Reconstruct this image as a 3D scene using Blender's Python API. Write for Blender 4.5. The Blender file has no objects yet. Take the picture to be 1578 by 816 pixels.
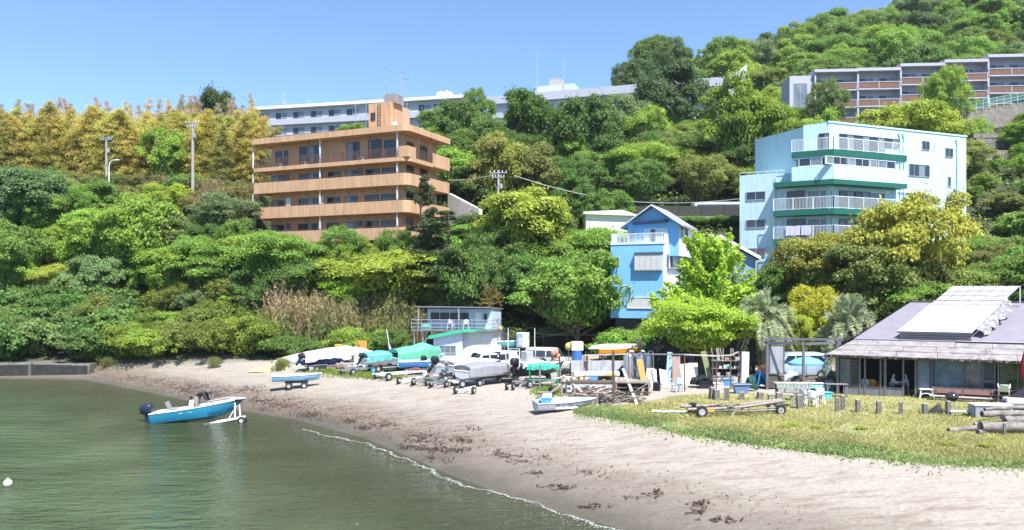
import bpy, bmesh, math, random
import numpy as np
from mathutils import Vector, Matrix, Euler
R = math.radians
sc = bpy.context.scene
col = sc.collection
rnd = random.Random(7)

# ------------------------------------------------------------------ camera
CAMH, FPX, CX, HY = 7.5, 1250.0, 789.0, 450.0     # eye height (m), focal length, centre and horizon of the 1578 px photograph
cam_d = bpy.data.cameras.new('camera'); cam = bpy.data.objects.new('camera', cam_d); col.objects.link(cam)
cam_d.sensor_width = 36.0; cam_d.lens = 36.0*FPX/1578.0
cam_d.shift_y = (HY-408.0)/1578.0
cam_d.clip_start = 0.5; cam_d.clip_end = 9000
cam.location = (0, 0, CAMH); cam.rotation_euler = (R(90), 0, 0)
sc.camera = cam

# ------------------------------------------------------------------ world, sun, exposure
SUN_EL, SUN_AZ = R(58), R(27)            # sun behind the camera, to the right
w = bpy.data.worlds.new('World'); sc.world = w; w.use_nodes = True
nt = w.node_tree; nt.nodes.clear()
sky = nt.nodes.new('ShaderNodeTexSky'); sky.sky_type = 'NISHITA'; sky.sun_disc = False
sky.sun_elevation = SUN_EL; sky.sun_rotation = math.pi - SUN_AZ
sky.air_density = 0.8; sky.dust_density = 0.0; sky.ozone_density = 6.0
bg = nt.nodes.new('ShaderNodeBackground'); bg.inputs[1].default_value = 0.12
wo = nt.nodes.new('ShaderNodeOutputWorld')
nt.links.new(sky.outputs[0], bg.inputs[0]); nt.links.new(bg.outputs[0], wo.inputs[0])
sun_d = bpy.data.lights.new('sun', 'SUN'); sun_d.energy = 4.9; sun_d.angle = R(0.5); sun_d.color = (1.0, 0.965, 0.90)
sun = bpy.data.objects.new('sun', sun_d); col.objects.link(sun)
S = Vector((math.cos(SUN_EL)*math.sin(SUN_AZ), -math.cos(SUN_EL)*math.cos(SUN_AZ), math.sin(SUN_EL)))
sun.rotation_euler = S.to_track_quat('Z', 'Y').to_euler(); sun.location = (60, -120, 200)
vs = sc.view_settings
vs.view_transform = 'Standard'; vs.look = 'None'; vs.gamma = 1.0; vs.use_curve_mapping = False
vs.exposure = 1.08
sc.cycles.max_bounces = 8; sc.cycles.diffuse_bounces = 5; sc.cycles.glossy_bounces = 3
sc.cycles.transmission_bounces = 4; sc.cycles.transparent_max_bounces = 8
sc.cycles.caustics_reflective = False; sc.cycles.caustics_refractive = False
sc.cycles.use_denoising = True

# ------------------------------------------------------------------ materials
MATS = {}
def mat(name, c, rough=0.7, metal=0.0, var=0.12, scale=3.0, bump=0.0, bscale=None, streak=0.0, spec=0.4, dirt=None, trans=0.0):
    """procedural Principled material: base colour broken up by noise, optional vertical streaks, dirt spots and bump"""
    if name in MATS: return MATS[name]
    m = bpy.data.materials.new(name); m.use_nodes = True; t = m.node_tree; b = t.nodes['Principled BSDF']; L = t.links
    b.inputs['Roughness'].default_value = rough; b.inputs['Metallic'].default_value = metal
    b.inputs['Specular IOR Level'].default_value = spec
    if trans: b.inputs['Transmission Weight'].default_value = trans
    tc = t.nodes.new('ShaderNodeTexCoord')
    n = t.nodes.new('ShaderNodeTexNoise'); n.inputs['Scale'].default_value = scale; n.inputs['Detail'].default_value = 5
    L.new(tc.outputs['Object'], n.inputs['Vector'])
    r = t.nodes.new('ShaderNodeMapRange'); r.inputs['From Min'].default_value = 0.3; r.inputs['From Max'].default_value = 0.7
    r.inputs['To Min'].default_value = 1-var; r.inputs['To Max'].default_value = 1+var
    L.new(n.outputs['Fac'], r.inputs['Value'])
    fac = r.outputs[0]
    if streak:
        mp = t.nodes.new('ShaderNodeMapping'); mp.inputs['Scale'].default_value = (2.2, 2.2, 0.18)
        L.new(tc.outputs['Object'], mp.inputs['Vector'])
        n2 = t.nodes.new('ShaderNodeTexNoise'); n2.inputs['Scale'].default_value = 2.0; n2.inputs['Detail'].default_value = 6
        L.new(mp.outputs[0], n2.inputs['Vector'])
        r2 = t.nodes.new('ShaderNodeMapRange'); r2.inputs['From Min'].default_value = 0.45; r2.inputs['From Max'].default_value = 0.75
        r2.inputs['To Min'].default_value = 1.0; r2.inputs['To Max'].default_value = 1-streak
        L.new(n2.outputs['Fac'], r2.inputs['Value'])
        mu = t.nodes.new('ShaderNodeMath'); mu.operation = 'MULTIPLY'
        L.new(fac, mu.inputs[0]); L.new(r2.outputs[0], mu.inputs[1]); fac = mu.outputs[0]
    vm = t.nodes.new('ShaderNodeVectorMath'); vm.operation = 'SCALE'; vm.inputs[0].default_value = c[:3]
    L.new(fac, vm.inputs['Scale']); out = vm.outputs[0]
    if dirt:
        n3 = t.nodes.new('ShaderNodeTexNoise'); n3.inputs['Scale'].default_value = scale*2.3; n3.inputs['Detail'].default_value = 8
        L.new(tc.outputs['Object'], n3.inputs['Vector'])
        r3 = t.nodes.new('ShaderNodeMapRange'); r3.inputs['From Min'].default_value = 0.55; r3.inputs['From Max'].default_value = 0.72
        L.new(n3.outputs['Fac'], r3.inputs['Value'])
        mx = t.nodes.new('ShaderNodeMix'); mx.data_type = 'RGBA'; mx.inputs['B'].default_value = (*dirt, 1)
        L.new(r3.outputs[0], mx.inputs['Factor']); L.new(out, mx.inputs['A']); out = mx.outputs['Result']
    L.new(out, b.inputs['Base Color'])
    if bump:
        n4 = t.nodes.new('ShaderNodeTexNoise'); n4.inputs['Scale'].default_value = bscale or scale*6; n4.inputs['Detail'].default_value = 4
        L.new(tc.outputs['Object'], n4.inputs['Vector'])
        bp = t.nodes.new('ShaderNodeBump'); bp.inputs['Strength'].default_value = bump; bp.inputs['Distance'].default_value = 0.05
        L.new(n4.outputs['Fac'], bp.inputs['Height']); L.new(bp.outputs[0], b.inputs['Normal'])
    MATS[name] = m; return m

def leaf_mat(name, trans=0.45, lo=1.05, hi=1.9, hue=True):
    """foliage: the tree's own colour (object colour) varied leaf by leaf, crown insides toned darker for shade, part of the light passing through"""
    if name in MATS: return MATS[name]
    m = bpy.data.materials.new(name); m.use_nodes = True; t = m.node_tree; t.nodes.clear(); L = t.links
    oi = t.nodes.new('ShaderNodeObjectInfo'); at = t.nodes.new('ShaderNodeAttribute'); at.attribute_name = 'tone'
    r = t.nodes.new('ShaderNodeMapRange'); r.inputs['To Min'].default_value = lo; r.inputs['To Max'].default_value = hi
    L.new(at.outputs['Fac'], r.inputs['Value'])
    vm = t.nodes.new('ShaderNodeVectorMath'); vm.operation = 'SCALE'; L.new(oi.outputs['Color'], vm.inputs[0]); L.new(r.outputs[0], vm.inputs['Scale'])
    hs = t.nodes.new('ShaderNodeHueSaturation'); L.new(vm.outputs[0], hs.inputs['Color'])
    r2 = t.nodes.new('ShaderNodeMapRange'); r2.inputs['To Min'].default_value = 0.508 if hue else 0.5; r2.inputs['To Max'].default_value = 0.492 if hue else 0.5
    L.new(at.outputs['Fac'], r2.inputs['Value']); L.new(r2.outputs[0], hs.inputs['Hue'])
    d = t.nodes.new('ShaderNodeBsdfPrincipled'); d.inputs['Roughness'].default_value = 0.55; d.inputs['Specular IOR Level'].default_value = 0.35
    tr = t.nodes.new('ShaderNodeBsdfTranslucent'); mx = t.nodes.new('ShaderNodeMixShader'); mx.inputs[0].default_value = trans
    L.new(hs.outputs[0], d.inputs['Base Color']); L.new(hs.outputs[0], tr.inputs['Color'])
    L.new(d.outputs[0], mx.inputs[1]); L.new(tr.outputs[0], mx.inputs[2])
    o = t.nodes.new('ShaderNodeOutputMaterial'); L.new(mx.outputs[0], o.inputs[0])
    MATS[name] = m; return m

# ------------------------------------------------------------------ scene helpers
def tag(o, label=None, cat=None, group=None, kind=None):
    if label: o['label'] = label
    if cat: o['category'] = cat
    if group: o['group'] = group
    if kind: o['kind'] = kind
    return o
def thing(name, label, cat, loc=(0, 0, 0), rz=0.0, group=None, rx=0.0, ry=0.0):
    o = bpy.data.objects.new(name, None); col.objects.link(o); o.empty_display_size = 0.3
    o.location = loc; o.rotation_euler = (rx, ry, rz)
    return tag(o, label, cat, group)
def link(name, me, m, parent=None, kind=None):
    o = bpy.data.objects.new(name, me); col.objects.link(o)
    if m is not None and len(me.materials) == 0: me.materials.append(m)
    if parent is not None: o.parent = parent
    if kind: o['kind'] = kind
    return o
def copy_tree(o, parent=None):
    c = o.copy(); col.objects.link(c); c.parent = parent
    for ch in list(o.children): copy_tree(ch, c)
    return c

class MB:
    """collects vertices and faces, then links them as ONE mesh object"""
    def __init__(s): s.v = []; s.f = []; s.M = Matrix.Identity(4)
    def add(s, vs_, fs):
        k = len(s.v); s.v += [tuple(s.M @ Vector(p)) for p in vs_]; s.f += [tuple(i+k for i in f) for f in fs]; return s
    def box(s, x0, x1, y0, y1, z0, z1):
        return s.add([(x0,y0,z0),(x1,y0,z0),(x1,y1,z0),(x0,y1,z0),(x0,y0,z1),(x1,y0,z1),(x1,y1,z1),(x0,y1,z1)],
                     [(0,3,2,1),(4,5,6,7),(0,1,5,4),(1,2,6,5),(2,3,7,6),(3,0,4,7)])
    def beam(s, a, b, wd, h=None, up=(0, 0, 1)):
        """rectangular bar from a to b, width wd, height h"""
        h = h or wd; a = Vector(a); b = Vector(b); d = (b-a).normalized(); u = Vector(up)
        if abs(d.dot(u)) > 0.99: u = Vector((1, 0, 0))
        x = d.cross(u).normalized()*wd/2; y = x.cross(d).normalized()*h/2
        return s.add([a-x-y, a+x-y, a+x+y, a-x+y, b-x-y, b+x-y, b+x+y, b-x+y],
                     [(0,3,2,1),(4,5,6,7),(0,1,5,4),(1,2,6,5),(2,3,7,6),(3,0,4,7)])
    def tube(s, pts, r, n=6, cap=True):
        pts = [Vector(p) for p in pts]; rr = r if isinstance(r, (list, tuple)) else [r]*len(pts)
        vs_, fs = [], []
        pu = None
        for i, p in enumerate(pts):
            d = (pts[min(i+1, len(pts)-1)]-pts[max(i-1, 0)]).normalized()
            u = Vector((0, 0, 1)) if abs(d.z) < 0.95 else Vector((1, 0, 0))
            if pu is not None:
                u = pu
            x = d.cross(u)
            if x.length < 1e-4: x = d.cross(Vector((0, 1, 0.1)))
            x.normalize(); y = x.cross(d).normalized(); pu = y
            for k in range(n):
                a = 2*math.pi*k/n; vs_.append(p+(x*math.cos(a)+y*math.sin(a))*rr[i])
        for i in range(len(pts)-1):
            for k in range(n):
                a, b = i*n+k, i*n+(k+1) % n; fs.append((a, a+n, b+n, b))
        if cap: fs.append(tuple(range(n))); fs.append(tuple((len(pts)-1)*n+k for k in reversed(range(n))))
        return s.add(vs_, fs)
    def lathe(s, prof, n=16, axis='z', c=(0, 0, 0), cap=True):
        """prof: list of (radius, height) turned about the axis through c"""
        vs_, fs = [], []; c = Vector(c)
        for (r, h) in prof:
            for k in range(n):
                a = 2*math.pi*k/n; x, y = r*math.cos(a), r*math.sin(a)
                vs_.append(c+Vector({'z': (x, y, h), 'x': (h, x, y), 'y': (y, h, x)}[axis]))
        for i in range(len(prof)-1):
            for k in range(n):
                a, b = i*n+k, i*n+(k+1) % n; fs.append((a, b, b+n, a+n))
        if cap: fs.append(tuple(reversed(range(n)))); fs.append(tuple((len(prof)-1)*n+k for k in range(n)))
        return s.add(vs_, fs)
    def prism(s, poly, z0, z1):
        n = len(poly)
        return s.add([(x, y, z0) for x, y in poly]+[(x, y, z1) for x, y in poly],
                     [tuple(reversed(range(n))), tuple(range(n, 2*n))]+[(i, (i+1) % n, (i+1) % n+n, i+n) for i in range(n)])
    def loft(s, rings, closed=True, cap=True):
        n = len(rings[0]); vs_ = [p for r in rings for p in r]; fs = []
        for i in range(len(rings)-1):
            for k in range(n if closed else n-1):
                a, b = i*n+k, i*n+(k+1) % n; fs.append((a, b, b+n, a+n))
        if cap: fs.append(tuple(reversed(range(n)))); fs.append(tuple((len(rings)-1)*n+k for k in range(n)))
        return s.add(vs_, fs)
    def sheet(s, a, b, c, d, t):
        """four corners (counter-clockwise seen from outside) extruded inwards by t"""
        P = [Vector(p) for p in (a, b, c, d)]; n = (P[1]-P[0]).cross(P[3]-P[0]).normalized()*t
        return s.add(P+[p-n for p in P], [(0,1,2,3),(7,6,5,4),(0,4,5,1),(1,5,6,2),(2,6,7,3),(3,7,4,0)])
    def build(s, name, m, parent=None, smooth=False, kind=None, bevel=0.0):
        me = bpy.data.meshes.new(name); me.from_pydata([tuple(p) for p in s.v], [], s.f); me.update()
        o = link(name, me, m, parent, kind)
        bm = bmesh.new(); bm.from_mesh(me); bmesh.ops.recalc_face_normals(bm, faces=bm.faces)
        if bevel: bmesh.ops.bevel(bm, geom=list(bm.edges), offset=bevel, segments=1, affect='EDGES', clamp_overlap=True)
        bm.to_mesh(me); bm.free()
        if smooth:
            me.polygons.foreach_set('use_smooth', [True]*len(me.polygons))
            try: me.set_sharp_from_angle(angle=R(45))
            except Exception: pass
        return o

def npmesh(name, V, F, m, attrs=None, smooth=False):
    """numpy vertices (n,3) and faces (k,3|4) -> mesh; attrs: {name: per-vertex or per-face floats}"""
    me = bpy.data.meshes.new(name); k = F.shape[1]
    me.vertices.add(len(V)); me.vertices.foreach_set('co', V.astype(np.float32).ravel())
    me.loops.add(F.size); me.loops.foreach_set('vertex_index', F.astype(np.int32).ravel())
    me.polygons.add(len(F)); me.polygons.foreach_set('loop_start', np.arange(0, F.size, k, dtype=np.int32))
    if smooth: me.polygons.foreach_set('use_smooth', np.ones(len(F), dtype=bool))
    me.update(calc_edges=True); me.validate()
    for a, d in (attrs or {}).items():
        dom = 'FACE' if len(d) == len(F) else 'POINT'
        at = me.attributes.new(a, 'FLOAT', dom); at.data.foreach_set('value', d.astype(np.float32))
    if m is not None: me.materials.append(m)
    return me

def px_at(px, py, Y):
    return Vector(((px-CX)/FPX*Y, Y, CAMH+(HY-py)/FPX*Y))
class Facade:
    """a vertical plane through (x, y) at angle a: u runs along it to the right, v runs back from it"""
    def __init__(s, x, y, a): s.o = Vector((x, y)); s.a = a; s.d = Vector((math.cos(a), math.sin(a))); s.n = Vector((-math.sin(a), math.cos(a)))
    def u(s, px, v=0.0):
        k = (px-CX)/FPX; p = s.o+s.n*v
        return (k*p.y-p.x)/(s.d.x-k*s.d.y)
    def pt(s, u, v=0.0): return s.o+s.d*u+s.n*v
    def z(s, px, py, v=0.0):
        return CAMH+(HY-py)/FPX*s.pt(s.u(px, v), v).y
# ------------------------------------------------------------------ terrain
SHORE = [(-160, 100), (-90, 78), (-60, 72.5), (-44.5, 70.5), (-36.6, 69.5), (-27, 60.5), (-18.9, 52.7), (-13, 48), (-7.6, 41.7), (-5.9, 39), (-2.3, 32.9), (.26, 29.3), (2.4, 26.8),
         (3.5, 25.6), (7, 21.5), (11, 17), (16, 11), (22, 4), (30, -8), (60, -60)]
SH = np.array(SHORE, float)
def shore_d(x, y):
    """signed distance to the waterline, positive inland"""
    x = np.asarray(x, float); y = np.asarray(y, float); best = np.full(x.shape, 1e9); sg = np.ones(x.shape)
    for i in range(len(SH)-1):
        ax, ay = SH[i]; bx, by = SH[i+1]; dx, dy = bx-ax, by-ay; l2 = dx*dx+dy*dy
        t = np.clip(((x-ax)*dx+(y-ay)*dy)/l2, 0, 1); qx, qy = x-(ax+t*dx), y-(ay+t*dy)
        d = np.hypot(qx, qy); s = np.sign(dx*qy-dy*qx); s[s == 0] = 1
        u = d < best; best = np.where(u, d, best); sg = np.where(u, s, sg)
    return best*sg
def vnoise(x, y, s, seed=0):
    """smooth value noise, cheap sum of sines"""
    r = np.random.default_rng(seed); z = 0
    for k in range(6):
        a = r.uniform(0, 6.28); f = s*(0.6+1.5*r.random()); z = z+np.sin((x*np.cos(a)+y*np.sin(a))*f+r.uniform(0, 6.28))
    return z/6
# hill profiles by bearing (picture column) : [(Y, z), ...]
HILL = {
 -900: [(80, 1), (95, 6), (120, 18), (160, 20), (400, 20)],
 -100: [(73, .8), (79, 3), (90, 9.5), (99, 16.5), (104, 20), (112, 21), (132, 22), (165, 20), (400, 12)],
 140:  [(72.5, .7), (79, 3), (90, 9), (99, 16.5), (104, 20), (112, 21), (132, 22), (165, 20), (400, 12)],
 380:  [(72, 1.1), (78, 3), (88, 8.5), (97, 13), (104, 18), (112, 21), (132, 23), (165, 24), (400, 16)],
 440:  [(74, 1.2), (79, 3), (88, 9.3), (93, 11.5), (112, 13.5), (125, 21), (142, 33), (165, 36), (400, 30)],
 620:  [(77, 1.5), (81, 3), (86, 8.5), (89, 11.3), (106, 13.5), (122, 21), (142, 33), (165, 36), (400, 30)],
 700:  [(79, 1.6), (84, 5), (92, 9), (104, 14), (115, 20), (142, 31), (165, 34), (400, 30)],
 900:  [(78, 1.7), (84, 5), (91, 11), (97, 16.6), (104, 17), (109, 19), (150, 31), (162, 35), (185, 37), (400, 34)],
 1000: [(76, 1.8), (80, 5), (90, 9), (97, 16.6), (104, 17), (109, 19), (150, 31.5), (165, 36), (178, 42), (190, 52), (205, 60), (240, 62), (400, 55)],
 1140: [(66, 1.8), (74, 5.5), (88, 9.2), (97, 16.2), (104, 17), (109, 19), (150, 34), (165, 38), (180, 47), (205, 60), (250, 70), (400, 66)],
 1290: [(60, 1.9), (72, 6), (79, 9), (95, 10.5), (104, 16), (120, 25), (131, 34), (150, 36), (165, 44), (220, 69), (260, 84), (400, 84)],
 1480: [(58, 2), (72, 6), (79, 9), (90, 11), (100, 19), (120, 27.5), (130, 36), (150, 38), (165, 46), (220, 74), (270, 100), (400, 110)],
 1700: [(57, 2), (72, 7), (82, 13), (95, 20), (118, 30), (128, 38), (150, 40), (165, 50), (220, 80), (270, 112), (400, 125)],
 2700: [(55, 2), (80, 14), (120, 40), (220, 80), (400, 130)],
}
HC = sorted(HILL)
def hill(x, y):
    x = np.asarray(x, float); y = np.asarray(y, float)
    px = CX+FPX*x/np.maximum(y, 1.0); out = np.zeros(x.shape)
    prof = np.stack([np.interp(y, [p[0] for p in HILL[c]], [p[1] for p in HILL[c]], left=-9) for c in HC])
    idx = np.clip(np.searchsorted(HC, px)-1, 0, len(HC)-2)
    c = np.array(HC, float); t = np.clip((px-c[idx])/(c[idx+1]-c[idx]), 0, 1); t = t*t*(3-2*t)
    lo = np.take_along_axis(prof, idx[None], 0)[0]; hi = np.take_along_axis(prof, (idx+1)[None], 0)[0]
    # where only one neighbour has started to climb, let the slope fade in
    return lo*(1-t)+hi*t
def ground(x, y):
    x = np.atleast_1d(np.asarray(x, float)); y = np.atleast_1d(np.asarray(y, float)); d = shore_d(x, y)
    b = np.where(d < 0, d*0.13, np.where(d < 10.5, d*0.125, 1.3125+(np.minimum(d, 60)-10.5)*0.018))
    b = b+np.where(d > 0, np.minimum(d, 4)/4*0.035*vnoise(x, y, 1.1, 3), 0)
    h = hill(x, y); return np.maximum(np.maximum(b, h), -4.0)
def gz(x, y): return float(ground(x, y)[0])
def on_ground(px, py, ymin=12.0, ymax=320.0):
    """where the line of sight through a picture point first meets the ground"""
    Y = np.arange(ymin, ymax, 0.05); X = (px-CX)/FPX*Y; Z = CAMH+(HY-py)/FPX*Y
    hit = np.nonzero(Z <= np.maximum(ground(X, Y), 0.0 if False else -9))[0]
    i = hit[0] if len(hit) else len(Y)-1
    return Vector((X[i], Y[i], gz(X[i], Y[i])))

def ground_material():
    m = bpy.data.materials.new('sand_and_soil'); m.use_nodes = True; t = m.node_tree; b = t.nodes['Principled BSDF']; L = t.links
    def N(k, **kw):
        n = t.nodes.new(k)
        for a, v in kw.items(): setattr(n, a, v)
        return n
    tc = N('ShaderNodeTexCoord'); sd = N('ShaderNodeAttribute', attribute_name='shore'); so = N('ShaderNodeAttribute', attribute_name='soil')
    big = N('ShaderNodeTexNoise'); big.inputs['Scale'].default_value = 0.35; big.inputs['Detail'].default_value = 6; L.new(tc.outputs['Object'], big.inputs['Vector'])
    fine = N('ShaderNodeTexNoise'); fine.inputs['Scale'].default_value = 6.0; fine.inputs['Detail'].default_value = 8; fine.inputs['Roughness'].default_value = 0.75; L.new(tc.outputs['Object'], fine.inputs['Vector'])
    # distance from the waterline, wobbled, drives the wetness
    ma = N('ShaderNodeMath', operation='MULTIPLY_ADD'); L.new(big.outputs['Fac'], ma.inputs[0]); ma.inputs[1].default_value = 3.6; L.new(sd.outputs['Fac'], ma.inputs[2])
    mr = N('ShaderNodeMapRange'); L.new(ma.outputs[0], mr.inputs['Value']); mr.inputs['From Min'].default_value = -1.0; mr.inputs['From Max'].default_value = 13.0
    cr = N('ShaderNodeValToRGB'); L.new(mr.outputs[0], cr.inputs[0]); e = cr.color_ramp.elements
    e[0].position = 0.13; e[0].color = (.085, .075, .052, 1); e[1].position = 1.0; e[1].color = (.35, .312, .268, 1)
    for p, c in ((.24, (.095, .082, .064, 1)), (.33, (.165, .14, .117, 1)), (.47, (.225, .196, .162, 1)), (.62, (.325, .288, .245, 1))):
        k = e.new(p); k.color = c
    # grain
    gr = N('ShaderNodeMapRange'); L.new(fine.outputs['Fac'], gr.inputs['Value']); gr.inputs['From Min'].default_value = .3; gr.inputs['From Max'].default_value = .7; gr.inputs['To Min'].default_value = .74; gr.inputs['To Max'].default_value = 1.18
    sc_ = N('ShaderNodeVectorMath', operation='SCALE'); L.new(cr.outputs[0], sc_.inputs[0]); L.new(gr.outputs[0], sc_.inputs['Scale'])
    # brown drift mottling along the tide line
    wr = N('ShaderNodeAttribute', attribute_name='wrack'); wn = N('ShaderNodeTexNoise'); wn.inputs['Scale'].default_value = 1.6; wn.inputs['Detail'].default_value = 8; wn.inputs['Roughness'].default_value = .7
    wm = N('ShaderNodeMapping'); wm.inputs['Rotation'].default_value = (0, 0, R(45)); wm.inputs['Scale'].default_value = (.45, 1.6, 1); L.new(tc.outputs['Object'], wm.inputs['Vector']); L.new(wm.outputs[0], wn.inputs['Vector'])
    wq = N('ShaderNodeMapRange'); L.new(wn.outputs['Fac'], wq.inputs['Value']); wq.inputs['From Min'].default_value = .46; wq.inputs['From Max'].default_value = .62
    wf = N('ShaderNodeMath', operation='MULTIPLY'); L.new(wq.outputs[0], wf.inputs[0]); L.new(wr.outputs['Fac'], wf.inputs[1])
    wx = N('ShaderNodeMix', data_type='RGBA'); L.new(wf.outputs[0], wx.inputs['Factor']); L.new(sc_.outputs[0], wx.inputs['A']); wx.inputs['B'].default_value = (.105, .062, .042, 1)
    # woodland soil
    sl = N('ShaderNodeValToRGB'); L.new(fine.outputs['Fac'], sl.inputs[0]); f = sl.color_ramp.elements
    f[0].position = .35; f[0].color = (.022, .026, .012, 1); f[1].position = .7; f[1].color = (.055, .07, .025, 1)
    mx = N('ShaderNodeMix', data_type='RGBA'); L.new(so.outputs['Fac'], mx.inputs['Factor']); L.new(wx.outputs['Result'], mx.inputs['A']); L.new(sl.outputs[0], mx.inputs['B'])
    L.new(mx.outputs['Result'], b.inputs['Base Color'])
    rr = N('ShaderNodeMapRange'); L.new(mr.outputs[0], rr.inputs['Value']); rr.inputs['From Min'].default_value = .1; rr.inputs['From Max'].default_value = .26; rr.inputs['To Min'].default_value = .30; rr.inputs['To Max'].default_value = .95
    L.new(rr.outputs[0], b.inputs['Roughness'])
    bp = N('ShaderNodeBump'); bp.inputs['Strength'].default_value = .6; bp.inputs['Distance'].default_value = .09
    mid = N('ShaderNodeTexNoise'); mid.inputs['Scale'].default_value = 2.2; mid.inputs['Detail'].default_value = 7; mid.inputs['Roughness'].default_value = .65; L.new(tc.outputs['Object'], mid.inputs['Vector'])
    vo = N('ShaderNodeTexVoronoi'); vo.inputs['Scale'].default_value = 1.5; L.new(tc.outputs['Object'], vo.inputs['Vector'])      # footprints in the dry sand
    vd = N('ShaderNodeMapRange', interpolation_type='SMOOTHSTEP'); L.new(vo.outputs['Distance'], vd.inputs['Value']); vd.inputs['From Min'].default_value = .10; vd.inputs['From Max'].default_value = .30; vd.inputs['To Min'].default_value = -.55; vd.inputs['To Max'].default_value = 0
    va = N('ShaderNodeMath', operation='ADD'); L.new(mid.outputs['Fac'], va.inputs[0]); L.new(vd.outputs[0], va.inputs[1])
    bm_ = N('ShaderNodeMath', operation='MULTIPLY'); L.new(va.outputs[0], bm_.inputs[0]); L.new(rr.outputs[0], bm_.inputs[1])
    L.new(bm_.outputs[0], bp.inputs['Height']); L.new(bp.outputs[0], b.inputs['Normal'])
    return m
def build_ground():
    cols = np.concatenate([np.linspace(-2600, -120, 40), np.linspace(-100, 1700, 361), np.linspace(1730, 4200, 40)])
    Y = np.concatenate([np.linspace(3, 24, 36), np.linspace(24.3, 80, 240), np.linspace(80.8, 170, 130), np.linspace(173, 400, 60)])
    PX, YY = np.meshgrid(cols, Y); X = (PX-CX)/FPX*YY
    Z = ground(X.ravel(), YY.ravel()).reshape(X.shape); d = shore_d(X.ravel(), YY.ravel())
    V = np.stack([X.ravel(), YY.ravel(), Z.ravel()], 1); n, k = X.shape
    i = np.arange(n*k).reshape(n, k); F = np.stack([i[:-1, :-1].ravel(), i[:-1, 1:].ravel(), i[1:, 1:].ravel(), i[1:, :-1].ravel()], 1)
    h = hill(X.ravel(), YY.ravel()); soil = np.clip((h-1.75)/0.8, 0, 1)
    soil = np.maximum(soil, np.clip((YY.ravel()-np.where(X.ravel() < -20, 71.5, 76))/3, 0, 1))
    me = npmesh('ground', V, F, ground_material(), {'shore': d, 'soil': soil, 'wrack': np.exp(-((d-2.6)/1.7)**2)*np.clip((4-X.ravel())/10, .25, 1)*.85+.42*np.exp(-((d-6.5)/3.2)**2)}, smooth=True)
    tag(link('ground', me, None), 'pale sand beach rising to wooded hillside soil', None, None, 'structure')
build_ground()

# ------------------------------------------------------------------ sea
def water_material():
    m = bpy.data.materials.new('green_sea_water'); m.use_nodes = True; t = m.node_tree; t.nodes.clear(); L = t.links
    def N(k, **kw):
        n = t.nodes.new(k)
        for a, v in kw.items(): setattr(n, a, v)
        return n
    o = N('ShaderNodeOutputMaterial'); tc = N('ShaderNodeTexCoord'); dp = N('ShaderNodeAttribute', attribute_name='depth')
    # body colour: turbid green water over weed patches, clearer where it is shallow
    wn = N('ShaderNodeTexNoise'); wn.inputs['Scale'].default_value = .22; wn.inputs['Detail'].default_value = 5; L.new(tc.outputs['Object'], wn.inputs['Vector'])
    cr = N('ShaderNodeValToRGB'); L.new(wn.outputs['Fac'], cr.inputs[0]); e = cr.color_ramp.elements
    e[0].position = .34; e[0].color = (.060, .084, .038, 1); e[1].position = .66; e[1].color = (.094, .130, .064, 1)
    df = N('ShaderNodeBsdfDiffuse'); L.new(cr.outputs[0], df.inputs['Color']); dfn = df
    tr = N('ShaderNodeBsdfTransparent'); tr.inputs[0].default_value = (.80, .90, .74, 1)
    op = N('ShaderNodeMapRange'); L.new(dp.outputs['Fac'], op.inputs['Value']); op.inputs['From Max'].default_value = 1.5; op.inputs['To Min'].default_value = .05; op.inputs['To Max'].default_value = .97
    body = N('ShaderNodeMixShader'); L.new(op.outputs[0], body.inputs[0]); L.new(tr.outputs[0], body.inputs[1]); L.new(df.outputs[0], body.inputs[2])
    # ripples
    def wave(sx, sy, s, det):
        mp = N('ShaderNodeMapping'); mp.inputs['Scale'].default_value = (sx, sy, 1); mp.inputs['Rotation'].default_value = (0, 0, R(12)); L.new(tc.outputs['Object'], mp.inputs['Vector'])
        n = N('ShaderNodeTexNoise'); n.inputs['Scale'].default_value = s; n.inputs['Detail'].default_value = det; n.inputs['Roughness'].default_value = .55; L.new(mp.outputs[0], n.inputs['Vector']); return n.outputs['Fac']
    a = wave(.4, 1.0, 1.5, 3); b2 = wave(.45, 1.0, 5.0, 3)
    s1 = N('ShaderNodeMath', operation='MULTIPLY_ADD'); L.new(b2, s1.inputs[0]); s1.inputs[1].default_value = .42; L.new(a, s1.inputs[2])
    bp = N('ShaderNodeBump'); bp.inputs['Strength'].default_value = .85; bp.inputs['Distance'].default_value = .65; L.new(s1.outputs[0], bp.inputs['Height'])
    calm = N('ShaderNodeMapRange'); L.new(dp.outputs['Fac'], calm.inputs['Value']); calm.inputs['From Max'].default_value = .5; calm.inputs['To Min'].default_value = .25; calm.inputs['To Max'].default_value = .85
    L.new(calm.outputs[0], bp.inputs['Strength'])
    L.new(bp.outputs[0], dfn.inputs['Normal'])
    gl = N('ShaderNodeBsdfGlossy'); gl.inputs['Roughness'].default_value = .06; L.new(bp.outputs[0], gl.inputs['Normal'])
    fr = N('ShaderNodeFresnel'); fr.inputs['IOR'].default_value = 1.333; L.new(bp.outputs[0], fr.inputs['Normal'])
    mx = N('ShaderNodeMixShader'); L.new(fr.outputs[0], mx.inputs[0]); L.new(body.outputs[0], mx.inputs[1]); L.new(gl.outputs[0], mx.inputs[2])
    L.new(mx.outputs[0], o.inputs[0]); return m
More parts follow.
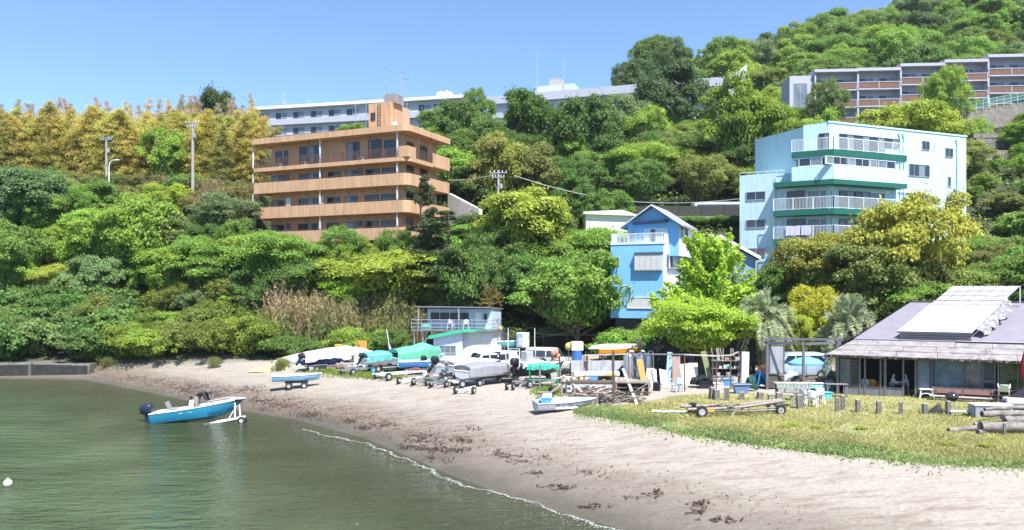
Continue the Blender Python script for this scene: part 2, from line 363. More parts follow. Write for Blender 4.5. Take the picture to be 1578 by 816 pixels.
def build_sea():
    xs = np.concatenate([[-3000, -800, -300, -160, -110, -80], np.linspace(-64, 24, 221), [30, 45, 70, 150, 400, 3000]])
    ys = np.concatenate([[-3000, -500, -100, -30, 0], np.linspace(8, 74, 166), [78, 90, 130]])
    X, Y = np.meshgrid(xs, ys); d = shore_d(X.ravel(), Y.ravel()); n, k = X.shape
    V = np.stack([X.ravel(), Y.ravel(), np.zeros(n*k)], 1); i = np.arange(n*k).reshape(n, k)
    F = np.stack([i[:-1, :-1].ravel(), i[:-1, 1:].ravel(), i[1:, 1:].ravel(), i[1:, :-1].ravel()], 1)
    keep = (d[F].min(1) < 1.5); F = F[keep]
    me = npmesh('sea', V, F, water_material(), {'depth': np.maximum(-d, 0)*.13}, smooth=True)
    tag(link('sea', me, None), 'calm shallow green sea with small ripples', None, None, 'structure')
build_sea()
def build_foam():
    """thin broken line of foam where the wave washes up, from the middle of the picture to its lower edge"""
    g = np.random.default_rng(4); pts = [(470, 661), (520, 675), (575, 688), (605, 697), (650, 722), (700, 741), (760, 760), (820, 777), (900, 801), (985, 826)]
    P = np.array([tuple(px_at(x, y, CAMH*FPX/(y-HY)))[:2] for x, y in pts]); s = np.concatenate([[0], np.cumsum(np.hypot(*np.diff(P, axis=0).T))])
    t = np.arange(0, s[-1], .09); C = np.stack([np.interp(t, s, P[:, 0]), np.interp(t, s, P[:, 1])], 1)
    T = np.gradient(C, axis=0); T /= np.linalg.norm(T, axis=1)[:, None]; Nn = np.stack([T[:, 1], -T[:, 0]], 1)
    wob = .16*np.sin(t*.9)+.09*np.sin(t*2.7+1)+.05*np.sin(t*7.1); C = C+Nn*wob[:, None]
    V, F = [], []
    for i in range(len(t)):
        gap = math.sin(t[i]*1.7+2*math.sin(t[i]*.41))+.6*math.sin(t[i]*4.3)
        for _ in range(12 if gap > 0 else 8 if gap > -.8 else 4):
            wdt = (.016+.05*abs(math.sin(t[i]*.33))**2)*(1.1 if t[i] > 6 else .6)
            off = g.normal(0, wdt) if g.random() > .18 else g.uniform(-.1, .75); al = g.uniform(-.08, .08); p = C[i]+Nn[i]*off+T[i]*al; r = g.uniform(.008, .024)
            k = len(V); a0 = g.uniform(0, 6.28); z = .012+.02*math.exp(-(off/wdt)**2) if wdt > 0 else .012
            for q in range(5):
                a = a0+q*1.2566; V.append((p[0]+r*math.cos(a)*g.uniform(.6, 1.2), p[1]+r*math.sin(a)*g.uniform(.6, 1.2), z+g.uniform(0, .008)))
            F.append((k, k+1, k+2, k+3, k+4))
    me = bpy.data.meshes.new('sea_foam'); me.from_pydata(V, [], F)
    tag(link('sea_foam', me, mat('foam', (.66, .68, .66), .8, var=.05)), 'thin white line of foam along the water edge', 'foam', None, 'stuff')
build_foam()

# ------------------------------------------------------------------ seaweed and drift on the sand
def on_ground_many(px, py):
    """the same for many beach points at once"""
    px = np.asarray(px, float); py = np.asarray(py, float); z = np.full(px.shape, .6)
    for _ in range(14):
        Y = (CAMH-z)*FPX/(py-HY); X = (px-CX)/FPX*Y; z = .5*z+.5*np.maximum(ground(X, Y), 0)
    return X, Y
def build_wrack():
    g = np.random.default_rng(11); V, F, tone = [], [], []
    def strips(px, py, l0, l1, w0, w1, z0, t0, t1):
        X, Y = on_ground_many(px, py); d = shore_d(X, Y)
        for x, y in zip(X[d > .25], Y[d > .25]):
            L_, w_, tn = g.uniform(l0, l1), g.uniform(w0, w1), g.uniform(t0, t1)
            a = g.normal(2.2, .7); n = 4; k = len(V); cx, cy = x, y
            for i in range(n):
                a += g.normal(0, .55); nx, ny = -math.sin(a), math.cos(a); ww = w_*(1-abs(i-1.5)/2.6); zz = z0+g.uniform(0, .05)
                V.append((cx+nx*ww, cy+ny*ww, zz)); V.append((cx-nx*ww, cy-ny*ww, zz+g.uniform(-.01, .03)))
                cx += math.cos(a)*L_/n; cy += math.sin(a)*L_/n
            for i in range(n-1): F.append((k+2*i, k+2*i+1, k+2*i+3, k+2*i+2)); tone.append(tn)
    # distinct clumps seen on the sand (picture points, half width px, count)
    for (px, py, w_, n) in [(540, 649, 14, 26), (640, 690, 30, 36), (652, 672, 26, 26), (672, 693, 16, 26), (705, 695, 18, 26), (716, 679, 24, 30), (770, 697, 10, 8), (665, 706, 8, 10), (822, 730, 16, 10),
                            (868, 753, 26, 16), (780, 703, 18, 12), (650, 680, 34, 30), (590, 657, 22, 24), (1075, 790, 20, 8), (1110, 802, 26, 10), (1080, 777, 14, 10), (1010, 762, 16, 10), (920, 782, 18, 10),
                            (905, 728, 26, 5), (970, 768, 20, 4), (300, 597, 26, 60), (250, 589, 30, 50), (205, 583, 22, 36), (480, 640, 26, 60), (560, 660, 12, 20), (400, 617, 30, 40), (690, 712, 10, 6),
                            (800, 712, 22, 10), (840, 705, 20, 8), (730, 660, 20, 8), (330, 606, 20, 50), (380, 600, 30, 60), (285, 603, 20, 50), (430, 625, 26, 50)]:
        n = int(n*1.7); strips(px+g.normal(0, w_*.55, n), py+g.normal(0, 2.2 if py > 640 else 3.5, n), .15, .5, .015, .05, .02, 0, .45)
    # the brown tide line: small scraps over a band
    for px0, py0, px1, py1, n, sp in [(140, 577, 300, 600, 700, 5), (280, 596, 480, 632, 1500, 9), (440, 620, 600, 655, 900, 9), (580, 648, 760, 690, 300, 9), (760, 690, 960, 742, 130, 9), (930, 720, 1250, 810, 90, 16), (620, 660, 900, 690, 70, 12)]:
        t = g.random(n); strips(px0+(px1-px0)*t+g.normal(0, 12, n), py0+(py1-py0)*t+g.normal(0, sp, n), .06, .26, .008, .028, .004, .35, 1)
    V = np.array(V); V[:, 2] += np.maximum(ground(V[:, 0], V[:, 1]), 0)
    m = bpy.data.materials.new('dry_seaweed'); m.use_nodes = True; t = m.node_tree; b = t.nodes['Principled BSDF']; b.inputs['Roughness'].default_value = .85
    at = t.nodes.new('ShaderNodeAttribute'); at.attribute_name = 'tone'; cr = t.nodes.new('ShaderNodeValToRGB'); t.links.new(at.outputs['Fac'], cr.inputs[0]); t.links.new(cr.outputs[0], b.inputs['Base Color'])
    e = cr.color_ramp.elements; e[0].color = (.018, .014, .010, 1); e[1].color = (.26, .165, .115, 1); k = e.new(.5); k.color = (.10, .058, .038, 1)
    me = npmesh('seaweed_wrack', V, np.array(F), m, {'tone': np.array(tone)})
    tag(link('seaweed_wrack', me, None), 'scattered dark seaweed and drift scraps along the tide line', 'seaweed', None, 'stuff')
build_wrack()
# ------------------------------------------------------------------ plants: shared meshes
LEAF = leaf_mat('leaves', .45); NEEDLE = leaf_mat('needles', .1, .5, 1.3); DRY = leaf_mat('dry_blades', .3, .6, 1.4, False)
BARK = mat('bark', (.085, .065, .048), .9, var=.3, scale=6, bump=.6)
BARKP = mat('pale_bark', (.16, .13, .10), .9, var=.3, scale=6, bump=.6)
def unit(a): return a/np.maximum(np.linalg.norm(a, axis=1), 1e-6)[:, None]
def leaves(name, P, Nn, size, tone, g, aspect=.5, fold=.22, m=None, T=None):
    """one rhombic leaf per point, folded along its middle, facing Nn"""
    n = len(P); Nn = unit(Nn); t = T if T is not None else g.normal(size=(n, 3)); t = unit(t-Nn*(t*Nn).sum(1)[:, None]); b = np.cross(Nn, t)
    s = (size if np.ndim(size) else np.full(n, size))[:, None]; d = Nn*s*fold
    V = np.stack([P-t*s, P+b*s*aspect+d, P+t*s, P-b*s*aspect+d], 1).reshape(-1, 3); F = np.arange(4*n).reshape(n, 4)
    return npmesh(name, V, F, m or LEAF, {'tone': np.clip(tone, 0, 1)})
def dome_clumps(g, n, rx, rz, zc, low=-.35, jit=.22, lobes=9, lr=.5):
    """clump centres over a crown made of several overlapping lobes of unlike size, so the outline is uneven"""
    i = np.arange(lobes)+.5; ph = i*2.39996+g.uniform(0, 6)+g.normal(0, .3, lobes); cz = low*.6+(.92-low*.6)*(i/lobes)**.9; rr = np.sqrt(np.maximum(1-cz*cz, .02))
    k = .62+g.normal(0, jit*.5, lobes); LC = np.stack([rr*np.cos(ph)*rx*k, rr*np.sin(ph)*rx*k, cz*rz*k], 1); LR = lr*g.uniform(.62, 1.25, lobes); C = []; w_ = LR**2/np.sum(LR**2)
    for c, r, q in zip(LC, LR, w_):
        m = max(3, int(n*q*1.35)); d = unit(g.normal(size=(m, 3))); d[:, 2] = np.where(d[:, 2] < -.45, -d[:, 2], d[:, 2]); p = c+d*r*np.array([rx, rx, rz])*g.uniform(.8, 1.08, m)[:, None]; C.append(p)
    C = np.concatenate(C)
    # drop clumps buried inside other lobes
    inside = np.zeros(len(C), bool)
    for c, r in zip(LC, LR): inside |= (np.linalg.norm((C-c)/np.array([rx, rx, rz]), axis=1) < r*.72)
    C = C[~inside]; C[:, 2] += zc; return C
def crown(name, seed, rx=3.4, rz=2.6, zc=4.4, n=120, per=240, cr=.62, flat=.75, size=.10, low=-.4, jit=.2, aspect=.55, up=.55, lobes=9, lr=.5):
    g = np.random.default_rng(seed); C = dome_clumps(g, n, rx, rz, zc, low, jit, lobes, lr); P, Nn, T, sz = [], [], [], []
    for c in C:
        r = cr*g.uniform(.5, 1.45); k = int(per*(r/cr)**1.6*g.uniform(.7, 1.2))+12; d = unit(g.normal(size=(k, 3))); d[:, 2] = np.where(d[:, 2] < -.3, -d[:, 2], d[:, 2])
        rad = r*(1-.5*g.random(k)**1.6)*np.where(g.random(k) < .2, g.uniform(1, 1.7, k), 1); p = c+d*rad[:, None]*np.array([1, 1, flat]); P.append(p)
        Nn.append(d*.7+np.array([0, 0, up])+g.normal(0, .5, (k, 3))); tn = np.clip(g.normal(.5, .16), .1, .9); T.append(np.clip(tn+g.normal(0, .15, k), 0, 1)); sz.append(size*g.uniform(.5, 1.5, k))
    k = int(len(C)*per*.16); d = unit(g.normal(size=(k, 3))); p = d*np.array([rx, rx, rz])*(g.random(k)**.5*.72)[:, None]; p[:, 2] += zc; P.append(p); Nn.append(d+g.normal(0, .5, (k, 3))); T.append(g.uniform(.1, .5, k)); sz.append(np.full(k, size*1.6))  # filler leaves inside, toned darker: shade of the crown put into colour
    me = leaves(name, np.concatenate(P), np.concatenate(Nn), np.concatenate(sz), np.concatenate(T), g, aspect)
    return me, C
def trunk_for(name, C, h, r=.2, n=9, seed=0, m=None, base=-.6):
    g = np.random.default_rng(seed); b = MB(); lean = g.normal(0, .25, 2)
    b.tube([(0, 0, base), (lean[0]*.3, lean[1]*.3, h*.4), (lean[0], lean[1], h)], [r*1.35, r, r*.7], 7)
    for c in C[g.permutation(len(C))[:n]]:
        s = Vector((lean[0]*.6, lean[1]*.6, h*g.uniform(.6, .98))); e = Vector(c); mid = (s+e)/2+Vector((g.normal(0, .2), g.normal(0, .2), g.normal(.15, .2)))
        b.tube([s, mid, e], [r*.5, r*.32, r*.1], 5)
    o = b.build(name, m or BARK, None, True); me = o.data; bpy.data.objects.remove(o); return me
PROTO = {}
def proto(kind, crown_me, trunk_me, h): PROTO[kind] = (crown_me, trunk_me, h)     # h: top of the unscaled plant
for k, kw in {
    'round1': dict(seed=1), 'round2': dict(seed=2, rx=3.1, rz=3.0, lobes=11, lr=.46), 'round3': dict(seed=3, rx=3.8, rz=2.3, jit=.3, lobes=8, lr=.55),
    'fine1': dict(seed=4, n=170, per=150, cr=.5, size=.078, lobes=12, lr=.44), 'fine2': dict(seed=5, rx=3.2, rz=2.9, n=180, per=145, cr=.48, size=.075, lobes=10, lr=.5),
    'layer1': dict(seed=6, rx=3.8, rz=2.2, n=110, per=270, cr=.72, flat=.5, size=.09, jit=.34, up=.9, lobes=11, lr=.42), 'layer2': dict(seed=7, rx=3.5, rz=2.7, n=120, per=260, cr=.68, flat=.52, size=.09, jit=.3, up=.9, lobes=13, lr=.4),
    'open1': dict(seed=8, rx=3.6, rz=2.7, n=90, per=200, cr=.62, flat=.6, size=.09, jit=.4, up=.8, lobes=10, lr=.36),
}.items():
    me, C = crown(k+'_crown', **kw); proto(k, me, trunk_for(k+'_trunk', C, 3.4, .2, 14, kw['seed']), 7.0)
def shrub(k, seed, rx=1.6, rz=1.15, n=90, per=110, cr=.32, size=.06, aspect=.5, flat=.8, jit=.25, up=.5):
    me, C = crown(k+'_foliage', seed, rx, rz, .75, n, per, cr, flat, size, -.2, jit, aspect, up=up); proto(k, me, trunk_for(k+'_stems', C, .6, .05, 9, seed, base=-.4), 1.9)
shrub('bush1', 21); shrub('bush2', 22, 1.9, .95, 100); shrub('bush3', 23, 1.5, 1.3, 110, 90, .28, .05); shrub('bigleaf', 24, 1.6, 1.2, 90, 60, .36, .105, .6, .6)
def feather(k, seed, nb=42, h=7.6):
    """upright plumes of small bright leaves along rising branches"""
    g = np.random.default_rng(seed); P, Nn, T, b = [], [], [], MB(); b.tube([(0, 0, -.6), (.05, 0, h*.5), (0, .05, h*.95)], [.17, .11, .03], 7)
    for i in range(nb):
        z0 = h*g.uniform(.18, .88); a = g.uniform(0, 6.28); L = (1.15-z0/h)*3.1*g.uniform(.75, 1.2)+.35; el = g.uniform(.35, .95); d = np.array([math.cos(a)*math.cos(el), math.sin(a)*math.cos(el), math.sin(el)])
        s = np.array([0, 0, z0]); e = s+d*L; mid = s+d*L*.5-np.array([0, 0, .12*L]); b.tube([s, mid, e], [.05, .03, .008], 4)
        kk = int(230*L/2); t = g.random(kk)**.75; ln = s+(mid-s)*np.minimum(t*2, 1)[:, None]+(e-mid)*np.maximum(t*2-1, 0)[:, None]
        off = g.normal(0, .27, (kk, 3))*(1.2-t)[:, None]; P.append(ln+off); Nn.append(g.normal(0, .7, (kk, 3))+np.array([0, 0, .8])); T.append(np.clip(g.normal(.5, .2)+g.normal(0, .15, kk), 0, 1))
    me = leaves(k+'_crown', np.concatenate(P), np.concatenate(Nn), .10, np.concatenate(T), g, .55); o = b.build('t', BARK, None, True); tm = o.data; bpy.data.objects.remove(o); proto(k, me, tm, h)
feather('feather1', 31, 85); feather('feather2', 32, 60, 6.5)
def bamboo(k, seed, h=11.5, lean=1.3, bare=.34, full=1.0):
    """one bamboo cane: soft drooping sprays all the way up, nodding thin tip"""
    g = np.random.default_rng(seed); a = g.uniform(0, 6.28); t = np.linspace(0, 1, 9); X = lean*t**2.8
    pts = [(X[i]*math.cos(a), X[i]*math.sin(a), -.5+h*t[i]*(1-.07*t[i]**4)) for i in range(9)]; b = MB(); b.tube(pts, [.05*(1-.9*q)+.004 for q in t], 5)
    pa = np.array(pts); P, Nn, T, TT = [], [], [], []
    for i in range(int(90*full)):
        q = bare+(1-bare)*g.random()**.9; c = np.array([np.interp(q, t, pa[:, j]) for j in range(3)]); env = np.interp(q, [bare, bare+.15, .6, .8, .92, 1], [.5, 1.0, 1.15, .85, .4, .16])*g.uniform(.6, 1.25)
        az = g.uniform(0, 6.28); d = np.array([math.cos(az), math.sin(az), g.uniform(.2, .9)]); kk = int(58*env+8)
        s = g.random(kk); ln = c+d*(s*env)[:, None]; ln[:, 2] -= .75*env*s**2; P.append(ln+g.normal(0, .11, (kk, 3))); dd = np.tile(d*.6, (kk, 1)); dd[:, 2] -= .5+1.1*s; TT.append(dd+g.normal(0, .4, (kk, 3)))
        Nn.append(g.normal(0, .8, (kk, 3))+np.array([0, -.2, .5])); T.append(np.clip(g.normal(.5, .14)+g.normal(0, .14, kk), 0, 1))
    me = leaves(k+'_foliage', np.concatenate(P), np.concatenate(Nn), .095, np.concatenate(T), g, .22, T=np.concatenate(TT), m=leaf_mat('bamboo_leaves', .45, .9, 1.4, False)); o = b.build('t', mat('bamboo_cane', (.33, .30, .13), .5), None, True); tm = o.data; bpy.data.objects.remove(o); proto(k, me, tm, h)
bamboo('bamboo1', 41, bare=.1, full=2.6); bamboo('bamboo2', 42, 11.5, 1.9, .08, 2.8); bamboo('bamboo3', 43, 11.5, .9, .12, 2.6); bamboo('bamboo4', 44, 11.5, .7, .5, .8)
def reeds(k, seed, n=70, h=3.2, rx=.9):
    """dry upright stalks with ragged plumes"""
    g = np.random.default_rng(seed); b = MB(); P, Nn, T, TT = [], [], [], []
    for i in range(n):
        x, y = g.normal(0, rx*.5, 2); hh = h*g.uniform(.6, 1.05); lx, ly = g.normal(0, .32, 2); pts = [(x, y, -.3), (x+lx*.3, y+ly*.3, hh*.6), (x+lx, y+ly, hh)]; b.tube(pts, [.014, .01, .004], 3, False)
        kk = 34; s = g.random(kk)**.6; p = np.array([[np.interp(q, [0, .6, 1], [pts[j][c] for j in range(3)]) for c in range(3)] for q in s]); P.append(p+g.normal(0, .09, (kk, 3))); TT.append(np.tile([lx, ly, hh], (kk, 1))+g.normal(0, hh*.45, (kk, 3))); Nn.append(g.normal(0, 1, (kk, 3))); T.append(np.clip(g.normal(.5, .2)+g.normal(0, .15, kk), 0, 1))
    me = leaves(k+'_plumes', np.concatenate(P), np.concatenate(Nn), .15, np.concatenate(T), g, .17, T=np.concatenate(TT), m=DRY); o = b.build('t', mat('dry_stalk', (.30, .23, .14), .8), None); tm = o.data; bpy.data.objects.remove(o); proto(k, me, tm, h)
reeds('reeds1', 51); reeds('reeds2', 52, 80, 3.2, 1.2)
def pine(k, seed, h=9.0):
    g = np.random.default_rng(seed); b = MB(); b.tube([(0, 0, -.6), (.3, 0, h*.35), (-.15, .1, h*.7), (.1, 0, h)], [.24, .18, .11, .04], 7); P, Nn, T = [], [], []
    for i in range(26):
        z0 = h*g.uniform(.35, 1.0); a = g.uniform(0, 6.28); L = (1.2-z0/h)*2.6*g.uniform(.5, 1.2)+.4; d = np.array([math.cos(a), math.sin(a), g.uniform(.05, .4)]); s = np.array([0, 0, z0]); e = s+d*L; b.tube([s, e], [.06, .02], 4)
        for c in (s+(e-s)*.65, e):
            kk = 170; q = unit(g.normal(size=(kk, 3))); q[:, 2] = np.abs(q[:, 2]); P.append(c+q*np.array([.55, .55, .3])*(g.random(kk)**.4)[:, None]); Nn.append(g.normal(size=(kk, 3))+np.array([0, 0, .5])); T.append(np.clip(g.normal(.5, .2)+g.normal(0, .15, kk), 0, 1))
    me = leaves(k+'_crown', np.concatenate(P), np.concatenate(Nn), .15, np.concatenate(T), g, .22, m=NEEDLE); o = b.build('t', BARK, None, True); tm = o.data; bpy.data.objects.remove(o); proto(k, me, tm, h)
pine('pine1', 61)
def palm(k, seed, h=3.0, nf=46, L=2.6, droop=1.0, fan=False):
    """feather palm: arching fronds with leaflets on a stout trunk"""
    g = np.random.default_rng(seed); b = MB(); b.tube([(0, 0, -.5), (.06, 0, h*.5), (0, 0, h)], [.3, .24, .26], 9); P, Nn, T, TT, S_ = [], [], [], [], []
    for z in np.arange(.3, h, .22): b.tube([(0, 0, z), (0, 0, z+.1)], [.29, .26], 9)
    for i in range(nf):
        a = i*2.39996+g.normal(0, .2); el = 1.35-1.75*(i/nf)+g.normal(0, .12); LL = L*g.uniform(.8, 1.1); d = np.array([math.cos(a)*math.cos(el), math.sin(a)*math.cos(el), math.sin(el)]); tn = np.clip(g.normal(.5, .18), 0, 1)
        if fan:
            s0 = np.array([0, 0, h])+d*LL*.45; b.tube([(0, 0, h-.1), s0], [.03, .02], 4); kk = 30; side = np.cross(d, [0, 0, 1.]); side /= np.linalg.norm(side)+1e-6
            an = np.linspace(-1.25, 1.25, kk); dd = d*np.cos(an)[:, None]+side*np.sin(an)[:, None]; dd[:, 2] -= .25+.35*np.abs(an)
            P.append(s0+dd*LL*.24); TT.append(dd); nn = np.cross(d, side); Nn.append(np.tile(nn, (kk, 1))+g.normal(0, .12, (kk, 3))); S_.append(np.full(kk, LL*.26)); T.append(np.full(kk, tn)); continue
        s = np.linspace(0, 1, 14); pts = np.array([0, 0, h])+d*LL*s[:, None]; pts[:, 2] -= droop*LL*.62*s**2.1*(.5+.6*math.cos(el)); pts[:, :2] *= (1-.12*s**3)[:, None]
        b.tube([tuple(p) for p in pts[::2]], [.035, .03, .025, .02, .014, .009, .005], 4)
        for sd in (-1, 1):
            kk = 46; q = np.linspace(.16, 1, kk); c = np.stack([np.interp(q, s, pts[:, j]) for j in range(3)], 1); tan = np.stack([np.interp(q, s, np.gradient(pts[:, j])) for j in range(3)], 1); tan = unit(tan); side = np.cross(tan, [0, 0, 1.]); side = unit(side)*sd
            ll = .52*np.sin(np.pi*np.clip(q*.9+.08, 0, 1))**.6*g.uniform(.85, 1.1, kk)*LL/2.6; dirv = unit(side*.85+tan*.75+np.array([0, 0, .32])+g.normal(0, .1, (kk, 3))); P.append(c+dirv*ll[:, None]*.5); TT.append(dirv); Nn.append(np.cross(dirv, tan)*sd+g.normal(0, .2, (kk, 3))); S_.append(ll*.52); T.append(np.clip(tn+g.normal(0, .1, kk), 0, 1))
    me = leaves(k+'_fronds', np.concatenate(P), np.concatenate(Nn), np.concatenate(S_), np.concatenate(T), g, .15, T=np.concatenate(TT)); o = b.build('t', BARKP, None, True); tm = o.data; bpy.data.objects.remove(o); proto(k, me, tm, h+L*.7)
palm('palm1', 71, 3.2); palm('palm2', 72, 1.9, 52, 2.9); palm('palm3', 73, 3.6, 34, 1.5, 1.0, True)
def twiggy(k, seed, h=3.0):
    g = np.random.default_rng(seed); b = MB()
    def br(p, d, L, r, lv):
        e = p+d*L; b.tube([p, p+d*L*.5+Vector((g.normal(0, .05), g.normal(0, .05), 0)), e], [r, r*.8, r*.55], 4, False)
        if lv == 0: return
        for _ in range(4 if lv > 1 else 5):
            q = Vector((d.x+g.normal(0, .55), d.y+g.normal(0, .55), d.z+g.normal(.15, .35))).normalized(); br(p+d*L*g.uniform(.45, 1), q, L*g.uniform(.5, .75), r*.5, lv-1)
    for _ in range(5): br(Vector((g.normal(0, .1), g.normal(0, .1), -.2)), Vector((g.normal(0, .35), g.normal(0, .35), 1)).normalized(), h*.42, .045, 3)
    o = b.build('t', mat('grey_twigs', (.30, .25, .21), .9), None); tm = o.data; bpy.data.objects.remove(o); return tm
TWIG = twiggy('twig', 81)

# ------------------------------------------------------------------ plants: placing them
PN = {'round': ('crown', 'trunk'), 'fine': ('crown', 'trunk'), 'layer': ('crown', 'trunk'), 'open': ('crown', 'trunk'), 'feather': ('crown', 'trunk'), 'pine': ('crown', 'trunk'), 'bush': ('foliage', 'stems'), 'bigleaf': ('foliage', 'stems'), 'bamboo': ('foliage', 'cane'), 'reeds': ('plumes', 'stalks'), 'palm': ('fronds', 'trunk')}
def plant(kind, name, label, cat, x, y, h, wd=None, color=(.07, .12, .02), group=None, rz=None, z=None, sink=0.0):
    """a plant of height h (and crown width wd) standing at x, y"""
    cm, tm, ph = PROTO[kind]; s = h/ph; z = gz(x, y) if z is None else z
    o = thing(name, label, cat, (x, y, z-sink), rnd.uniform(0, 6.28) if rz is None else rz, group)
    cw = {'bush': 3.6, 'bigle': 3.6, 'bambo': 2.4, 'reeds': 2.2, 'palm1': 5, 'palm2': 5.4, 'palm3': 3, 'feath': 4.6, 'pine1': 4.4}.get(kind[:5], {'bush': 3.6}.get(kind[:4], 7.6))
    sx = s if wd is None else wd/cw
    o.scale = (sx, sx, s)
    base = ''.join(c for c in kind if not c.isdigit()); pc, pt = PN[base]
    c = link(pc, cm, None, o); c.color = (*color, 1); t = link(pt, tm, None, o)
    return o
def jitter(c, a=.16):
    k = 1+rnd.uniform(-a, a); return tuple(max(.004, v*k*(1+rnd.uniform(-a*.5, a*.5))) for v in c)
DARKG, MIDG, GREEN, LIME, YELG, OLIVE, GREYG, BAMB = (.10, .17, .04), (.135, .22, .046), (.165, .27, .05), (.205, .30, .048), (.26, .315, .05), (.185, .22, .06), (.155, .205, .085), (.46, .42, .13)
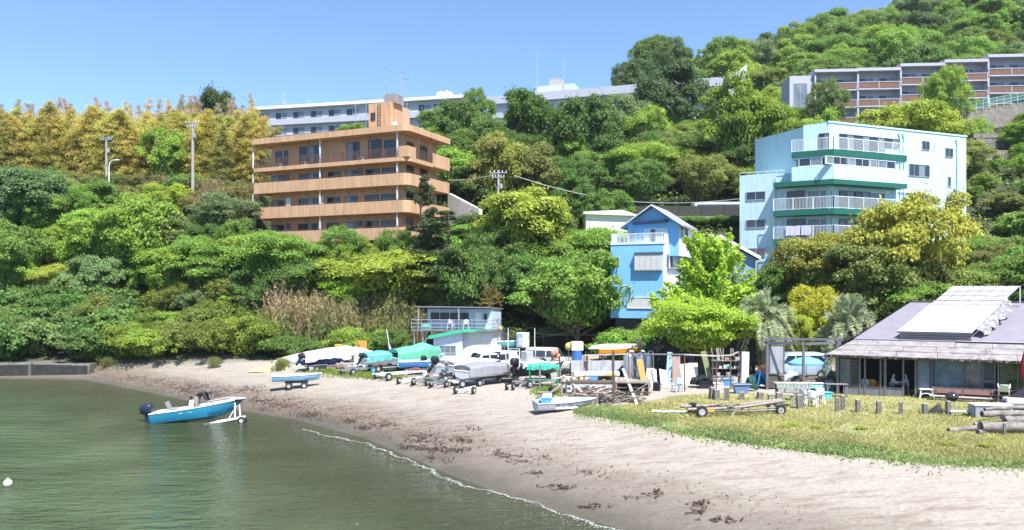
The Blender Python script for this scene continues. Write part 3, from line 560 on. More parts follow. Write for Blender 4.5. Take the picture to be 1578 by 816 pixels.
# ------------------------------------------------------------------ the wood: trees one can pick out
def tp(kind, name, label, cat, px, top, wpx, Y, color, group=None, rz=None):
    x = (px-CX)/FPX*Y; z = gz(x, Y); h = CAMH+(HY-top)/FPX*Y-z
    e = .22 if kind[:2] in ('ro', 'fi', 'la', 'op') else 0
    return plant(kind, name, label, cat, x, Y, max(h, .5)*(1+e), wpx/FPX*Y, color, group, rz, sink=max(h, .5)*e)
for a in [
 # left bank
 ('open1', 'leafy_tree', 'yellow-green tree with dark forked limbs on the left bank', 'tree', 205, 305, 150, 87, LIME),
 ('round2', 'leafy_tree', 'dark bluish-green rounded tree at the far left below the bamboo', 'tree', 42, 272, 150, 96, (.125, .20, .075)),
 ('round3', 'leafy_tree', 'mid green tree at the left edge above the light big-leaved bushes', 'tree', 15, 345, 130, 87, MIDG),
 ('layer1', 'leafy_tree', 'layered bright green tree below the left end of the orange building', 'tree', 432, 352, 130, 84, GREEN),
 ('layer2', 'leafy_tree', 'layered green tree left of the one below the orange building', 'tree', 330, 372, 140, 84, GREEN),
 ('fine1', 'leafy_tree', 'grey-green soft tree below the tall power pole', 'tree', 345, 303, 120, 97, GREYG),
 ('fine2', 'leafy_tree', 'green tree with a rounded crown in front of the lowest orange balcony', 'tree', 532, 357, 105, 85.5, MIDG),
 ('layer1', 'leafy_tree', 'broad yellow-green tree below the orange building', 'tree', 590, 382, 190, 82, YELG),
 ('round1', 'leafy_tree', 'bright green round tree standing out against the bamboo grove', 'tree', 256, 203, 74, 109, LIME),
 ('round2', 'leafy_tree', 'dark green tree on the skyline right of the bamboo', 'tree', 335, 163, 84, 128, (.06, .095, .03)),
 ('fine1', 'leafy_tree', 'green tree on the skyline touching the end of the bamboo grove', 'tree', 288, 168, 60, 128, OLIVE),
 ('fine2', 'leafy_tree', 'greenish-yellow tree between bamboo and orange building', 'tree', 365, 196, 60, 116, (.17, .17, .035)),
 # middle
 ('pine1', 'pine_tree', 'dark pine leaning in front of the orange building corner', 'pine', 648, 280, 62, 83, (.085, .12, .04)),
 ('pine1', 'pine_tree', 'wide dark pine right of the orange building base', 'pine', 690, 330, 120, 82, (.07, .105, .035)),
 ('round1', 'leafy_tree', 'dark tree below the wide pine, above the boathouse roof', 'tree', 715, 385, 110, 81, DARKG),
 ('layer2', 'leafy_tree', 'large yellow-green tree in the middle, right of the orange building', 'tree', 812, 290, 190, 88, YELG),
 ('fine1', 'leafy_tree', 'dark green tree under the large yellow-green one', 'tree', 770, 385, 120, 84, DARKG),
 ('round3', 'leafy_tree', 'spreading mid green tree left of the blue house, over the yard', 'tree', 885, 398, 170, 75, GREEN),
 ('fine2', 'leafy_tree', 'dark green tree behind the spreading one, left of the blue house', 'tree', 850, 405, 110, 82, MIDG),
 ('feather1', 'leafy_tree', 'feathery spring-green tree in front of the blue house', 'tree', 1094, 352, 150, 63, (.30, .42, .06)),
 ('layer1', 'leafy_tree', 'low yellow-green spreading tree below the feathery tree', 'tree', 1078, 452, 150, 57, (.27, .37, .045)),
 ('round3', 'leafy_tree', 'big olive-yellow tree in front of the pale blue apartment block', 'tree', 1385, 313, 195, 66, (.29, .295, .05)),
 ('layer1', 'leafy_tree', 'olive tree left of the big one, in front of the pale blue block', 'tree', 1285, 352, 140, 68, (.23, .235, .045)),
 ('round2', 'leafy_tree', 'dark green tree under the olive trees behind the cafe', 'tree', 1330, 400, 180, 64, (.15, .185, .05)),
 ('round1', 'leafy_tree', 'dark green tree right of the olive trees behind the cafe', 'tree', 1425, 405, 130, 65, (.15, .19, .055)),
 ('fine1', 'leafy_tree', 'bright yellow spreading tree between the two big palms', 'tree', 1258, 448, 105, 62, (.36, .36, .04)),
 ('layer2', 'leafy_tree', 'small yellow-green tree right of the left big palm', 'tree', 1228, 478, 60, 60, (.28, .34, .04)),
 ('palm1', 'palm_tree', 'grey-green feather palm on a short trunk left of the pergola', 'palm', 1178, 440, 116, 57, (.30, .34, .20)),
 ('palm2', 'palm_tree', 'low grey-green feather palm behind the left end of the cafe roof', 'palm', 1308, 448, 130, 56, (.27, .31, .18)),
 ('palm3', 'palm_tree', 'small fan palm with brown fronds behind the boathouse', 'palm', 755, 440, 48, 78, (.22, .19, .07)),
 # hill
 ('open1', 'leafy_tree', 'open yellow-green tree with dark limbs left above the pale blue block', 'tree', 1150, 128, 130, 112, (.17, .235, .03)),
 ('fine1', 'leafy_tree', 'pale green tree in front of the terraced flats', 'tree', 1275, 131, 78, 126, (.13, .185, .055)),
 ('fine2', 'leafy_tree', 'yellow-green tree before the middle of the terraced flats', 'tree', 1455, 112, 90, 122, LIME),
 ('layer1', 'leafy_tree', 'flat-topped yellow-green tree just above the pale blue block roof', 'tree', 1400, 158, 150, 110, YELG),
 ('layer2', 'leafy_tree', 'yellow-green tree above the left roof corner of the pale blue block', 'tree', 1262, 172, 90, 108, LIME),
 ('fine1', 'leafy_tree', 'dark umbrella-shaped tree on the skyline left of the mountain', 'tree', 1035, 74, 70, 208, (.13, .185, .06)),
 ('fine2', 'leafy_tree', 'rounded dark tree at the left foot of the mountain skyline', 'tree', 975, 96, 80, 190, (.09, .135, .045)),
 ('fine1', 'leafy_tree', 'small rounded tree on the skyline between the two white hotel wings', 'tree', 735, 145, 70, 140, MIDG),
 ('fine2', 'leafy_tree', 'tree with soft grey-green crown below the long white hotel wing end', 'tree', 950, 158, 120, 140, GREYG),
 ('round2', 'leafy_tree', 'grey-green tree in front of the right end of the hotel wing', 'tree', 1030, 120, 130, 150, (.075, .115, .045)),
 ('layer1', 'leafy_tree', 'yellow-topped tree in the middle of the wooded hill', 'tree', 993, 160, 70, 135, LIME),
 ('layer2', 'leafy_tree', 'yellow-brown tree behind the power pole in the middle', 'tree', 770, 205, 100, 105, (.22, .23, .05)),
 ('round1', 'leafy_tree', 'dark broad tree on the hill above the large yellow-green one', 'tree', 890, 160, 130, 122, (.08, .135, .034)),
 ('round3', 'leafy_tree', 'dark green tree right of the white hotel, top of the slope', 'tree', 720, 165, 90, 128, DARKG),
 ('round2', 'leafy_tree', 'bright green mounded tree below the long hotel wing', 'tree', 815, 158, 110, 132, (.075, .14, .026)),
]:
    tp(*a)
tw = tag(link('bare_bush', TWIG, None), 'bare grey twiggy bush beside the orange boat in the yard', 'bush')
p = on_ground(985, 562, 40, 75); tw.location = p; tw.scale = (1.05, 1.05, 1.0)

# ------------------------------------------------------------------ the wood: trees and shrubs that look alike, placed one by one
AVOID = []   # (px0, px1, Y0, Y1) kept free for buildings and roads
AVOID += [(385, 700, 87.5, 113), (935, 1100, 70.5, 80), (1130, 1500, 78, 99), (880, 1145, 96.2, 104.5), (380, 720, 143, 175), (750, 1150, 155, 180), (1210, 1700, 132, 152), (625, 765, 70, 80), (150, 310, 102.5, 106)]
def free(px, Y, pad=0): return not any(a-pad <= px <= b+pad and c <= Y <= d for a, b, c, d in AVOID)
HILLB = [(770, 'beside the orange block'), (860, 'below the hotel plant room'), (940, 'below the long hotel wing'), (1030, 'above the cream shed'), (1110, 'above the blue house'), (1300, 'left of the pale block')]
LEFTB = [(60, 'at the left edge'), (150, 'above the seawall'), (230, 'near the street lamp'), (320, 'near the tall pole'), (450, 'towards the orange block')]
RIGHTB = [(1300, 'above the pale block left end'), (1400, 'above the pale block middle'), (1490, 'above the pale block right end'), (1700, 'at the right edge')]
MOUNTB = [(1080, 'at its left foot'), (1180, 'above the white fin wall'), (1290, 'above the stair block'), (1390, 'above the second flats'), (1490, 'above the fourth flats'), (1700, 'at the right edge')]
YARDB = [(480, 'behind the white-covered boat'), (560, 'behind the orange hoarding'), (620, 'behind the green tarpaulin'), (700, 'left of the boathouse'), (800, 'right of the boathouse'), (880, 'behind the white van'), (1000, 'left of the blue house')]
LOOK = {  # group: (what it is, places by picture column, depth words)
 'trees on the left bank': ('tree on the left bank', LEFTB, ('front', 'back')), 'big-leaved shrubs on the left bank': ('big-leaved shrub on the left bank', [(30, 'at the left edge'), (80, 'behind the seawall'), (130, 'at the seawall end'), (200, 'left of the olive shrubs')], ('low', 'middle', 'high')),
 'olive shrubs behind the beach': ('shrub behind the beach', [(210, 'right of the seawall'), (270, 'left of the turquoise boat'), (330, 'behind the turquoise boat'), (450, 'behind the yellow kayak')], ('low', 'middle', 'high')), 'verge shrubs below the bamboo': ('shrub on the road verge', LEFTB, ('front', 'back')),
 'trees on the middle hillside': ('tree in the hillside wood', HILLB, ('lower', 'middle', 'upper')), 'trees on the mountain': ('tree on the mountain', MOUNTB, ('lower', 'middle', 'upper', 'top')), 'trees below the terraced flats': ('tree below the terraced flats', RIGHTB, ('lower', 'upper')),
 'shrubs on the right slope': ('shrub on the stone-terraced slope', [(1530, 'next to the pale block'), (1575, 'midway'), (1700, 'at the right edge')], ('low', 'middle', 'high')), 'trees behind the cafe': ('tree behind the cafe', [(1440, 'left of the solar panels'), (1520, 'above the solar panels'), (1700, 'at the right edge')], ('near', 'far')),
 'bushy trees by the blue house': ('bushy tree', [(1130, 'right of the blue house'), (1180, 'behind the left palm'), (1300, 'below the pale block')], ('near', 'far')), 'trees behind the boathouse yard': ('tree on the slope', YARDB, ('lower', 'upper')), 'trees below the orange building': ('tree below the orange block', [(480, 'under its left end'), (560, 'under its middle'), (640, 'under its right half'), (720, 'right of its corner')], ('lower', 'upper')),
 'dry reeds behind the boat yard': ('tall dry reed clump', YARDB, ('near', 'far')), 'shrubs behind the covered boats': ('shrub', YARDB, ('near', 'far')), 'dry reeds on the verge': ('dry reed clump on the verge', [(290, 'left of the tall pole'), (340, 'right of the tall pole'), (420, 'towards the orange block')], ('near', 'far')),
 'bamboo grove on the left': ('bamboo cane in the grove', LEFTB, ('front', 'middle', 'back')), 'bamboo tips on the left skyline': ('thin bamboo tip above the grove', LEFTB, ('near', 'far')), 'dry thicket left of the blue house': ('brown dry thicket left of the blue house', [(930, 'its left part'), (1000, 'its right part')], ('near', 'far')), 'shrubs at the foot of the blue house': ('shrub at the blue house foot', [(960, 'left'), (1000, 'middle'), (1060, 'right')], ('near', 'far')),
}
def shade_name(c):
    r, g_, b = c; v = max(r, g_)
    if r > g_*1.04: return 'golden'
    if r > g_*.84: return 'bright yellow-green' if v > .27 else 'olive'
    if b > g_*.36: return 'grey-green'
    return 'lime green' if v > .28 else 'fresh green' if v > .2 else 'mid green' if v > .15 else 'dark green'
def fill(px0, px1, Y0, Y1, sp, kinds, cols, h0, h1, name, label, cat, group, wk=1.0, tries=30, seed=0, fn=None):
    g = random.Random(seed); done = []; x0, x1 = (px0-CX)/FPX, (px1-CX)/FPX; area = abs(x1-x0)*(Y0+Y1)/2*(Y1-Y0); n = int(area/(sp*sp)*1.1*tries)
    for _ in range(n):
        Y = g.uniform(Y0, Y1); px = g.uniform(px0, px1); x = (px-CX)/FPX*Y
        if not free(px, Y) or any((x-q[0])**2+(Y-q[1])**2 < sp*sp for q in done): continue
        if fn and not fn(px, Y): continue
        done.append((x, Y)); h = g.uniform(h0, h1); kd = g.choice(kinds); w_ = {'ro': 1.12, 'fi': 1.1, 'la': 1.25, 'op': 1.15, 'bu': 1.75, 'bi': 1.75, 'ba': .24, 're': .6, 'pa': .8, 'fe': .7, 'pi': .6}[kd[:2]]
        cc = jitter(g.choice(cols)); lab = label
        if group in LOOK:
            base, bins, rows = LOOK[group]; where = next(t for q, t in bins if px < q or q == bins[-1][0]); row = rows[min(len(rows)-1, int((Y-Y0)/(Y1-Y0)*len(rows)))]
            lab = (shade_name(cc)+' ' if kd[:2] != 're' else ('pale ' if cc[0] > .27 else 'brownish '))+base+', '+row+' row, '+where
        e = .3 if kd[:2] in ('ro', 'fi', 'la', 'op') else 0
        plant(kd, name, lab, cat, x, Y, h*(1+e), h*w_*wk*g.uniform(.85, 1.2), cc, group, g.uniform(0, 6.28), sink=h*e)
    return len(done)
cnt = {}
cnt['bamboo'] = fill(-40, 395, 109, 125, 1.62, ['bamboo1', 'bamboo2', 'bamboo3'], [(.55, .49, .15), (.50, .47, .14), (.56, .48, .14), (.42, .42, .12)], 11.0, 13.6, 'bamboo', 'golden bamboo cane in the grove on the left skyline', 'bamboo', 'bamboo grove on the left', 1.5, 20, 1, lambda px, Y: not (225 < px < 290 and Y < 113))
cnt['tips'] = fill(-40, 400, 122, 132, 1.9, ['bamboo4'], [(.52, .44, .26), (.48, .40, .26)], 13.5, 18.0, 'bamboo', 'tall thin bamboo tip rising above the grove', 'bamboo', 'bamboo tips on the left skyline', .85, 12, 2)
cnt['bankbush'] = fill(-130, 185, 74.2, 84, 2.1, ['bigleaf', 'bigleaf', 'bush1'], [(.10, .175, .045), (.12, .19, .05), (.085, .15, .04)], 2.2, 3.4, 'shrub', 'light green big-leaved shrub on the left bank', 'shrub', 'big-leaved shrubs on the left bank', 1.0, 14, 3)
cnt['bankbush2'] = fill(150, 420, 74, 82.5, 1.9, ['bush1', 'bush2', 'bush3'], [(.13, .17, .03), OLIVE, (.16, .185, .035), GREYG, LIME], 1.9, 3.3, 'shrub', 'olive-green shrub at the back of the beach', 'shrub', 'olive shrubs behind the beach', 1.0, 14, 4)
cnt['banktree'] = fill(-150, 395, 84, 97, 3.7, ['round1', 'round2', 'fine1', 'fine2', 'layer1', 'open1'], [MIDG, GREEN, (.08, .15, .028), DARKG, LIME, GREYG, YELG], 4.2, 5.8, 'leafy_tree', 'green tree on the steep left bank below the bamboo', 'tree', 'trees on the left bank', 1.0, 14, 5)
cnt['roadbush'] = fill(-30, 395, 97, 109, 2.5, ['bush1', 'bush2', 'bush3'], [OLIVE, YELG, MIDG, (.17, .17, .05)], 1.8, 3.2, 'shrub', 'shrub on the road verge below the bamboo', 'shrub', 'verge shrubs below the bamboo', 1.0, 12, 6)
cnt['reedhill'] = fill(235, 400, 101, 109, 2.3, ['reeds1', 'reeds2'], [(.28, .22, .13), (.24, .20, .10)], 2.6, 3.8, 'reed_clump', 'dry tan reed clump on the verge below the bamboo', 'reeds', 'dry reeds on the verge', 1.5, 10, 7, lambda px, Y: Y < 108)
cnt['reedyard'] = fill(425, 690, 76.3, 80.5, 1.55, ['reeds1', 'reeds2'], [(.34, .28, .16), (.31, .27, .13), (.22, .23, .08)], 3.4, 5.6, 'reed_clump', 'tall dry reed clump behind the boat yard', 'reeds', 'dry reeds behind the boat yard', 1.1, 12, 8)
cnt['yardbush'] = fill(400, 640, 74.5, 78.5, 2.0, ['bush1', 'bush3', 'bush2'], [MIDG, DARKG, LIME, OLIVE], 1.6, 3.0, 'shrub', 'green shrub behind the covered boats', 'shrub', 'shrubs behind the covered boats', 1.0, 12, 9)
cnt['below'] = fill(395, 700, 80.5, 87, 3.0, ['round1', 'fine1', 'layer1', 'layer2'], [GREEN, MIDG, DARKG, LIME, YELG], 4.2, 6.2, 'leafy_tree', 'green tree on the slope below the orange building', 'tree', 'trees below the orange building', 1.0, 12, 10)
cnt['mid'] = fill(690, 945, 79.5, 96, 3.9, ['round1', 'round2', 'fine1', 'layer1'], [DARKG, MIDG, DARKG, GREEN], 5.0, 7.0, 'leafy_tree', 'dark green tree on the slope behind the boathouse yard', 'tree', 'trees behind the boathouse yard', 1.0, 12, 11)
cnt['drybush'] = fill(895, 965, 80, 88, 2.2, ['reeds1', 'bush3'], [(.22, .18, .09), (.18, .16, .08)], 3.2, 4.6, 'dry_thicket', 'brown dry thicket left of the blue house', 'thicket', 'dry thicket left of the blue house', 1.1, 10, 12)
cnt['hill'] = fill(680, 1245, 106, 148, 5.0, ['round1', 'round2', 'round3', 'fine1', 'fine2', 'layer1', 'layer2'], [DARKG, MIDG, (.08, .14, .034), (.105, .17, .038), OLIVE, GREEN, LIME], 6.0, 8.6, 'leafy_tree', 'leafy tree in the dense wood on the middle hillside', 'tree', 'trees on the middle hillside', 1.0, 14, 13)
#cnt['hotelfront'] = fill(380, 720, 116, 142, 6.5, ['round2', 'fine1'], [GREEN, MIDG], 5, 6.5, 'leafy_tree', 'green tree between the orange building and the white hotel', 'tree', 'trees below the white hotel', 1.0, 8, 14)
cnt['right1'] = fill(1215, 1640, 99, 123, 5.2, ['layer1', 'layer2', 'fine1', 'round3'], [LIME, YELG, GREEN, OLIVE, MIDG], 4.0, 5.6, 'leafy_tree', 'yellow-green tree below the terraced flats', 'tree', 'trees below the terraced flats', 1.0, 12, 15, lambda px, Y: not (px > 1490 and Y < 112))
cnt['right2'] = fill(1490, 1640, 80, 112, 4.0, ['bush1', 'bush2', 'bush3', 'bigleaf'], [GREEN, OLIVE, LIME, MIDG], 1.5, 3.2, 'shrub', 'shrub on the steep slope right of the pale blue block', 'shrub', 'shrubs on the right slope', 1.0, 10, 16)
cnt['right3'] = fill(1380, 1640, 62, 78, 3.4, ['fine1', 'round1', 'layer1'], [GREEN, MIDG, OLIVE, (.12, .17, .04)], 3.0, 5.4, 'leafy_tree', 'green tree behind the cafe roof on the right', 'tree', 'trees behind the cafe', 1.2, 10, 17)
cnt['house'] = fill(1010, 1230, 62, 77, 3.2, ['round1', 'bush1', 'fine1'], [MIDG, DARKG, GREEN], 2.4, 4.2, 'leafy_tree', 'green bushy tree between the blue house and the pale blue block', 'tree', 'bushy trees by the blue house', 1.2, 10, 18, lambda px, Y: px > 1100 or Y > 77)
cnt['mount'] = fill(965, 1690, 160, 262, 7.6, ['round1', 'round2', 'fine1', 'fine2', 'round3', 'layer1'], [MIDG, DARKG, (.10, .165, .042), GREEN, GREYG, (.14, .2, .045), LIME], 6, 12.5, 'leafy_tree', 'tree in the wood covering the mountain on the right', 'tree', 'trees on the mountain', 1.08, 14, 19, lambda px, Y: Y > 184 or px > 1160)
cnt['housefoot'] = fill(945, 1030, 67.6, 70.4, 1.4, ['bush1', 'bush2', 'bush3'], [MIDG, GREEN, OLIVE], 1.8, 2.8, 'shrub', 'green shrub at the foot of the sky-blue house', 'shrub', 'shrubs at the foot of the blue house', 1.0, 10, 22)
print('PLANTS', cnt, sum(cnt.values()))
def build_undergrowth():
    """low leaf cover between the trees"""
    g = np.random.default_rng(9); n = 160000; px = g.uniform(-520, 1900, n); Y = 72+(g.random(n)**1.3)*190; X = (px-CX)/FPX*Y
    h = hill(X, Y); ok = (h > 1.9)
    for a, b, c, d in AVOID: ok &= ~((px > a) & (px < b) & (Y > c) & (Y < d))
    X, Y = X[ok], Y[ok]; Z = ground(X, Y)+g.random(len(X))**1.5*(.6+.8*(vnoise(X, Y, .5, 8)+1)*.5); P = np.stack([X, Y, Z], 1)
    Nn = g.normal(0, .5, P.shape)+np.array([0, -.2, 1]); me = leaves('undergrowth', P, Nn, g.uniform(.14, .34, len(P))*(.6+Y/160), np.clip(.5+.35*vnoise(X, Y, .4, 5)+g.normal(0, .18, len(P)), 0, 1), g, .55)
    o = tag(link('undergrowth', me, None), 'low green undergrowth covering the hillside between the trees', 'undergrowth', None, 'stuff'); o.color = (.11, .16, .04, 1)
build_undergrowth()
# ------------------------------------------------------------------ buildings
GLASS = mat('dark_window_glass', (.028, .036, .050), .06, var=.25, scale=.6, spec=.6)
GLASSB = mat('curtained_window_glass', (.16, .20, .24), .12, var=.3, scale=.8, spec=.5)
WFRAME = mat('aluminium_frame', (.45, .46, .47), .45, .3, .06)
DFRAME = mat('dark_bronze_frame', (.05, .045, .045), .5, .2, .1)
RAILW = mat('white_railing', (.72, .74, .76), .5, 0, .05)
CONC = mat('concrete', (.34, .33, .31), .9, var=.2, scale=1.2, bump=.3, streak=.25)
AC = mat('air_conditioner_casing', (.66, .66, .63), .5, var=.06)
def window(par, x0, x1, z0, z1, y, n=2, frame=WFRAME, glass=GLASS, fw=.06, d=.08, name='window'):
    """framed window on the plane y (outside is -y): frame, then one pane per light"""
    b = MB(); b.box(x0, x1, y-d, y, z0, z0+fw); b.box(x0, x1, y-d, y, z1-fw, z1); b.box(x0, x0+fw, y-d, y, z0+fw, z1-fw); b.box(x1-fw, x1, y-d, y, z0+fw, z1-fw)
    st = (x1-x0)/n
    for i in range(1, n): b.box(x0+st*i-fw*.4, x0+st*i+fw*.4, y-d*.8, y, z0+fw, z1-fw)
    o = b.build(name, frame, par)
    for i in range(n):
        q = MB(); q.box(x0+st*i+fw*.3, x0+st*(i+1)-fw*.3, y-d*.45-(.012 if i % 2 else 0), y-.01, z0+fw*.5, z1-fw*.5)
        q.build('pane', glass if not isinstance(glass, (list, tuple)) else glass[i % len(glass)], o)
    return o
def railing(par, pts, z0, z1, m, name='railing', bar=.11, r=.018, post=1.8, rail=.028):
    """bar railing along a plan polyline"""
    b = MB()
    for (ax, ay), (bx, by) in zip(pts[:-1], pts[1:]):
        L = math.hypot(bx-ax, by-ay); n = max(1, int(L/bar)); k = max(1, round(L/post))
        b.beam((ax, ay, z1), (bx, by, z1), rail*2, rail*2); b.beam((ax, ay, z0+.08), (bx, by, z0+.08), rail*1.4, rail*1.4)
        for i in range(n+1): t = i/n; b.beam((ax+(bx-ax)*t, ay+(by-ay)*t, z0+.08), (ax+(bx-ax)*t, ay+(by-ay)*t, z1), r*1.6)
        for i in range(k+1): t = i/k; b.beam((ax+(bx-ax)*t, ay+(by-ay)*t, z0), (ax+(bx-ax)*t, ay+(by-ay)*t, z1+.01), rail*2)
    return b.build(name, m, par)
def aircon(par, x, y, z):
    b = MB(); b.box(x-.4, x+.4, y-.3, y, z, z+.56); o = b.build('air_conditioner', AC, par, bevel=.02)
    g_ = MB(); g_.lathe([(.21, 0), (.21, .02)], 14, 'y', (x-.1, y-.325, z+.28)); g_.build('fan_grille', DFRAME, o)

def orange_building():
    F = Facade(-11.55, 89.7, R(-24.3)); Z0 = 10.0
    T = thing('apartment_building', 'orange-brown five-storey apartment block with long solid balconies', 'building', (F.o.x, F.o.y, Z0), F.a)
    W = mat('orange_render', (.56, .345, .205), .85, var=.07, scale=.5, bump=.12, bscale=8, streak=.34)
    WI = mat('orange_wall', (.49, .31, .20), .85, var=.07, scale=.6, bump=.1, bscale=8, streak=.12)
    POST = mat('pale_downpipe', (.62, .64, .66), .5, var=.05); BR = mat('brown_railing', (.13, .08, .06), .5)
    uL, uW, dep, vW = -21.8, -20.4, 9.6, 1.5; zz = lambda z: z-Z0
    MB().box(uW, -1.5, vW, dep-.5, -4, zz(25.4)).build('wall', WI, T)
    def ring(x0, x1, y0, y1, r=.9, n=6):
        pts = [(x0, y1), (x0, y0)]
        pts += [(x1-r+r*math.sin(math.pi/2*i/n), y0+r-r*math.cos(math.pi/2*i/n)) for i in range(n+1)]
        return pts+[(x1, y1)]
    # roof slab and floor slabs with their balustrades
    b = MB(); b.prism(list(ring(uL-.1, .12, -.12, dep)), zz(25.42), zz(26.1)); rf = b.build('roof', W, T)
    b = MB()
    for i in range(30):
        u = uL+1.2+i*.42
        if i % 2: b.beam((u, .5, zz(26.1)), (u+.25, 2.4, zz(26.75)), .05)
        b.beam((u, 2.4, zz(26.1)), (u, 2.4, zz(26.75)), .04)
    b.beam((uL+1.2, 2.4, zz(26.75)), (uL+13.5, 2.4, zz(26.75)), .05); b.build('roof_rack', mat('dark_steel', (.09, .09, .1), .5, .5), rf)
    for k, (zt, zb) in enumerate([(20.75, 19.45), (17.75, 16.4), (14.75, 13.4)]):
        sl = MB(); sl.prism(ring(uL, 0, 0, dep), zz(zb), zz(zb)+.22); s = sl.build('balcony_slab', W, T)
        o = ring(uL, 0, 0, dep); i_ = ring(uL+.15, -.15, .15, dep, .78)
        bl = MB(); n = len(o)
        V = [(x, y, zz(zb)+.22) for x, y in o]+[(x, y, zz(zt)) for x, y in o]+[(x, y, zz(zt)) for x, y in i_]+[(x, y, zz(zb)+.22) for x, y in i_]
        fs = []
        for q in range(n-1):
            for a in range(3): fs.append((a*n+q, a*n+q+1, (a+1)*n+q+1, (a+1)*n+q))
        bl.add(V, fs); bl.build('balustrade', W, T)
        rl = MB(); rl.tube([(x, y, zz(zt)+.16) for x, y in o], .025, 5)
        for q in range(0, 13): rl.beam((uL+q*1.75, .08, zz(zt)), (uL+q*1.75, .08, zz(zt)+.16), .03)
        rl.build('hand_rail', BR, T)
        vents = MB()
        for q in range(9): vents.lathe([(.07, 0), (.07, .09)], 8, 'y', (uW+1.5+q*2.0, vW-.09, zz(zb)-.32))
        vents.build('vent_row', DFRAME, T)
    sl = MB(); sl.prism(ring(uL, 0, 0, dep), zz(22.1), zz(22.55)); sl.build('balcony_slab', W, T)
    railing(T, [(uL+.08, 3), (uL+.08, .08), (-1.2, .08)], zz(22.55), zz(23.6), BR, bar=.16); railing(T, [(-.06, 1.8), (-.06, 5.6)], zz(22.55), zz(23.6), BR, bar=.16)
    c = MB(); c.box(-1.2, 0, 0, .15, zz(22.55), zz(23.75)); c.box(-.15, 0, .15, 1.8, zz(22.55), zz(23.75)); c.build('balustrade', W, T)
    c = MB(); c.box(-.15, 0.05, 5.6, dep, zz(22.2), zz(23.75)); c.build('balustrade', W, T)
    # thin posts from slab to slab
    for px in (390, 493, 612):
        u = F.u(px, .25)
        for (a, bz) in [(23.6 if False else 22.55, 25.42), (20.85, 21.95), (17.85, 19.45), (14.85, 16.4), (10.5, 13.4)]:
            MB().box(u-.07, u+.07, .2, .34, zz(a), zz(bz)).build('post', POST, T)
    for px in (436, 476, 528, 570, 634, 655):
        u = F.u(px, .2) if px < 620 else None
        if u is not None: MB().box(u-.04, u+.04, .16, .24, zz(22.55), zz(25.42)).build('post', BR, T)
    for y in (2.6, 5.2): MB().box(-.14, -.06, y, y+.08, zz(22.55), zz(25.42)).build('post', BR, T)
    # windows: (left px, right px) on the recessed wall, floor by floor
    fl = {22.62: [(425, 444, 2.05), (462, 493, 2.35), (535, 554, 2.35), (568, 588, 2.4), (592, 611, 2.2)],
          19.9: [(419, 439, 1.6), (461, 491, 1.6), (506, 525, 1.6), (533, 552, 1.6), (564, 585, 1.6), (589, 609, 1.6)],
          16.9: [(419, 438, 1.6), (461, 490, 1.6), (505, 524, 1.6), (532, 551, 1.6), (563, 584, 1.6), (588, 609, 1.6)],
          13.9: [(418, 438, 1.6), (460, 489, 1.6), (504, 523, 1.6), (532, 557, 1.6), (563, 583, 1.6), (588, 609, 1.6)],
          10.9: [(461, 485, 1.7), (530, 550, 1.7)]}
    k = 0
    for z, ws in fl.items():
        for a, bb, h in ws:
            k += 1; hz = z+(.2 if h < 2 else 0); window(T, F.u(a, vW), F.u(bb, vW), zz(hz), zz(hz)+h, vW, 4 if bb-a > 26 else 2, DFRAME, [GLASS, GLASS, GLASSB] if k % 3 else [GLASSB, GLASS], .05)
    for z in (22.6, 19.9, 16.9, 13.9):
        for y, ww in ((2.2, 1.5), (5.2, 1.6)):
            b = MB(); hh = 1.5
            o = thing('w', None, None); o.name = 'side_window'; o.parent = T; o.location = (-1.5, y, 0); o.rotation_euler = (0, 0, R(90))
            for kk in ('label', 'category'):
                if kk in o: del o[kk]
            f = MB(); f.box(0, ww, -.06, 0, zz(z)+.6, zz(z)+.66); f.box(0, ww, -.06, 0, zz(z)+.6+hh-.06, zz(z)+.6+hh); f.box(0, .06, -.06, 0, zz(z)+.66, zz(z)+.54+hh); f.box(ww-.06, ww, -.06, 0, zz(z)+.66, zz(z)+.54+hh); f.box(ww/2-.03, ww/2+.03, -.05, 0, zz(z)+.66, zz(z)+.54+hh)
            f.build('frame', DFRAME, o); MB().box(.04, ww-.04, -.03, -.008, zz(z)+.64, zz(z)+.56+hh).build('pane', GLASS, o)
    aircon(T, F.u(558, 1.2), 1.2, zz(22.56)); aircon(T, F.u(470, 1.2), 1.2, zz(22.56)); aircon(T, F.u(432, 1.2), 1.2, zz(22.56))
    # privacy screens between flats
    SCR = mat('screen_panel', (.55, .56, .56), .6); BK = mat('screen_dark', (.10, .08, .07), .6)
    for zt, px, mm in ((20.85, 444, BK), (20.85, 495, BK), (20.85, 557, BK), (17.85, 446, SCR), (17.85, 496, SCR), (14.85, 446, BK), (14.85, 557, BK)):
        u = F.u(px, .8); MB().box(u-.3, u+.35, .55, .59, zz(zt), zz(zt)+.9).build('screen', mm, T)
    # stair tower on the roof
    u0, u1 = F.u(568, 4), F.u(596, 4); st = MB(); st.box(u0, u0+3.0, 4, 8.4, zz(26.1), zz(29.9)); tw_ = st.build('stair_tower', W, T)
    MB().box(u0+1.7, u0+3.3, 4.6, 6.6, zz(29.9), zz(31.0)).build('water_tank', mat('tank_grey', (.28, .25, .25), .6), tw_)
    window(T, u0+.35, u0+.95, zz(27.9), zz(28.8), 4, 1, DFRAME, GLASS); 
    ld = MB()
    for x in (u0+1.35, u0+1.75): ld.tube([(x, 3.9, zz(26.1)), (x, 3.9, zz(29.9))], .025, 4)
    for i in range(12): ld.tube([(u0+1.35, 3.9, zz(26.3)+i*.3), (u0+1.75, 3.9, zz(26.3)+i*.3)], .02, 4)
    ld.build('ladder', DFRAME, tw_)
    railing(T, [(u0-.6, 3.4), (u0+3.6, 3.4), (u0+3.6, 8)], zz(26.1), zz(26.9), BR, 'roof_railing', .2)
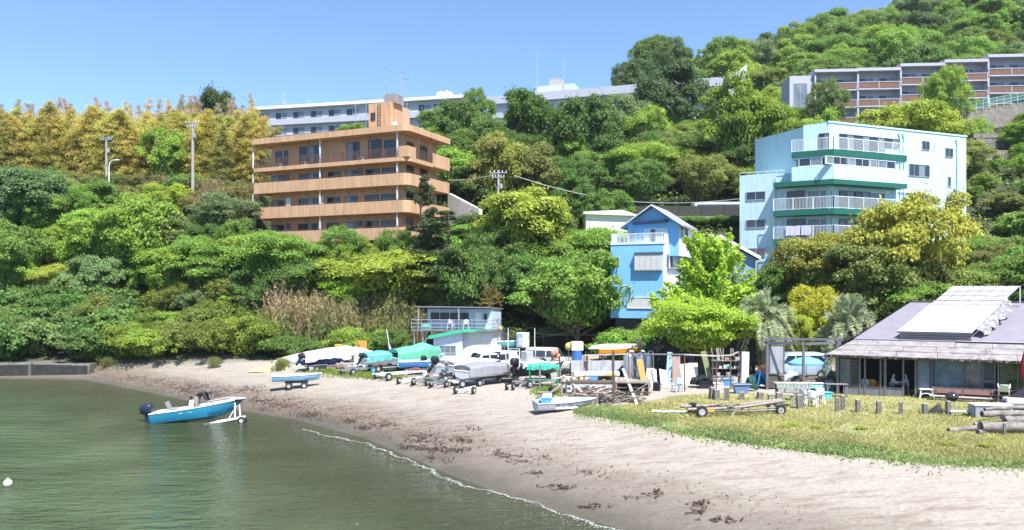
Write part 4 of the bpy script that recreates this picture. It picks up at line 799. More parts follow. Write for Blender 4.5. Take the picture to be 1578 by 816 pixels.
    AL = mat('antenna_metal', (.5, .52, .54), .45, .6)
    def mast(x, y, z0, z1, arms):
        m = MB(); m.tube([(x, y, z0), (x, y, z1)], .035, 5)
        for (dz, L) in arms: m.tube([(x-L, y, z1-dz), (x+L, y, z1-dz)], .02, 4); [m.tube([(x-L+q*L/2, y-.25, z1-dz), (x-L+q*L/2, y+.25, z1-dz)], .012, 3) for q in range(5)]
        m.build('antenna', AL, T)
    mast(u0-.7, 4.5, zz(26.1), zz(31.0), [(.15, .5), (.6, .35)]); mast(u0-2.2, 4.5, zz(26.1), zz(30.2), [(.1, .5)]); mast(u0+2.0, 4.3, zz(29.9), zz(34.2), [(.2, .12), (1.2, .1)]); mast(u0+4.1, 5, zz(26.1), zz(33.6), [(.1, .2), (.8, .2)]); mast(u0+4.5, 5.3, zz(26.1), zz(32.9), [(.2, .2)]); mast(u0+3.0, 6.3, zz(29.9), zz(34.0), [])
    d = MB(); d.lathe([(.02, 0), (.25, .05), (.42, .18)], 12, 'y', (u0+3.4, 4.2, zz(27.2)), cap=False); d.build('dish', RAILW, T)
    MB().box(u0-1.1, u0-.5, 4, 4.6, zz(26.1), zz(26.7)).build('roof_box', RAILW, T)
    pl = link('roof_garden_shrub', PROTO['bush2'][0], None, T); pl.location = (u0-2.6, 4.2, zz(26.1)); pl.color = (.16, .25, .04, 1); pl.scale = (.95, .95, .9)
orange_building()

def blue_block():
    A = Facade(31.6, 81.0, R(23)); B = Facade(31.6, 81.0, R(-29)); Z0 = 8.0; zz = lambda z: z-Z0
    T = thing('apartment_block', 'pale blue apartment block with green-edged balconies', 'building', (A.o.x, A.o.y, Z0), 0)
    WA = mat('pale_blue_render', (.47, .67, .75), .8, var=.05, scale=.4, bump=.06, bscale=9, streak=.16)
    WB = mat('pale_aqua_panel', (.46, .62, .66), .75, var=.06, scale=.5, streak=.18)
    GR = mat('green_fascia', (.012, .115, .085), .5, var=.1, streak=.1)
    ra = thing('w', None, None); rb = thing('w', None, None)
    for o, f, nm in ((ra, A, 'front_wing'), (rb, B, 'side_wing')):
        o.name = nm; o.parent = T; o.rotation_euler = (0, 0, f.a)
        for kk in ('label', 'category'):
            if kk in o: del o[kk]
    LA = 19.6; dep = 11
    MB().box(0, LA, 0, dep, -4, zz(24.45)).build('wall', WA, ra)
    MB().box(-.08, LA+.08, -.08, dep, zz(24.45), zz(24.62)).build('parapet', WA, ra)
    uB = B.u(1238); uL = B.u(1140); uM = B.u(1195); u4 = B.u(1226)
    MB().box(uB, .0, .01, 7, zz(21.4), zz(24.43)).build('wall', WA, rb)                        # fifth floor
    MB().box(u4, -.02, .3, 8.5, -1.5, zz(21.4)).build('wall', WA, rb)                         # core behind the balconies
    lb = MB().box(uL, uM, -.05, 9, zz(9.4), zz(19.75)).build('end_block', WB, rb)
    MB().box(uM, u4, .2, 9, zz(9.4), zz(19.7)).build('wall', WA, rb)
    rr = MB(); rr.tube([(uL, 0, zz(20.0)), (uM, 0, zz(20.0)), (u4, 0, zz(20.0))], .025, 5)
    for i in range(7): rr.tube([(uL+i*(u4-uL)/6, 0, zz(19.75)), (uL+i*(u4-uL)/6, 0, zz(20.0))], .02, 4)
    rr.build('roof_railing', RAILW, rb)
    for i in range(5): MB().box(uL+.3+i*(uM-uL-.6)/4, uL+.55+i*(uM-uL-.6)/4, .3, .6, -3, zz(9.4)).build('stilt', CONC, rb)
    # balconies: each wraps the corner; half plans for the two wings meet at the mitre
    def mitre(out):
        """corner of the two outlines offset outwards by out, in world axes relative to the corner"""
        n1 = -A.n; n2 = -B.n; k = out/(1+n1.dot(n2)); c = (n1+n2)*k; return c
    uE = A.u(1381); out = 1.35
    def slab(name, zb, zt, o1, m, uA, uBl, par=T):
        c = mitre(o1); pA = A.d*uA-A.n*o1; pA0 = A.d*uA; pB = B.d*uBl-B.n*o1; pB0 = B.d*uBl
        return MB().prism([tuple(p) for p in (pB, c, pA, pA0+A.n*.2, A.n*.2+B.n*.2, pB0+B.n*.2)], zz(zb), zz(zt)).build(name, m, par)
    def fence(zb, zt, o1, uA, uBl, name='railing'):
        c = mitre(o1-.06); pA = A.d*uA-A.n*(o1-.06); pB = B.d*uBl-B.n*(o1-.06)
        return railing(T, [tuple(pB), tuple(c), tuple(pA)], zz(zb), zz(zt), RAILW, name, bar=.13, r=.014)
    uBal = uM+.05
    slab('balcony_edge', 20.95, 21.55, out, GR, uE, u4-.15); fence(21.55, 22.75, out, uE, u4-.15)
    slab('enclosed_balcony', 18.6, 20.05, out-.02, WA, uE-.1, u4-.15)                               # fourth floor: parapet, windows above
    slab('enclosed_balcony', 20.82, 20.95, out-.1, WA, uE-.1, u4-.15)
    slab('balcony_edge', 18.15, 18.62, out+.02, GR, uE, uBal)
    slab('balcony_edge', 15.2, 15.75, out, GR, uE, uBal); fence(15.75, 16.95, out, uE, uBal)
    slab('balcony_edge', 12.3, 12.9, out, GR, uE, uBal); fence(12.9, 14.1, out, uE, uBal)
    slab('balcony_edge', 9.35, 9.95, out, GR, uE, uBal); fence(9.95, 11.15, out, uE, uBal)
    # fourth-floor glazing, standing on the parapet in the balcony plane
    def off(f, par, v):
        return par
    for a, b_, n in ((1273, 1305, 3), (1307, 1339, 3), (1340, 1351, 1), (1353, 1379, 2)):
        window(ra, A.u(a, -out+.12), A.u(b_, -out+.12), zz(20.05), zz(20.85), -out+.14, n, RAILW, [GLASSB, GLASS, GLASS], .05)
    window(ra, A.u(1271.8, -out+.12)-.06, A.u(1272.6, -out+.12), zz(20.05), zz(20.85), -out+.14, 1, RAILW, WA, .03)
    window(rb, B.u(1231, -out+.12), B.u(1267, -out+.12), zz(20.05), zz(20.85), -out+.14, 2, RAILW, [GLASS, GLASSB], .05)
    # fifth floor doors and windows
    for a, b_, n in ((1293, 1316, 2), (1317, 1340, 2), (1341, 1363, 2), (1364, 1384, 2)):
        z0 = 21.6; window(ra, A.u(a), A.u(b_), zz(z0)+(.0 if n == 2 and a < 1360 else .9), zz(23.45), -.01, n, DFRAME, [GLASS, GLASSB], .05)
    window(rb, B.u(1262), B.u(1278), zz(21.6), zz(23.4), -.01, 2, DFRAME, [GLASS, GLASSB])
    # recessed glazing on the three balcony floors
    for fz in (15.8, 12.95, 10.0):
        for a, b_, n in ((1293, 1316, 2), (1317, 1340, 2), (1341, 1363, 2)):
            window(ra, A.u(a), A.u(b_), zz(fz), zz(fz)+1.95, -.01, n, DFRAME if a != 1341 else RAILW, [GLASS, GLASSB] if a != 1341 else [GLASSB, GLASS], .05)
        window(rb, B.u(1213, .2), B.u(1240, .2), zz(fz), zz(fz)+2.0, .19, 2, DFRAME, GLASS); window(rb, B.u(1244, .3), B.u(1283, .3), zz(fz), zz(fz)+2.0, .29, 2, RAILW, GLASSB)
        lm = MB(); lm.box(B.u(1204, .2)-.1, B.u(1204, .2)+.12, .05, .2, zz(fz)+1.5, zz(fz)+1.85); lm.build('wall_lamp', WFRAME, rb)
    for py in (302, 345, 389): window(lb, B.u(1150), B.u(1180), zz(B.z(1165, py+6)), zz(B.z(1165, py-7)), -.06, 2, WFRAME, GLASS, .05)
    # plain right part: small windows, pipes, seams
    for a, b_, t, bo, n in ((1420, 1432, 217, 231, 2), (1456, 1468, 228, 242, 2), (1400, 1432, 253, 272, 4), (1400, 1432, 299, 317, 4), (1460, 1464.5, 272, 287, 1), (1460, 1464.5, 314, 329, 1), (1460, 1464.5, 357, 372, 1), (1400, 1432, 345, 362, 4), (1460, 1464.5, 400, 414, 1)):
        window(ra, A.u(a), A.u(b_), zz(A.z((a+b_)/2, bo)), zz(A.z((a+b_)/2, t)), -.01, n, WFRAME, [GLASS, GLASS, GLASSB], .05)
    for px in (1386, 1392, 1474):
        u = A.u(px); b = MB(); b.tube([(u-.2, -.1, zz(24.1)), (u, -.1, zz(23.6)), (u, -.1, -4)], .07, 6); b.build('downpipe', WA, ra)
    for px, py in ((1398, 213), (1441, 218), (1391, 222)):
        u = A.u(px); b = MB(); b.tube([(u, -.02, zz(A.z(px, py))), (u-.25, -.45, zz(A.z(px, py))-.5)], .05, 6); b.build('vent_pipe', RAILW, ra)
    pp = MB(); pp.tube([(A.u(1383), -.1, zz(18.0)), (A.u(1416), -.1, zz(17.95))], .05, 5); pp.build('pipe', RAILW, ra)
    # washing on a balcony
    for a, b_ in ((1211, 1233), (1235, 1250)):
        w_ = MB(); x0, x1 = B.u(a, -1.45), B.u(b_, -1.45); n = 8; rings = []
        for j in range(5): rings.append([(x0+(x1-x0)*i/n, -1.43-.03*math.sin(i*2.1+j*.4)*(j/4), zz(14.15)-j*.24+.02*math.sin(i)) for i in range(n+1)])
        w_.loft(rings, False, False); o = w_.build('washing', mat('lilac_towel', (.55, .52, .68), .9, var=.1, scale=8), rb)
        md = o.modifiers.new('t', 'SOLIDIFY'); md.thickness = .015
blue_block()

def blue_house():
    F = Facade(*px_at(1022, 400, 71)[:2], R(-24)); Z0 = 4.0; zz = lambda z: z-Z0
    T = thing('house', 'sky-blue three-storey house with a grey gabled roof and roof terrace', 'house', (F.o.x, F.o.y, Z0), F.a)
    BL = mat('sky_blue_render', (.20, .46, .76), .8, var=.05, scale=.5, bump=.05, streak=.08); WH = mat('white_siding', (.72, .74, .76), .7, var=.04)
    RF = mat('grey_roof', (.30, .30, .34), .6, var=.08, scale=4); SHU = mat('cream_shutter', (.52, .52, .50), .6, var=.05, streak=.1); NV = mat('navy_awning', (.02, .025, .06), .6)
    uL = F.u(941); z = lambda px, py: zz(F.z(px, py)); zt = z(980, 376)
    MB().box(uL, 0, 0, 6.2, z(980, 490), zt).build('wall', BL, T); MB().box(uL+.3, -.3, .5, 6, -1.5, z(980, 490)).build('foundation', mat('dark_foundation', (.05, .05, .05), .9), T); MB().box(-.02, .1, .03, 6.1, z(980, 490), zt-.02).build('side_wall', WH, T)
    MB().box(uL-.04, .14, -.06, .1, zt, zt+.14).build('terrace_edge', WH, T)
    railing(T, [(uL+.05, 2.8), (uL+.05, .05), (.05, .05), (.05, 2.4)], zt, zt+.95, RAILW, 'railing', .12, .02)
    # upper house
    v0 = 1.9; a, b = F.u(967, v0), F.u(1046, v0); ze = zz(F.z(1000, 345, v0)); za = zz(F.z(1001, 318, v0)); mid = (a+b)/2; dp = 5.4
    g_ = MB(); g_.loft([[(a, y, zt-1), (b, y, zt-1), (b, y, ze), (mid, y, za-.1), (a, y, ze)] for y in (v0, v0+dp)], True, True); g_.build('upper_wall', BL, T)
    MB().box(b-.02, b+.06, v0+.05, v0+dp-.05, zt-1, ze-.02).build('side_wall', WH, T)
    for sx, nm in ((-1, 'roof_slope'), (1, 'roof_slope')):
        e = a-.55 if sx < 0 else b+.55; zz_e = ze-.55*(za-ze)/(mid-a); r = MB()
        P = [(e, v0-.55, zz_e), (mid, v0-.55, za), (mid, v0+dp+.4, za), (e, v0+dp+.4, zz_e)]
        r.add(P+[(p[0], p[1], p[2]+.16) for p in P], [(0,1,2,3),(7,6,5,4),(0,4,5,1),(1,5,6,2),(2,6,7,3),(3,7,4,0)]); r.build(nm, RF, T)
        f = MB(); f.beam((e, v0-.58, zz_e+.06), (mid, v0-.58, za+.06), .05, .26, (0, 1, 0)); f.build('barge_board', WH, T)
    window(T, F.u(968.5, v0)+.1, F.u(979, v0), zt+.1, zt+1.35, v0-.01, 1, WFRAME, GLASSB); window(T, F.u(993, v0), F.u(1029, v0), zt+.05, zt+1.5, v0-.01, 4, RAILW, [SHU, GLASS, SHU, SHU], .06)
    aw = MB(); aw.beam((F.u(977, v0), v0-.3, zz(F.z(1000, 343.5, v0))), (F.u(1030, v0), v0-.3, zz(F.z(1000, 341, v0))), .5, .22); aw.build('awning', NV, T)
    # front: box window with shutters, small window, low window
    u0, u1 = F.u(979), F.u(1021); z1, z0 = z(1000, 391), z(1000, 417); MB().box(u0, u1, -.35, 0, z0, z1).build('box_window', SHU, T)
    for i in range(5): MB().box(u0+.03+i*(u1-u0)/5, u0+(i+1)*(u1-u0)/5-.03, -.38, -.35, z0+.08, z1-.08).build('shutter', SHU, T)
    r = MB(); r.add([(u0-.05, 0, z1+.16), (u1+.05, 0, z1+.16), (u1+.05, -.45, z1), (u0-.05, -.45, z1), (u0-.05, 0, z1-.02), (u1+.05, 0, z1-.02)], [(0,1,2,3),(0,3,4),(1,5,2),(3,2,5,4)]); r.build('window_hood', NV, T)
    window(T, F.u(947.5), F.u(954.5), z(950, 409), z(950, 396), -.01, 1, WFRAME, GLASS); window(T, F.u(967), F.u(1006), z(990, 475), z(990, 457.5), -.01, 3, RAILW, SHU, .05)
    em = MB()      # faint curled emblem on the wall
    em.tube([(F.u(958)+.4*math.cos(t*.5)*t/12, -.02, z(960, 437)+.28*math.sin(t*.5)*t/12) for t in range(13)], .02, 4); em.tube([(F.u(960), -.02, z(960, 439)), (F.u(972), -.02, z(972, 441))], .02, 4); em.build('wall_emblem', WH, T)
    # side: lean-to, small windows
    sd = MB(); sd.box(.1, 1.3, 1.2, 5.6, -.5, zt-2.2); sd.build('side_annex', WH, T)
    MB().box(.05, 1.5, 1.0, 5.7, zt-2.2, zt-2.05).build('annex_roof', RF, T)
    for y in (.8, 2.2):
        w_ = MB(); w_.box(.1, .16, y, y+.8, zt-2.0, zt-.9); w_.build('side_window', GLASSB, T)
    for y in (v0+.8, v0+2.6):
        w_ = MB(); w_.box(b+.06, b+.12, y, y+.7, ze-1.2, ze-.3); w_.build('side_window', GLASS, T)
blue_house()

def black_gable():
    """dark glazed gable with a white roof edge, between the blue house and the pale blue block"""
    Y = 76; x0, x1 = (1084-CX)/FPX*Y, (1142-CX)/FPX*Y; zt = px_at(1100, 352, Y).z; ze = px_at(1100, 374, Y).z; T = thing('gabled_annex', 'dark glazed gable with white roof edge right of the blue house', 'house', (x0, Y, 4.1), R(-8))
    w_ = x1-x0+1.2; ap = w_*.32; MB().loft([[(0, y, 0), (w_, y, 0), (w_, y, ze-5.6), (ap, y, zt-5.2), (0, y, ze-5.2)] for y in (0, 5)]).build('wall', mat('blue_grey_cladding', (.22, .33, .5), .6), T)
    for A, B in (((-.5, ze-5.35), (ap, zt-5)), ((ap, zt-5), (w_+.4, ze-5.7))):
        r = MB(); r.add([(A[0], -.5, A[1]), (B[0], -.5, B[1]), (B[0], 5.3, B[1]), (A[0], 5.3, A[1]), (A[0], -.5, A[1]+.3), (B[0], -.5, B[1]+.3), (B[0], 5.3, B[1]+.3), (A[0], 5.3, A[1]+.3)], [(0,1,2,3),(7,6,5,4),(0,4,5,1),(1,5,6,2),(2,6,7,3),(3,7,4,0)]); r.build('roof_slope', mat('white_roof', (.75, .75, .76), .6), T)
    for i in range(4): window(T, .3+i*.9, 1.1+i*.9, 2.6, 4.2+(.4 if i in (0, 1, 2) else 0), -.01, 1, WFRAME, GLASS)
    railing(T, [(0, -.8), (w_, -.8)], 2.2, 3.1, RAILW)
black_gable()

def hotel(name, label, px0, px1, top0, top1, Y0, Y1, floors, wins, m, roof_over=.8, depth=9, fh=3.0, fascia=.55, base=8):
    """long white low block: roof slab, floors with strip windows and balcony bands; ends given by picture columns and distances"""
    a, b = px_at(px0, top0, Y0), px_at(px1, top1, Y1); ang = math.atan2(b.y-a.y, b.x-a.x); L = math.hypot(b.x-a.x, b.y-a.y); zt = (a.z+b.z)/2
    T = thing(name, label, 'building', (a.x, a.y, zt-floors*fh-base), ang); z0 = floors*fh+base
    MB().box(0, L, 0, depth, 0, z0-fascia).build('wall', m, T); MB().box(-roof_over, L+roof_over, -roof_over, depth+.3, z0-fascia, z0).build('roof', m if fascia > 1 else RAILW, T)
    for f in range(floors):
        zb = z0-fascia-(f+1)*fh
        MB().box(-.1, L+.1, -.7, 0, zb-.15, zb+.9).build('balcony_band', m, T)
        for (t0, t1, n) in wins: window(T, L*t0, L*t1, zb+1.0, zb+2.35, -.01, n, WFRAME, [GLASS, GLASSB], .07)
    return T, L, z0, depth
HW = mat('hotel_white', (.42, .44, .50), .8, var=.05, scale=.3, streak=.1)
T, L, z0, dp = hotel('hotel_wing', 'white three-storey hotel wing behind the orange building', 392, 712, 166, 147, 158, 148, 3, [(.02+i*.088, .02+i*.088+.06, 2) for i in range(6)]+[(.56+i*.07, .56+i*.07+.055, 2) for i in range(3)]+[(.80, .86, 2), (.87, .97, 4)], HW)
for i in range(5): MB().box(L*(.86+i*.014), L*(.87+i*.014), 3, 4, z0, z0+1.6+.25*(i % 2)).build('roof_vent', RAILW, T)
for t, h in ((.12, 3.2), (.13, 1.6), (.25, 1.5)):
    m = MB(); m.tube([(L*t, 2, z0), (L*t, 2, z0+h)], .05, 4); m.tube([(L*t-.8, 2, z0+h*.8), (L*t+.8, 2, z0+h*.8)], .03, 3); m.tube([(L*t-.5, 2, z0+h*.95), (L*t+.5, 2, z0+h*.95)], .03, 3); m.build('antenna', WFRAME, T)
T, L, z0, dp = hotel('hotel_wing', 'long white hotel wing with a deep flat roof above the wooded hill', 752, 1118, 150, 119, 177, 160.5, 2, [(.17+i*.045, .17+i*.045+.037, 2) for i in range(3)]+[(.36+i*.06, .36+i*.06+.045, 2) for i in range(8)], HW, fascia=1.7, fh=3.0)
MB().box(L*.195, L*.37, 3, 7, z0, z0+2.3).build('roof_plant_room', mat('pale_green_render', (.44, .49, .46), .8), T); MB().box(L*.26, L*.31, 3, 6, z0+2.3, z0+3.6).build('roof_cabin', mat('beige_render', (.42, .39, .38), .8), T)
for t, h, ar in ((.205, 9.5, 8), (.325, 7.5, 4)):
    m = MB(); m.tube([(L*t, 2.8, z0), (L*t, 2.8, z0+h)], .06, 4)
    for q in range(ar): m.tube([(L*t-.5-.1*(q % 3), 2.8, z0+h-q*.8-.4), (L*t+.5, 2.8, z0+h-q*.8-.4)], .03, 3)
    m.build('antenna', WFRAME, T)
v = MB(); v.loft([[(L+.3, y, z0-2), (L+1.2, y, z0-3.8), (L+4.0, y, z0-3), (L+4.0, y, z0+2.2), (L+1.5, y, z0+.4), (L+1.0, y, z0+.9)] for y in (0, 1.2)]); v.build('fin_wall', RAILW, T)

def terraces():
    WH = mat('terrace_white', (.42, .42, .49), .8, var=.05, streak=.1); BR = mat('terracotta_panel', (.19, .10, .072), .8, var=.1, streak=.15)
    units = [(1256, 1322, 107, 141), (1322, 1388, 105, 140.5), (1388, 1456, 98, 140), (1456, 1523, 92, 139.5), (1523, 1595, 84, 139), (1595, 1660, 76, 138.5)]
    for i, (p0, p1, top, Y) in enumerate(units):
        lab = ['end unit of the terraced flats with a glazed stair block on its left', 'second unit from the left of the terraced flats', 'third unit from the left of the terraced flats', 'fourth unit from the left of the terraced flats', 'fifth unit of the terraced flats near the right edge', 'rightmost unit of the terraced flats cut by the picture edge'][i]
        a = px_at(p0, top, Y); b = px_at(p1, top, Y-.5); L = b.x-a.x; T = thing('terraced_flats', lab, 'flats', (a.x, a.y, a.z-11), math.atan2(b.y-a.y, L), 'terraced flats on the hill'); z0 = 11
        MB().box(0.05, L-.05, 1.4, 9, -2, z0-.4).build('wall', WH, T); MB().box(-.15, L-.02, -.3, 9, z0-.5, z0).build('roof', WH, T)
        MB().box(-.1, .2, 0, 1.4, 0, z0-.5).build('party_wall', WH, T)
        for k in range(6): MB().add([(L*k/6, 2.5, z0), (L*k/6+L/6, 2.5, z0), (L*k/6+L/12, 2.5, z0+.65), (L*k/6, 6, z0), (L*k/6+L/6, 6, z0), (L*k/6+L/12, 6, z0+.65)], [(0,1,2),(5,4,3),(0,3,4,1),(1,4,5,2),(2,5,3,0)]).build('roof_light', BR, T)
        for f in range(3):
            zb = z0-.5-(f+1)*3.0
            MB().box(.0, L-.06, -.1, 1.4, zb-.22, zb).build('balcony_slab', WH, T)
            for h in range(2):
                x0 = .2+h*(L-.3)/2; x1 = x0+(L-.3)/2-.2; MB().box(x0, x1, -.06, .04, zb+.1, zb+1.05).build('balcony_panel', BR, T)
                MB().box(x0-.12, x1+.12, -.12, .08, zb+1.05, zb+1.17).build('coping', WH, T); window(T, x0+.35, x1-.3, zb+.4, zb+2.1, 1.39, 2, WFRAME, [GLASS, GLASSB], .06)
            for h in range(3): MB().box(-.04+h*(L-.2)/2, .1+h*(L-.2)/2, -.14, .06, zb, zb+1.2).build('pier', WH, T)
        if i == 0:
            MB().box(-4.2, -.2, .5, 6, -3, z0-.9).build('stair_block', WH, T); window(T, -3.5, -1.2, 1, z0-2.2, .49, 2, WFRAME, GLASSB)
terraces()

# ------------------------------------------------------------------ road level on the hill: wall, fence, bus, white shed roof
def hill_road():
    Y = 96.6; zt = lambda py: px_at(0, py, Y).z
    a, b = (880-CX)/FPX*Y, (1150-CX)/FPX*Y
    w_ = MB(); w_.box(a, b, Y, Y+.4, zt(360), zt(333)); tag(w_.build('retaining_wall', CONC), 'grey retaining wall below the hill road', 'wall')
    T = thing('road_fence', 'dark slatted fence along the hill road', 'fence', (a, Y+.2, zt(333)), 0); DK = mat('dark_fence', (.045, .045, .04), .8)
    for i in range(8): MB().box((b-a)*i/8+.03, (b-a)*(i+1)/8-.03, 0, .05, .05, 1.25).build('fence_panel', DK, T); MB().box((b-a)*i/8-.04, (b-a)*i/8+.04, -.05, 0, 0, 1.35).build('fence_post', DK, T)
    h = MB(); rr = random.Random(3)
    me = PROTO['bush2'][0]
    for i, px in enumerate((1045, 1075, 1105, 1135)):
        o = plant('bush2', 'hedge_shrub', 'clipped green hedge shrub on the wall below the bus', 'shrub', (px-CX)/FPX*(Y-.5), Y-.5, 1.0, 3.0, MIDG, 'hedge below the bus', z=zt(346))
    B = thing('bus', 'white bus with a dark window band on the hill road', 'bus', ((1070-CX)/FPX*99, 99, 17.0), R(-2)); L = 9.5
    z0 = px_at(0, 311, 99).z-17; MB().box(0, L, 0, 2.4, .5, z0).build('body', RAILW, B, bevel=.12); MB().box(.35, L+.02, -.02, .05, z0-1.0, z0-.28).build('window_band', mat('blue_tinted_glass', (.05, .10, .16), .08), B)
    for x in (1.8, L-2): m = MB(); m.lathe([(.3, -.1), (.48, -.1), (.48, .15), (.3, .15)], 14, 'y', (x, .1, .48)); m.build('wheel', DFRAME, B)
    Y2 = 88; a = px_at(903, 336, Y2); b = px_at(976, 336, Y2); S_ = thing('shed', 'cream flat-roofed shed above the dry thicket', 'shed', (a.x, Y2, gz(a.x, Y2)), 0); zt2 = px_at(0, 322, Y2).z-S_.location.z
    CR = mat('cream_paint', (.70, .68, .58), .7); MB().box(0, b.x-a.x, 0, 3.5, -.5, zt2-.5).build('wall', CR, S_); L = b.x-a.x
    MB().add([(-.3, -.4, zt2-.55), (L+.3, -.4, zt2-.75), (L+.3, 3.8, zt2-.75), (-.3, 3.8, zt2-.55), (-.3, -.4, zt2-.3), (L*.75, -.4, zt2-.1), (L+.3, -.4, zt2-.6), (L+.3, 3.8, zt2-.5), (L*.75, 3.8, zt2), (-.3, 3.8, zt2-.2)], [(0,3,2,1),(4,5,8,9),(5,6,7,8),(0,1,6,5,4),(3,9,8,7,2),(0,4,9,3),(1,2,7,6)]).build('roof', CR, S_)
    Y3 = 101; a = px_at(700, 308, Y3)
    Wf = Facade(*px_at(690, 300, 100)[:2], R(-30)); P = px_at(738, 322, 96); Q = px_at(690, 297, 101); rw = MB(); rw.add([tuple(Q), (Q.x, Q.y, Q.z-4), (P.x, P.y, P.z-3), tuple(P), (Q.x+.4, Q.y+.4, Q.z), (Q.x+.4, Q.y+.4, Q.z-4), (P.x+.4, P.y+.4, P.z-3), (P.x+.4, P.y+.4, P.z)], [(0,1,2,3),(7,6,5,4),(0,3,7,4),(0,4,5,1),(3,2,6,7)]); tag(rw.build('ramp_wall', mat('white_wall', (.68, .66, .62), .8, streak=.15)), 'white sloping ramp wall right of the orange building', 'wall')
    # right-hand slope: stepped stone courses and a green fence on top
    ST = mat('slope_stone', (.22, .20, .18), .95, var=.25, scale=2, bump=.6)
    for i, (p0, p1, py, Y) in enumerate(((1500, 1600, 196, 118), (1510, 1600, 222, 114), (1515, 1600, 250, 110), (1520, 1600, 280, 105), (1525, 1600, 310, 100), (1528, 1600, 345, 95))):
        a, b = px_at(p0, py, Y), px_at(p1, py+9, Y); t = MB(); n = 8
        T = thing('stone_terrace', ['topmost', 'second', 'third', 'fourth', 'fifth', 'lowest'][i]+' grey stone terrace wall on the right slope', 'wall', (a.x, Y, min(a.z, b.z)-2.2), 0, 'stone terraces on the right slope')
        for k in range(n):
            for j in range(3):
                x0 = (b.x-a.x)*k/n+(.4 if j % 2 else 0); MB().box(x0+.02, x0+(b.x-a.x)/n-.03, rr.uniform(-.08, .05), .9, j*.75+.02, j*.75+.72).build('stone', ST, T)
    a, b = px_at(1483, 160, 121), px_at(1600, 138, 121); T = thing('green_fence', 'pale green mesh fence on the stone wall below the flats', 'fence', (a.x, a.y, a.z-1), 0); GF = mat('mint_fence', (.35, .58, .47), .6)
    L = b.x-a.x; dz = b.z-a.z
    for i in range(12): MB().beam((L*i/11, 0, dz*i/11-.4), (L*i/11, 0, dz*i/11+1.1), .07).build('fence_post', GF, T)
    for q in (.05, .55, 1.05): MB().beam((0, 0, q), (L, 0, dz+q), .05).build('rail', GF, T)
    for i in range(11):
        m = MB(); [m.beam((L*(i+k/6)/11, .01, dz*(i+k/6)/11+.05), (L*(i+k/6)/11, .01, dz*(i+k/6)/11+1.05), .025) for k in range(1, 6)]; m.build('mesh_panel', GF, T)
    wl = MB(); wl.add([(a.x, 121.2, a.z-1.3), (b.x, 121.2, b.z-1.3), (b.x, 121.2, b.z-4.5), (a.x, 121.2, a.z-4.5), (a.x, 122, a.z-1.3), (b.x, 122, b.z-1.3), (b.x, 122, b.z-4.5), (a.x, 122, a.z-4.5)], [(0,3,2,1),(4,5,6,7),(0,1,5,4),(1,2,6,5),(3,0,4,7)]); tag(wl.build('stone_wall', ST), 'grey stone wall under the mint green fence', 'wall')
    g_ = px_at(1560, 400, 76); H = thing('green_shed', 'dark green shed roof among the trees at the right edge', 'shed', (g_.x, 76, gz(g_.x, 76)), 0); DG = mat('dark_green_sheet', (.02, .055, .03), .6); zt = px_at(0, 384, 76).z-H.location.z
    MB().box(-1.6, 3, 0, 3, -.5, zt-1).build('wall', DG, H); MB().loft([[(-2, y, zt-1.2), (-2, y, zt-1), (.3, y, zt), (3.3, y, zt-.6), (3.3, y, zt-1.2)] for y in (-.3, 3.3)]).build('roof', DG, H)
hill_road()

# ------------------------------------------------------------------ poles, street lamp and cables
POLE = mat('pole_concrete', (.34, .32, .30), .85, var=.1, streak=.1); CABLE = mat('cable', (.03, .03, .03), .6); GALV = mat('galvanised', (.42, .43, .45), .45, .6, .1)
def pole(label, px, base, top, Y, arms, wpx=4.5):
    a = px_at(px, base, Y); z1 = px_at(px, top, Y).z; z0 = min(a.z, gz(a.x, Y)); T = thing('utility_pole', label, 'pole', (a.x, Y, z0), R(rnd.uniform(-10, 10))); h = z1-z0; r = wpx/FPX*Y/2
    MB().tube([(0, 0, -.5), (0, 0, h)], [r*1.15, r*.8], 9).build('shaft', POLE, T, True)
    for dz, L in arms:
        c = MB(); c.beam((-L, -.12, h-dz), (L, -.12, h-dz), .09, .09); ca = c.build('cross_arm', GALV, T)
        for x in (-L*.9, -L*.45, L*.45, L*.9): i = MB(); i.lathe([(.03, 0), (.06, .05), (.03, .1), (.06, .15), (.02, .2)], 8, 'z', (x, -.12, h-dz+.05)); i.build('insulator', RAILW, ca)
    t = MB(); t.lathe([(.17, 0), (.19, .05), (.19, .5), (.1, .58)], 10, 'z', (.3, -.1, h-2.1)); t.build('transformer', GALV, T); return T, h
def cable(label, pts, sag, r=.02, m_=None):
    P = []; 
    for (a, b) in zip(pts[:-1], pts[1:]):
        a, b = Vector(a), Vector(b)
        for i in range(13): t = i/12; q = a.lerp(b, t); q.z -= sag*4*t*(1-t); P.append(q) if not (i == 0 and P) else None
    m = MB(); m.tube(P, r, 4); return tag(m.build('power_cable', m_ or CABLE), label, 'cable', 'overhead cables')
pole('tall concrete utility pole in front of the bamboo, left of the orange building', 297, 303, 187, 104, [(.15, 1.0), (.7, .8)], 5); pole('utility pole behind the street lamp by the bamboo', 164, 290, 211, 107, [(.1, .9), (.35, .7)], 4)
pole('concrete utility pole in the wood right of the orange building', 768, 310, 262, 91, [(.3, 1.0), (.8, .7)], 5); pole('low utility pole hidden in the bamboo at the skyline left', 40, 200, 158, 128, [(.1, .9), (.3, .7)], 4)
a = px_at(168, 301, 103); T = thing('street_lamp', 'pale curved street lamp in front of the bamboo', 'street lamp', (a.x, 103, gz(a.x, 103)), 0); h = px_at(0, 246, 103).z-gz(a.x, 103)
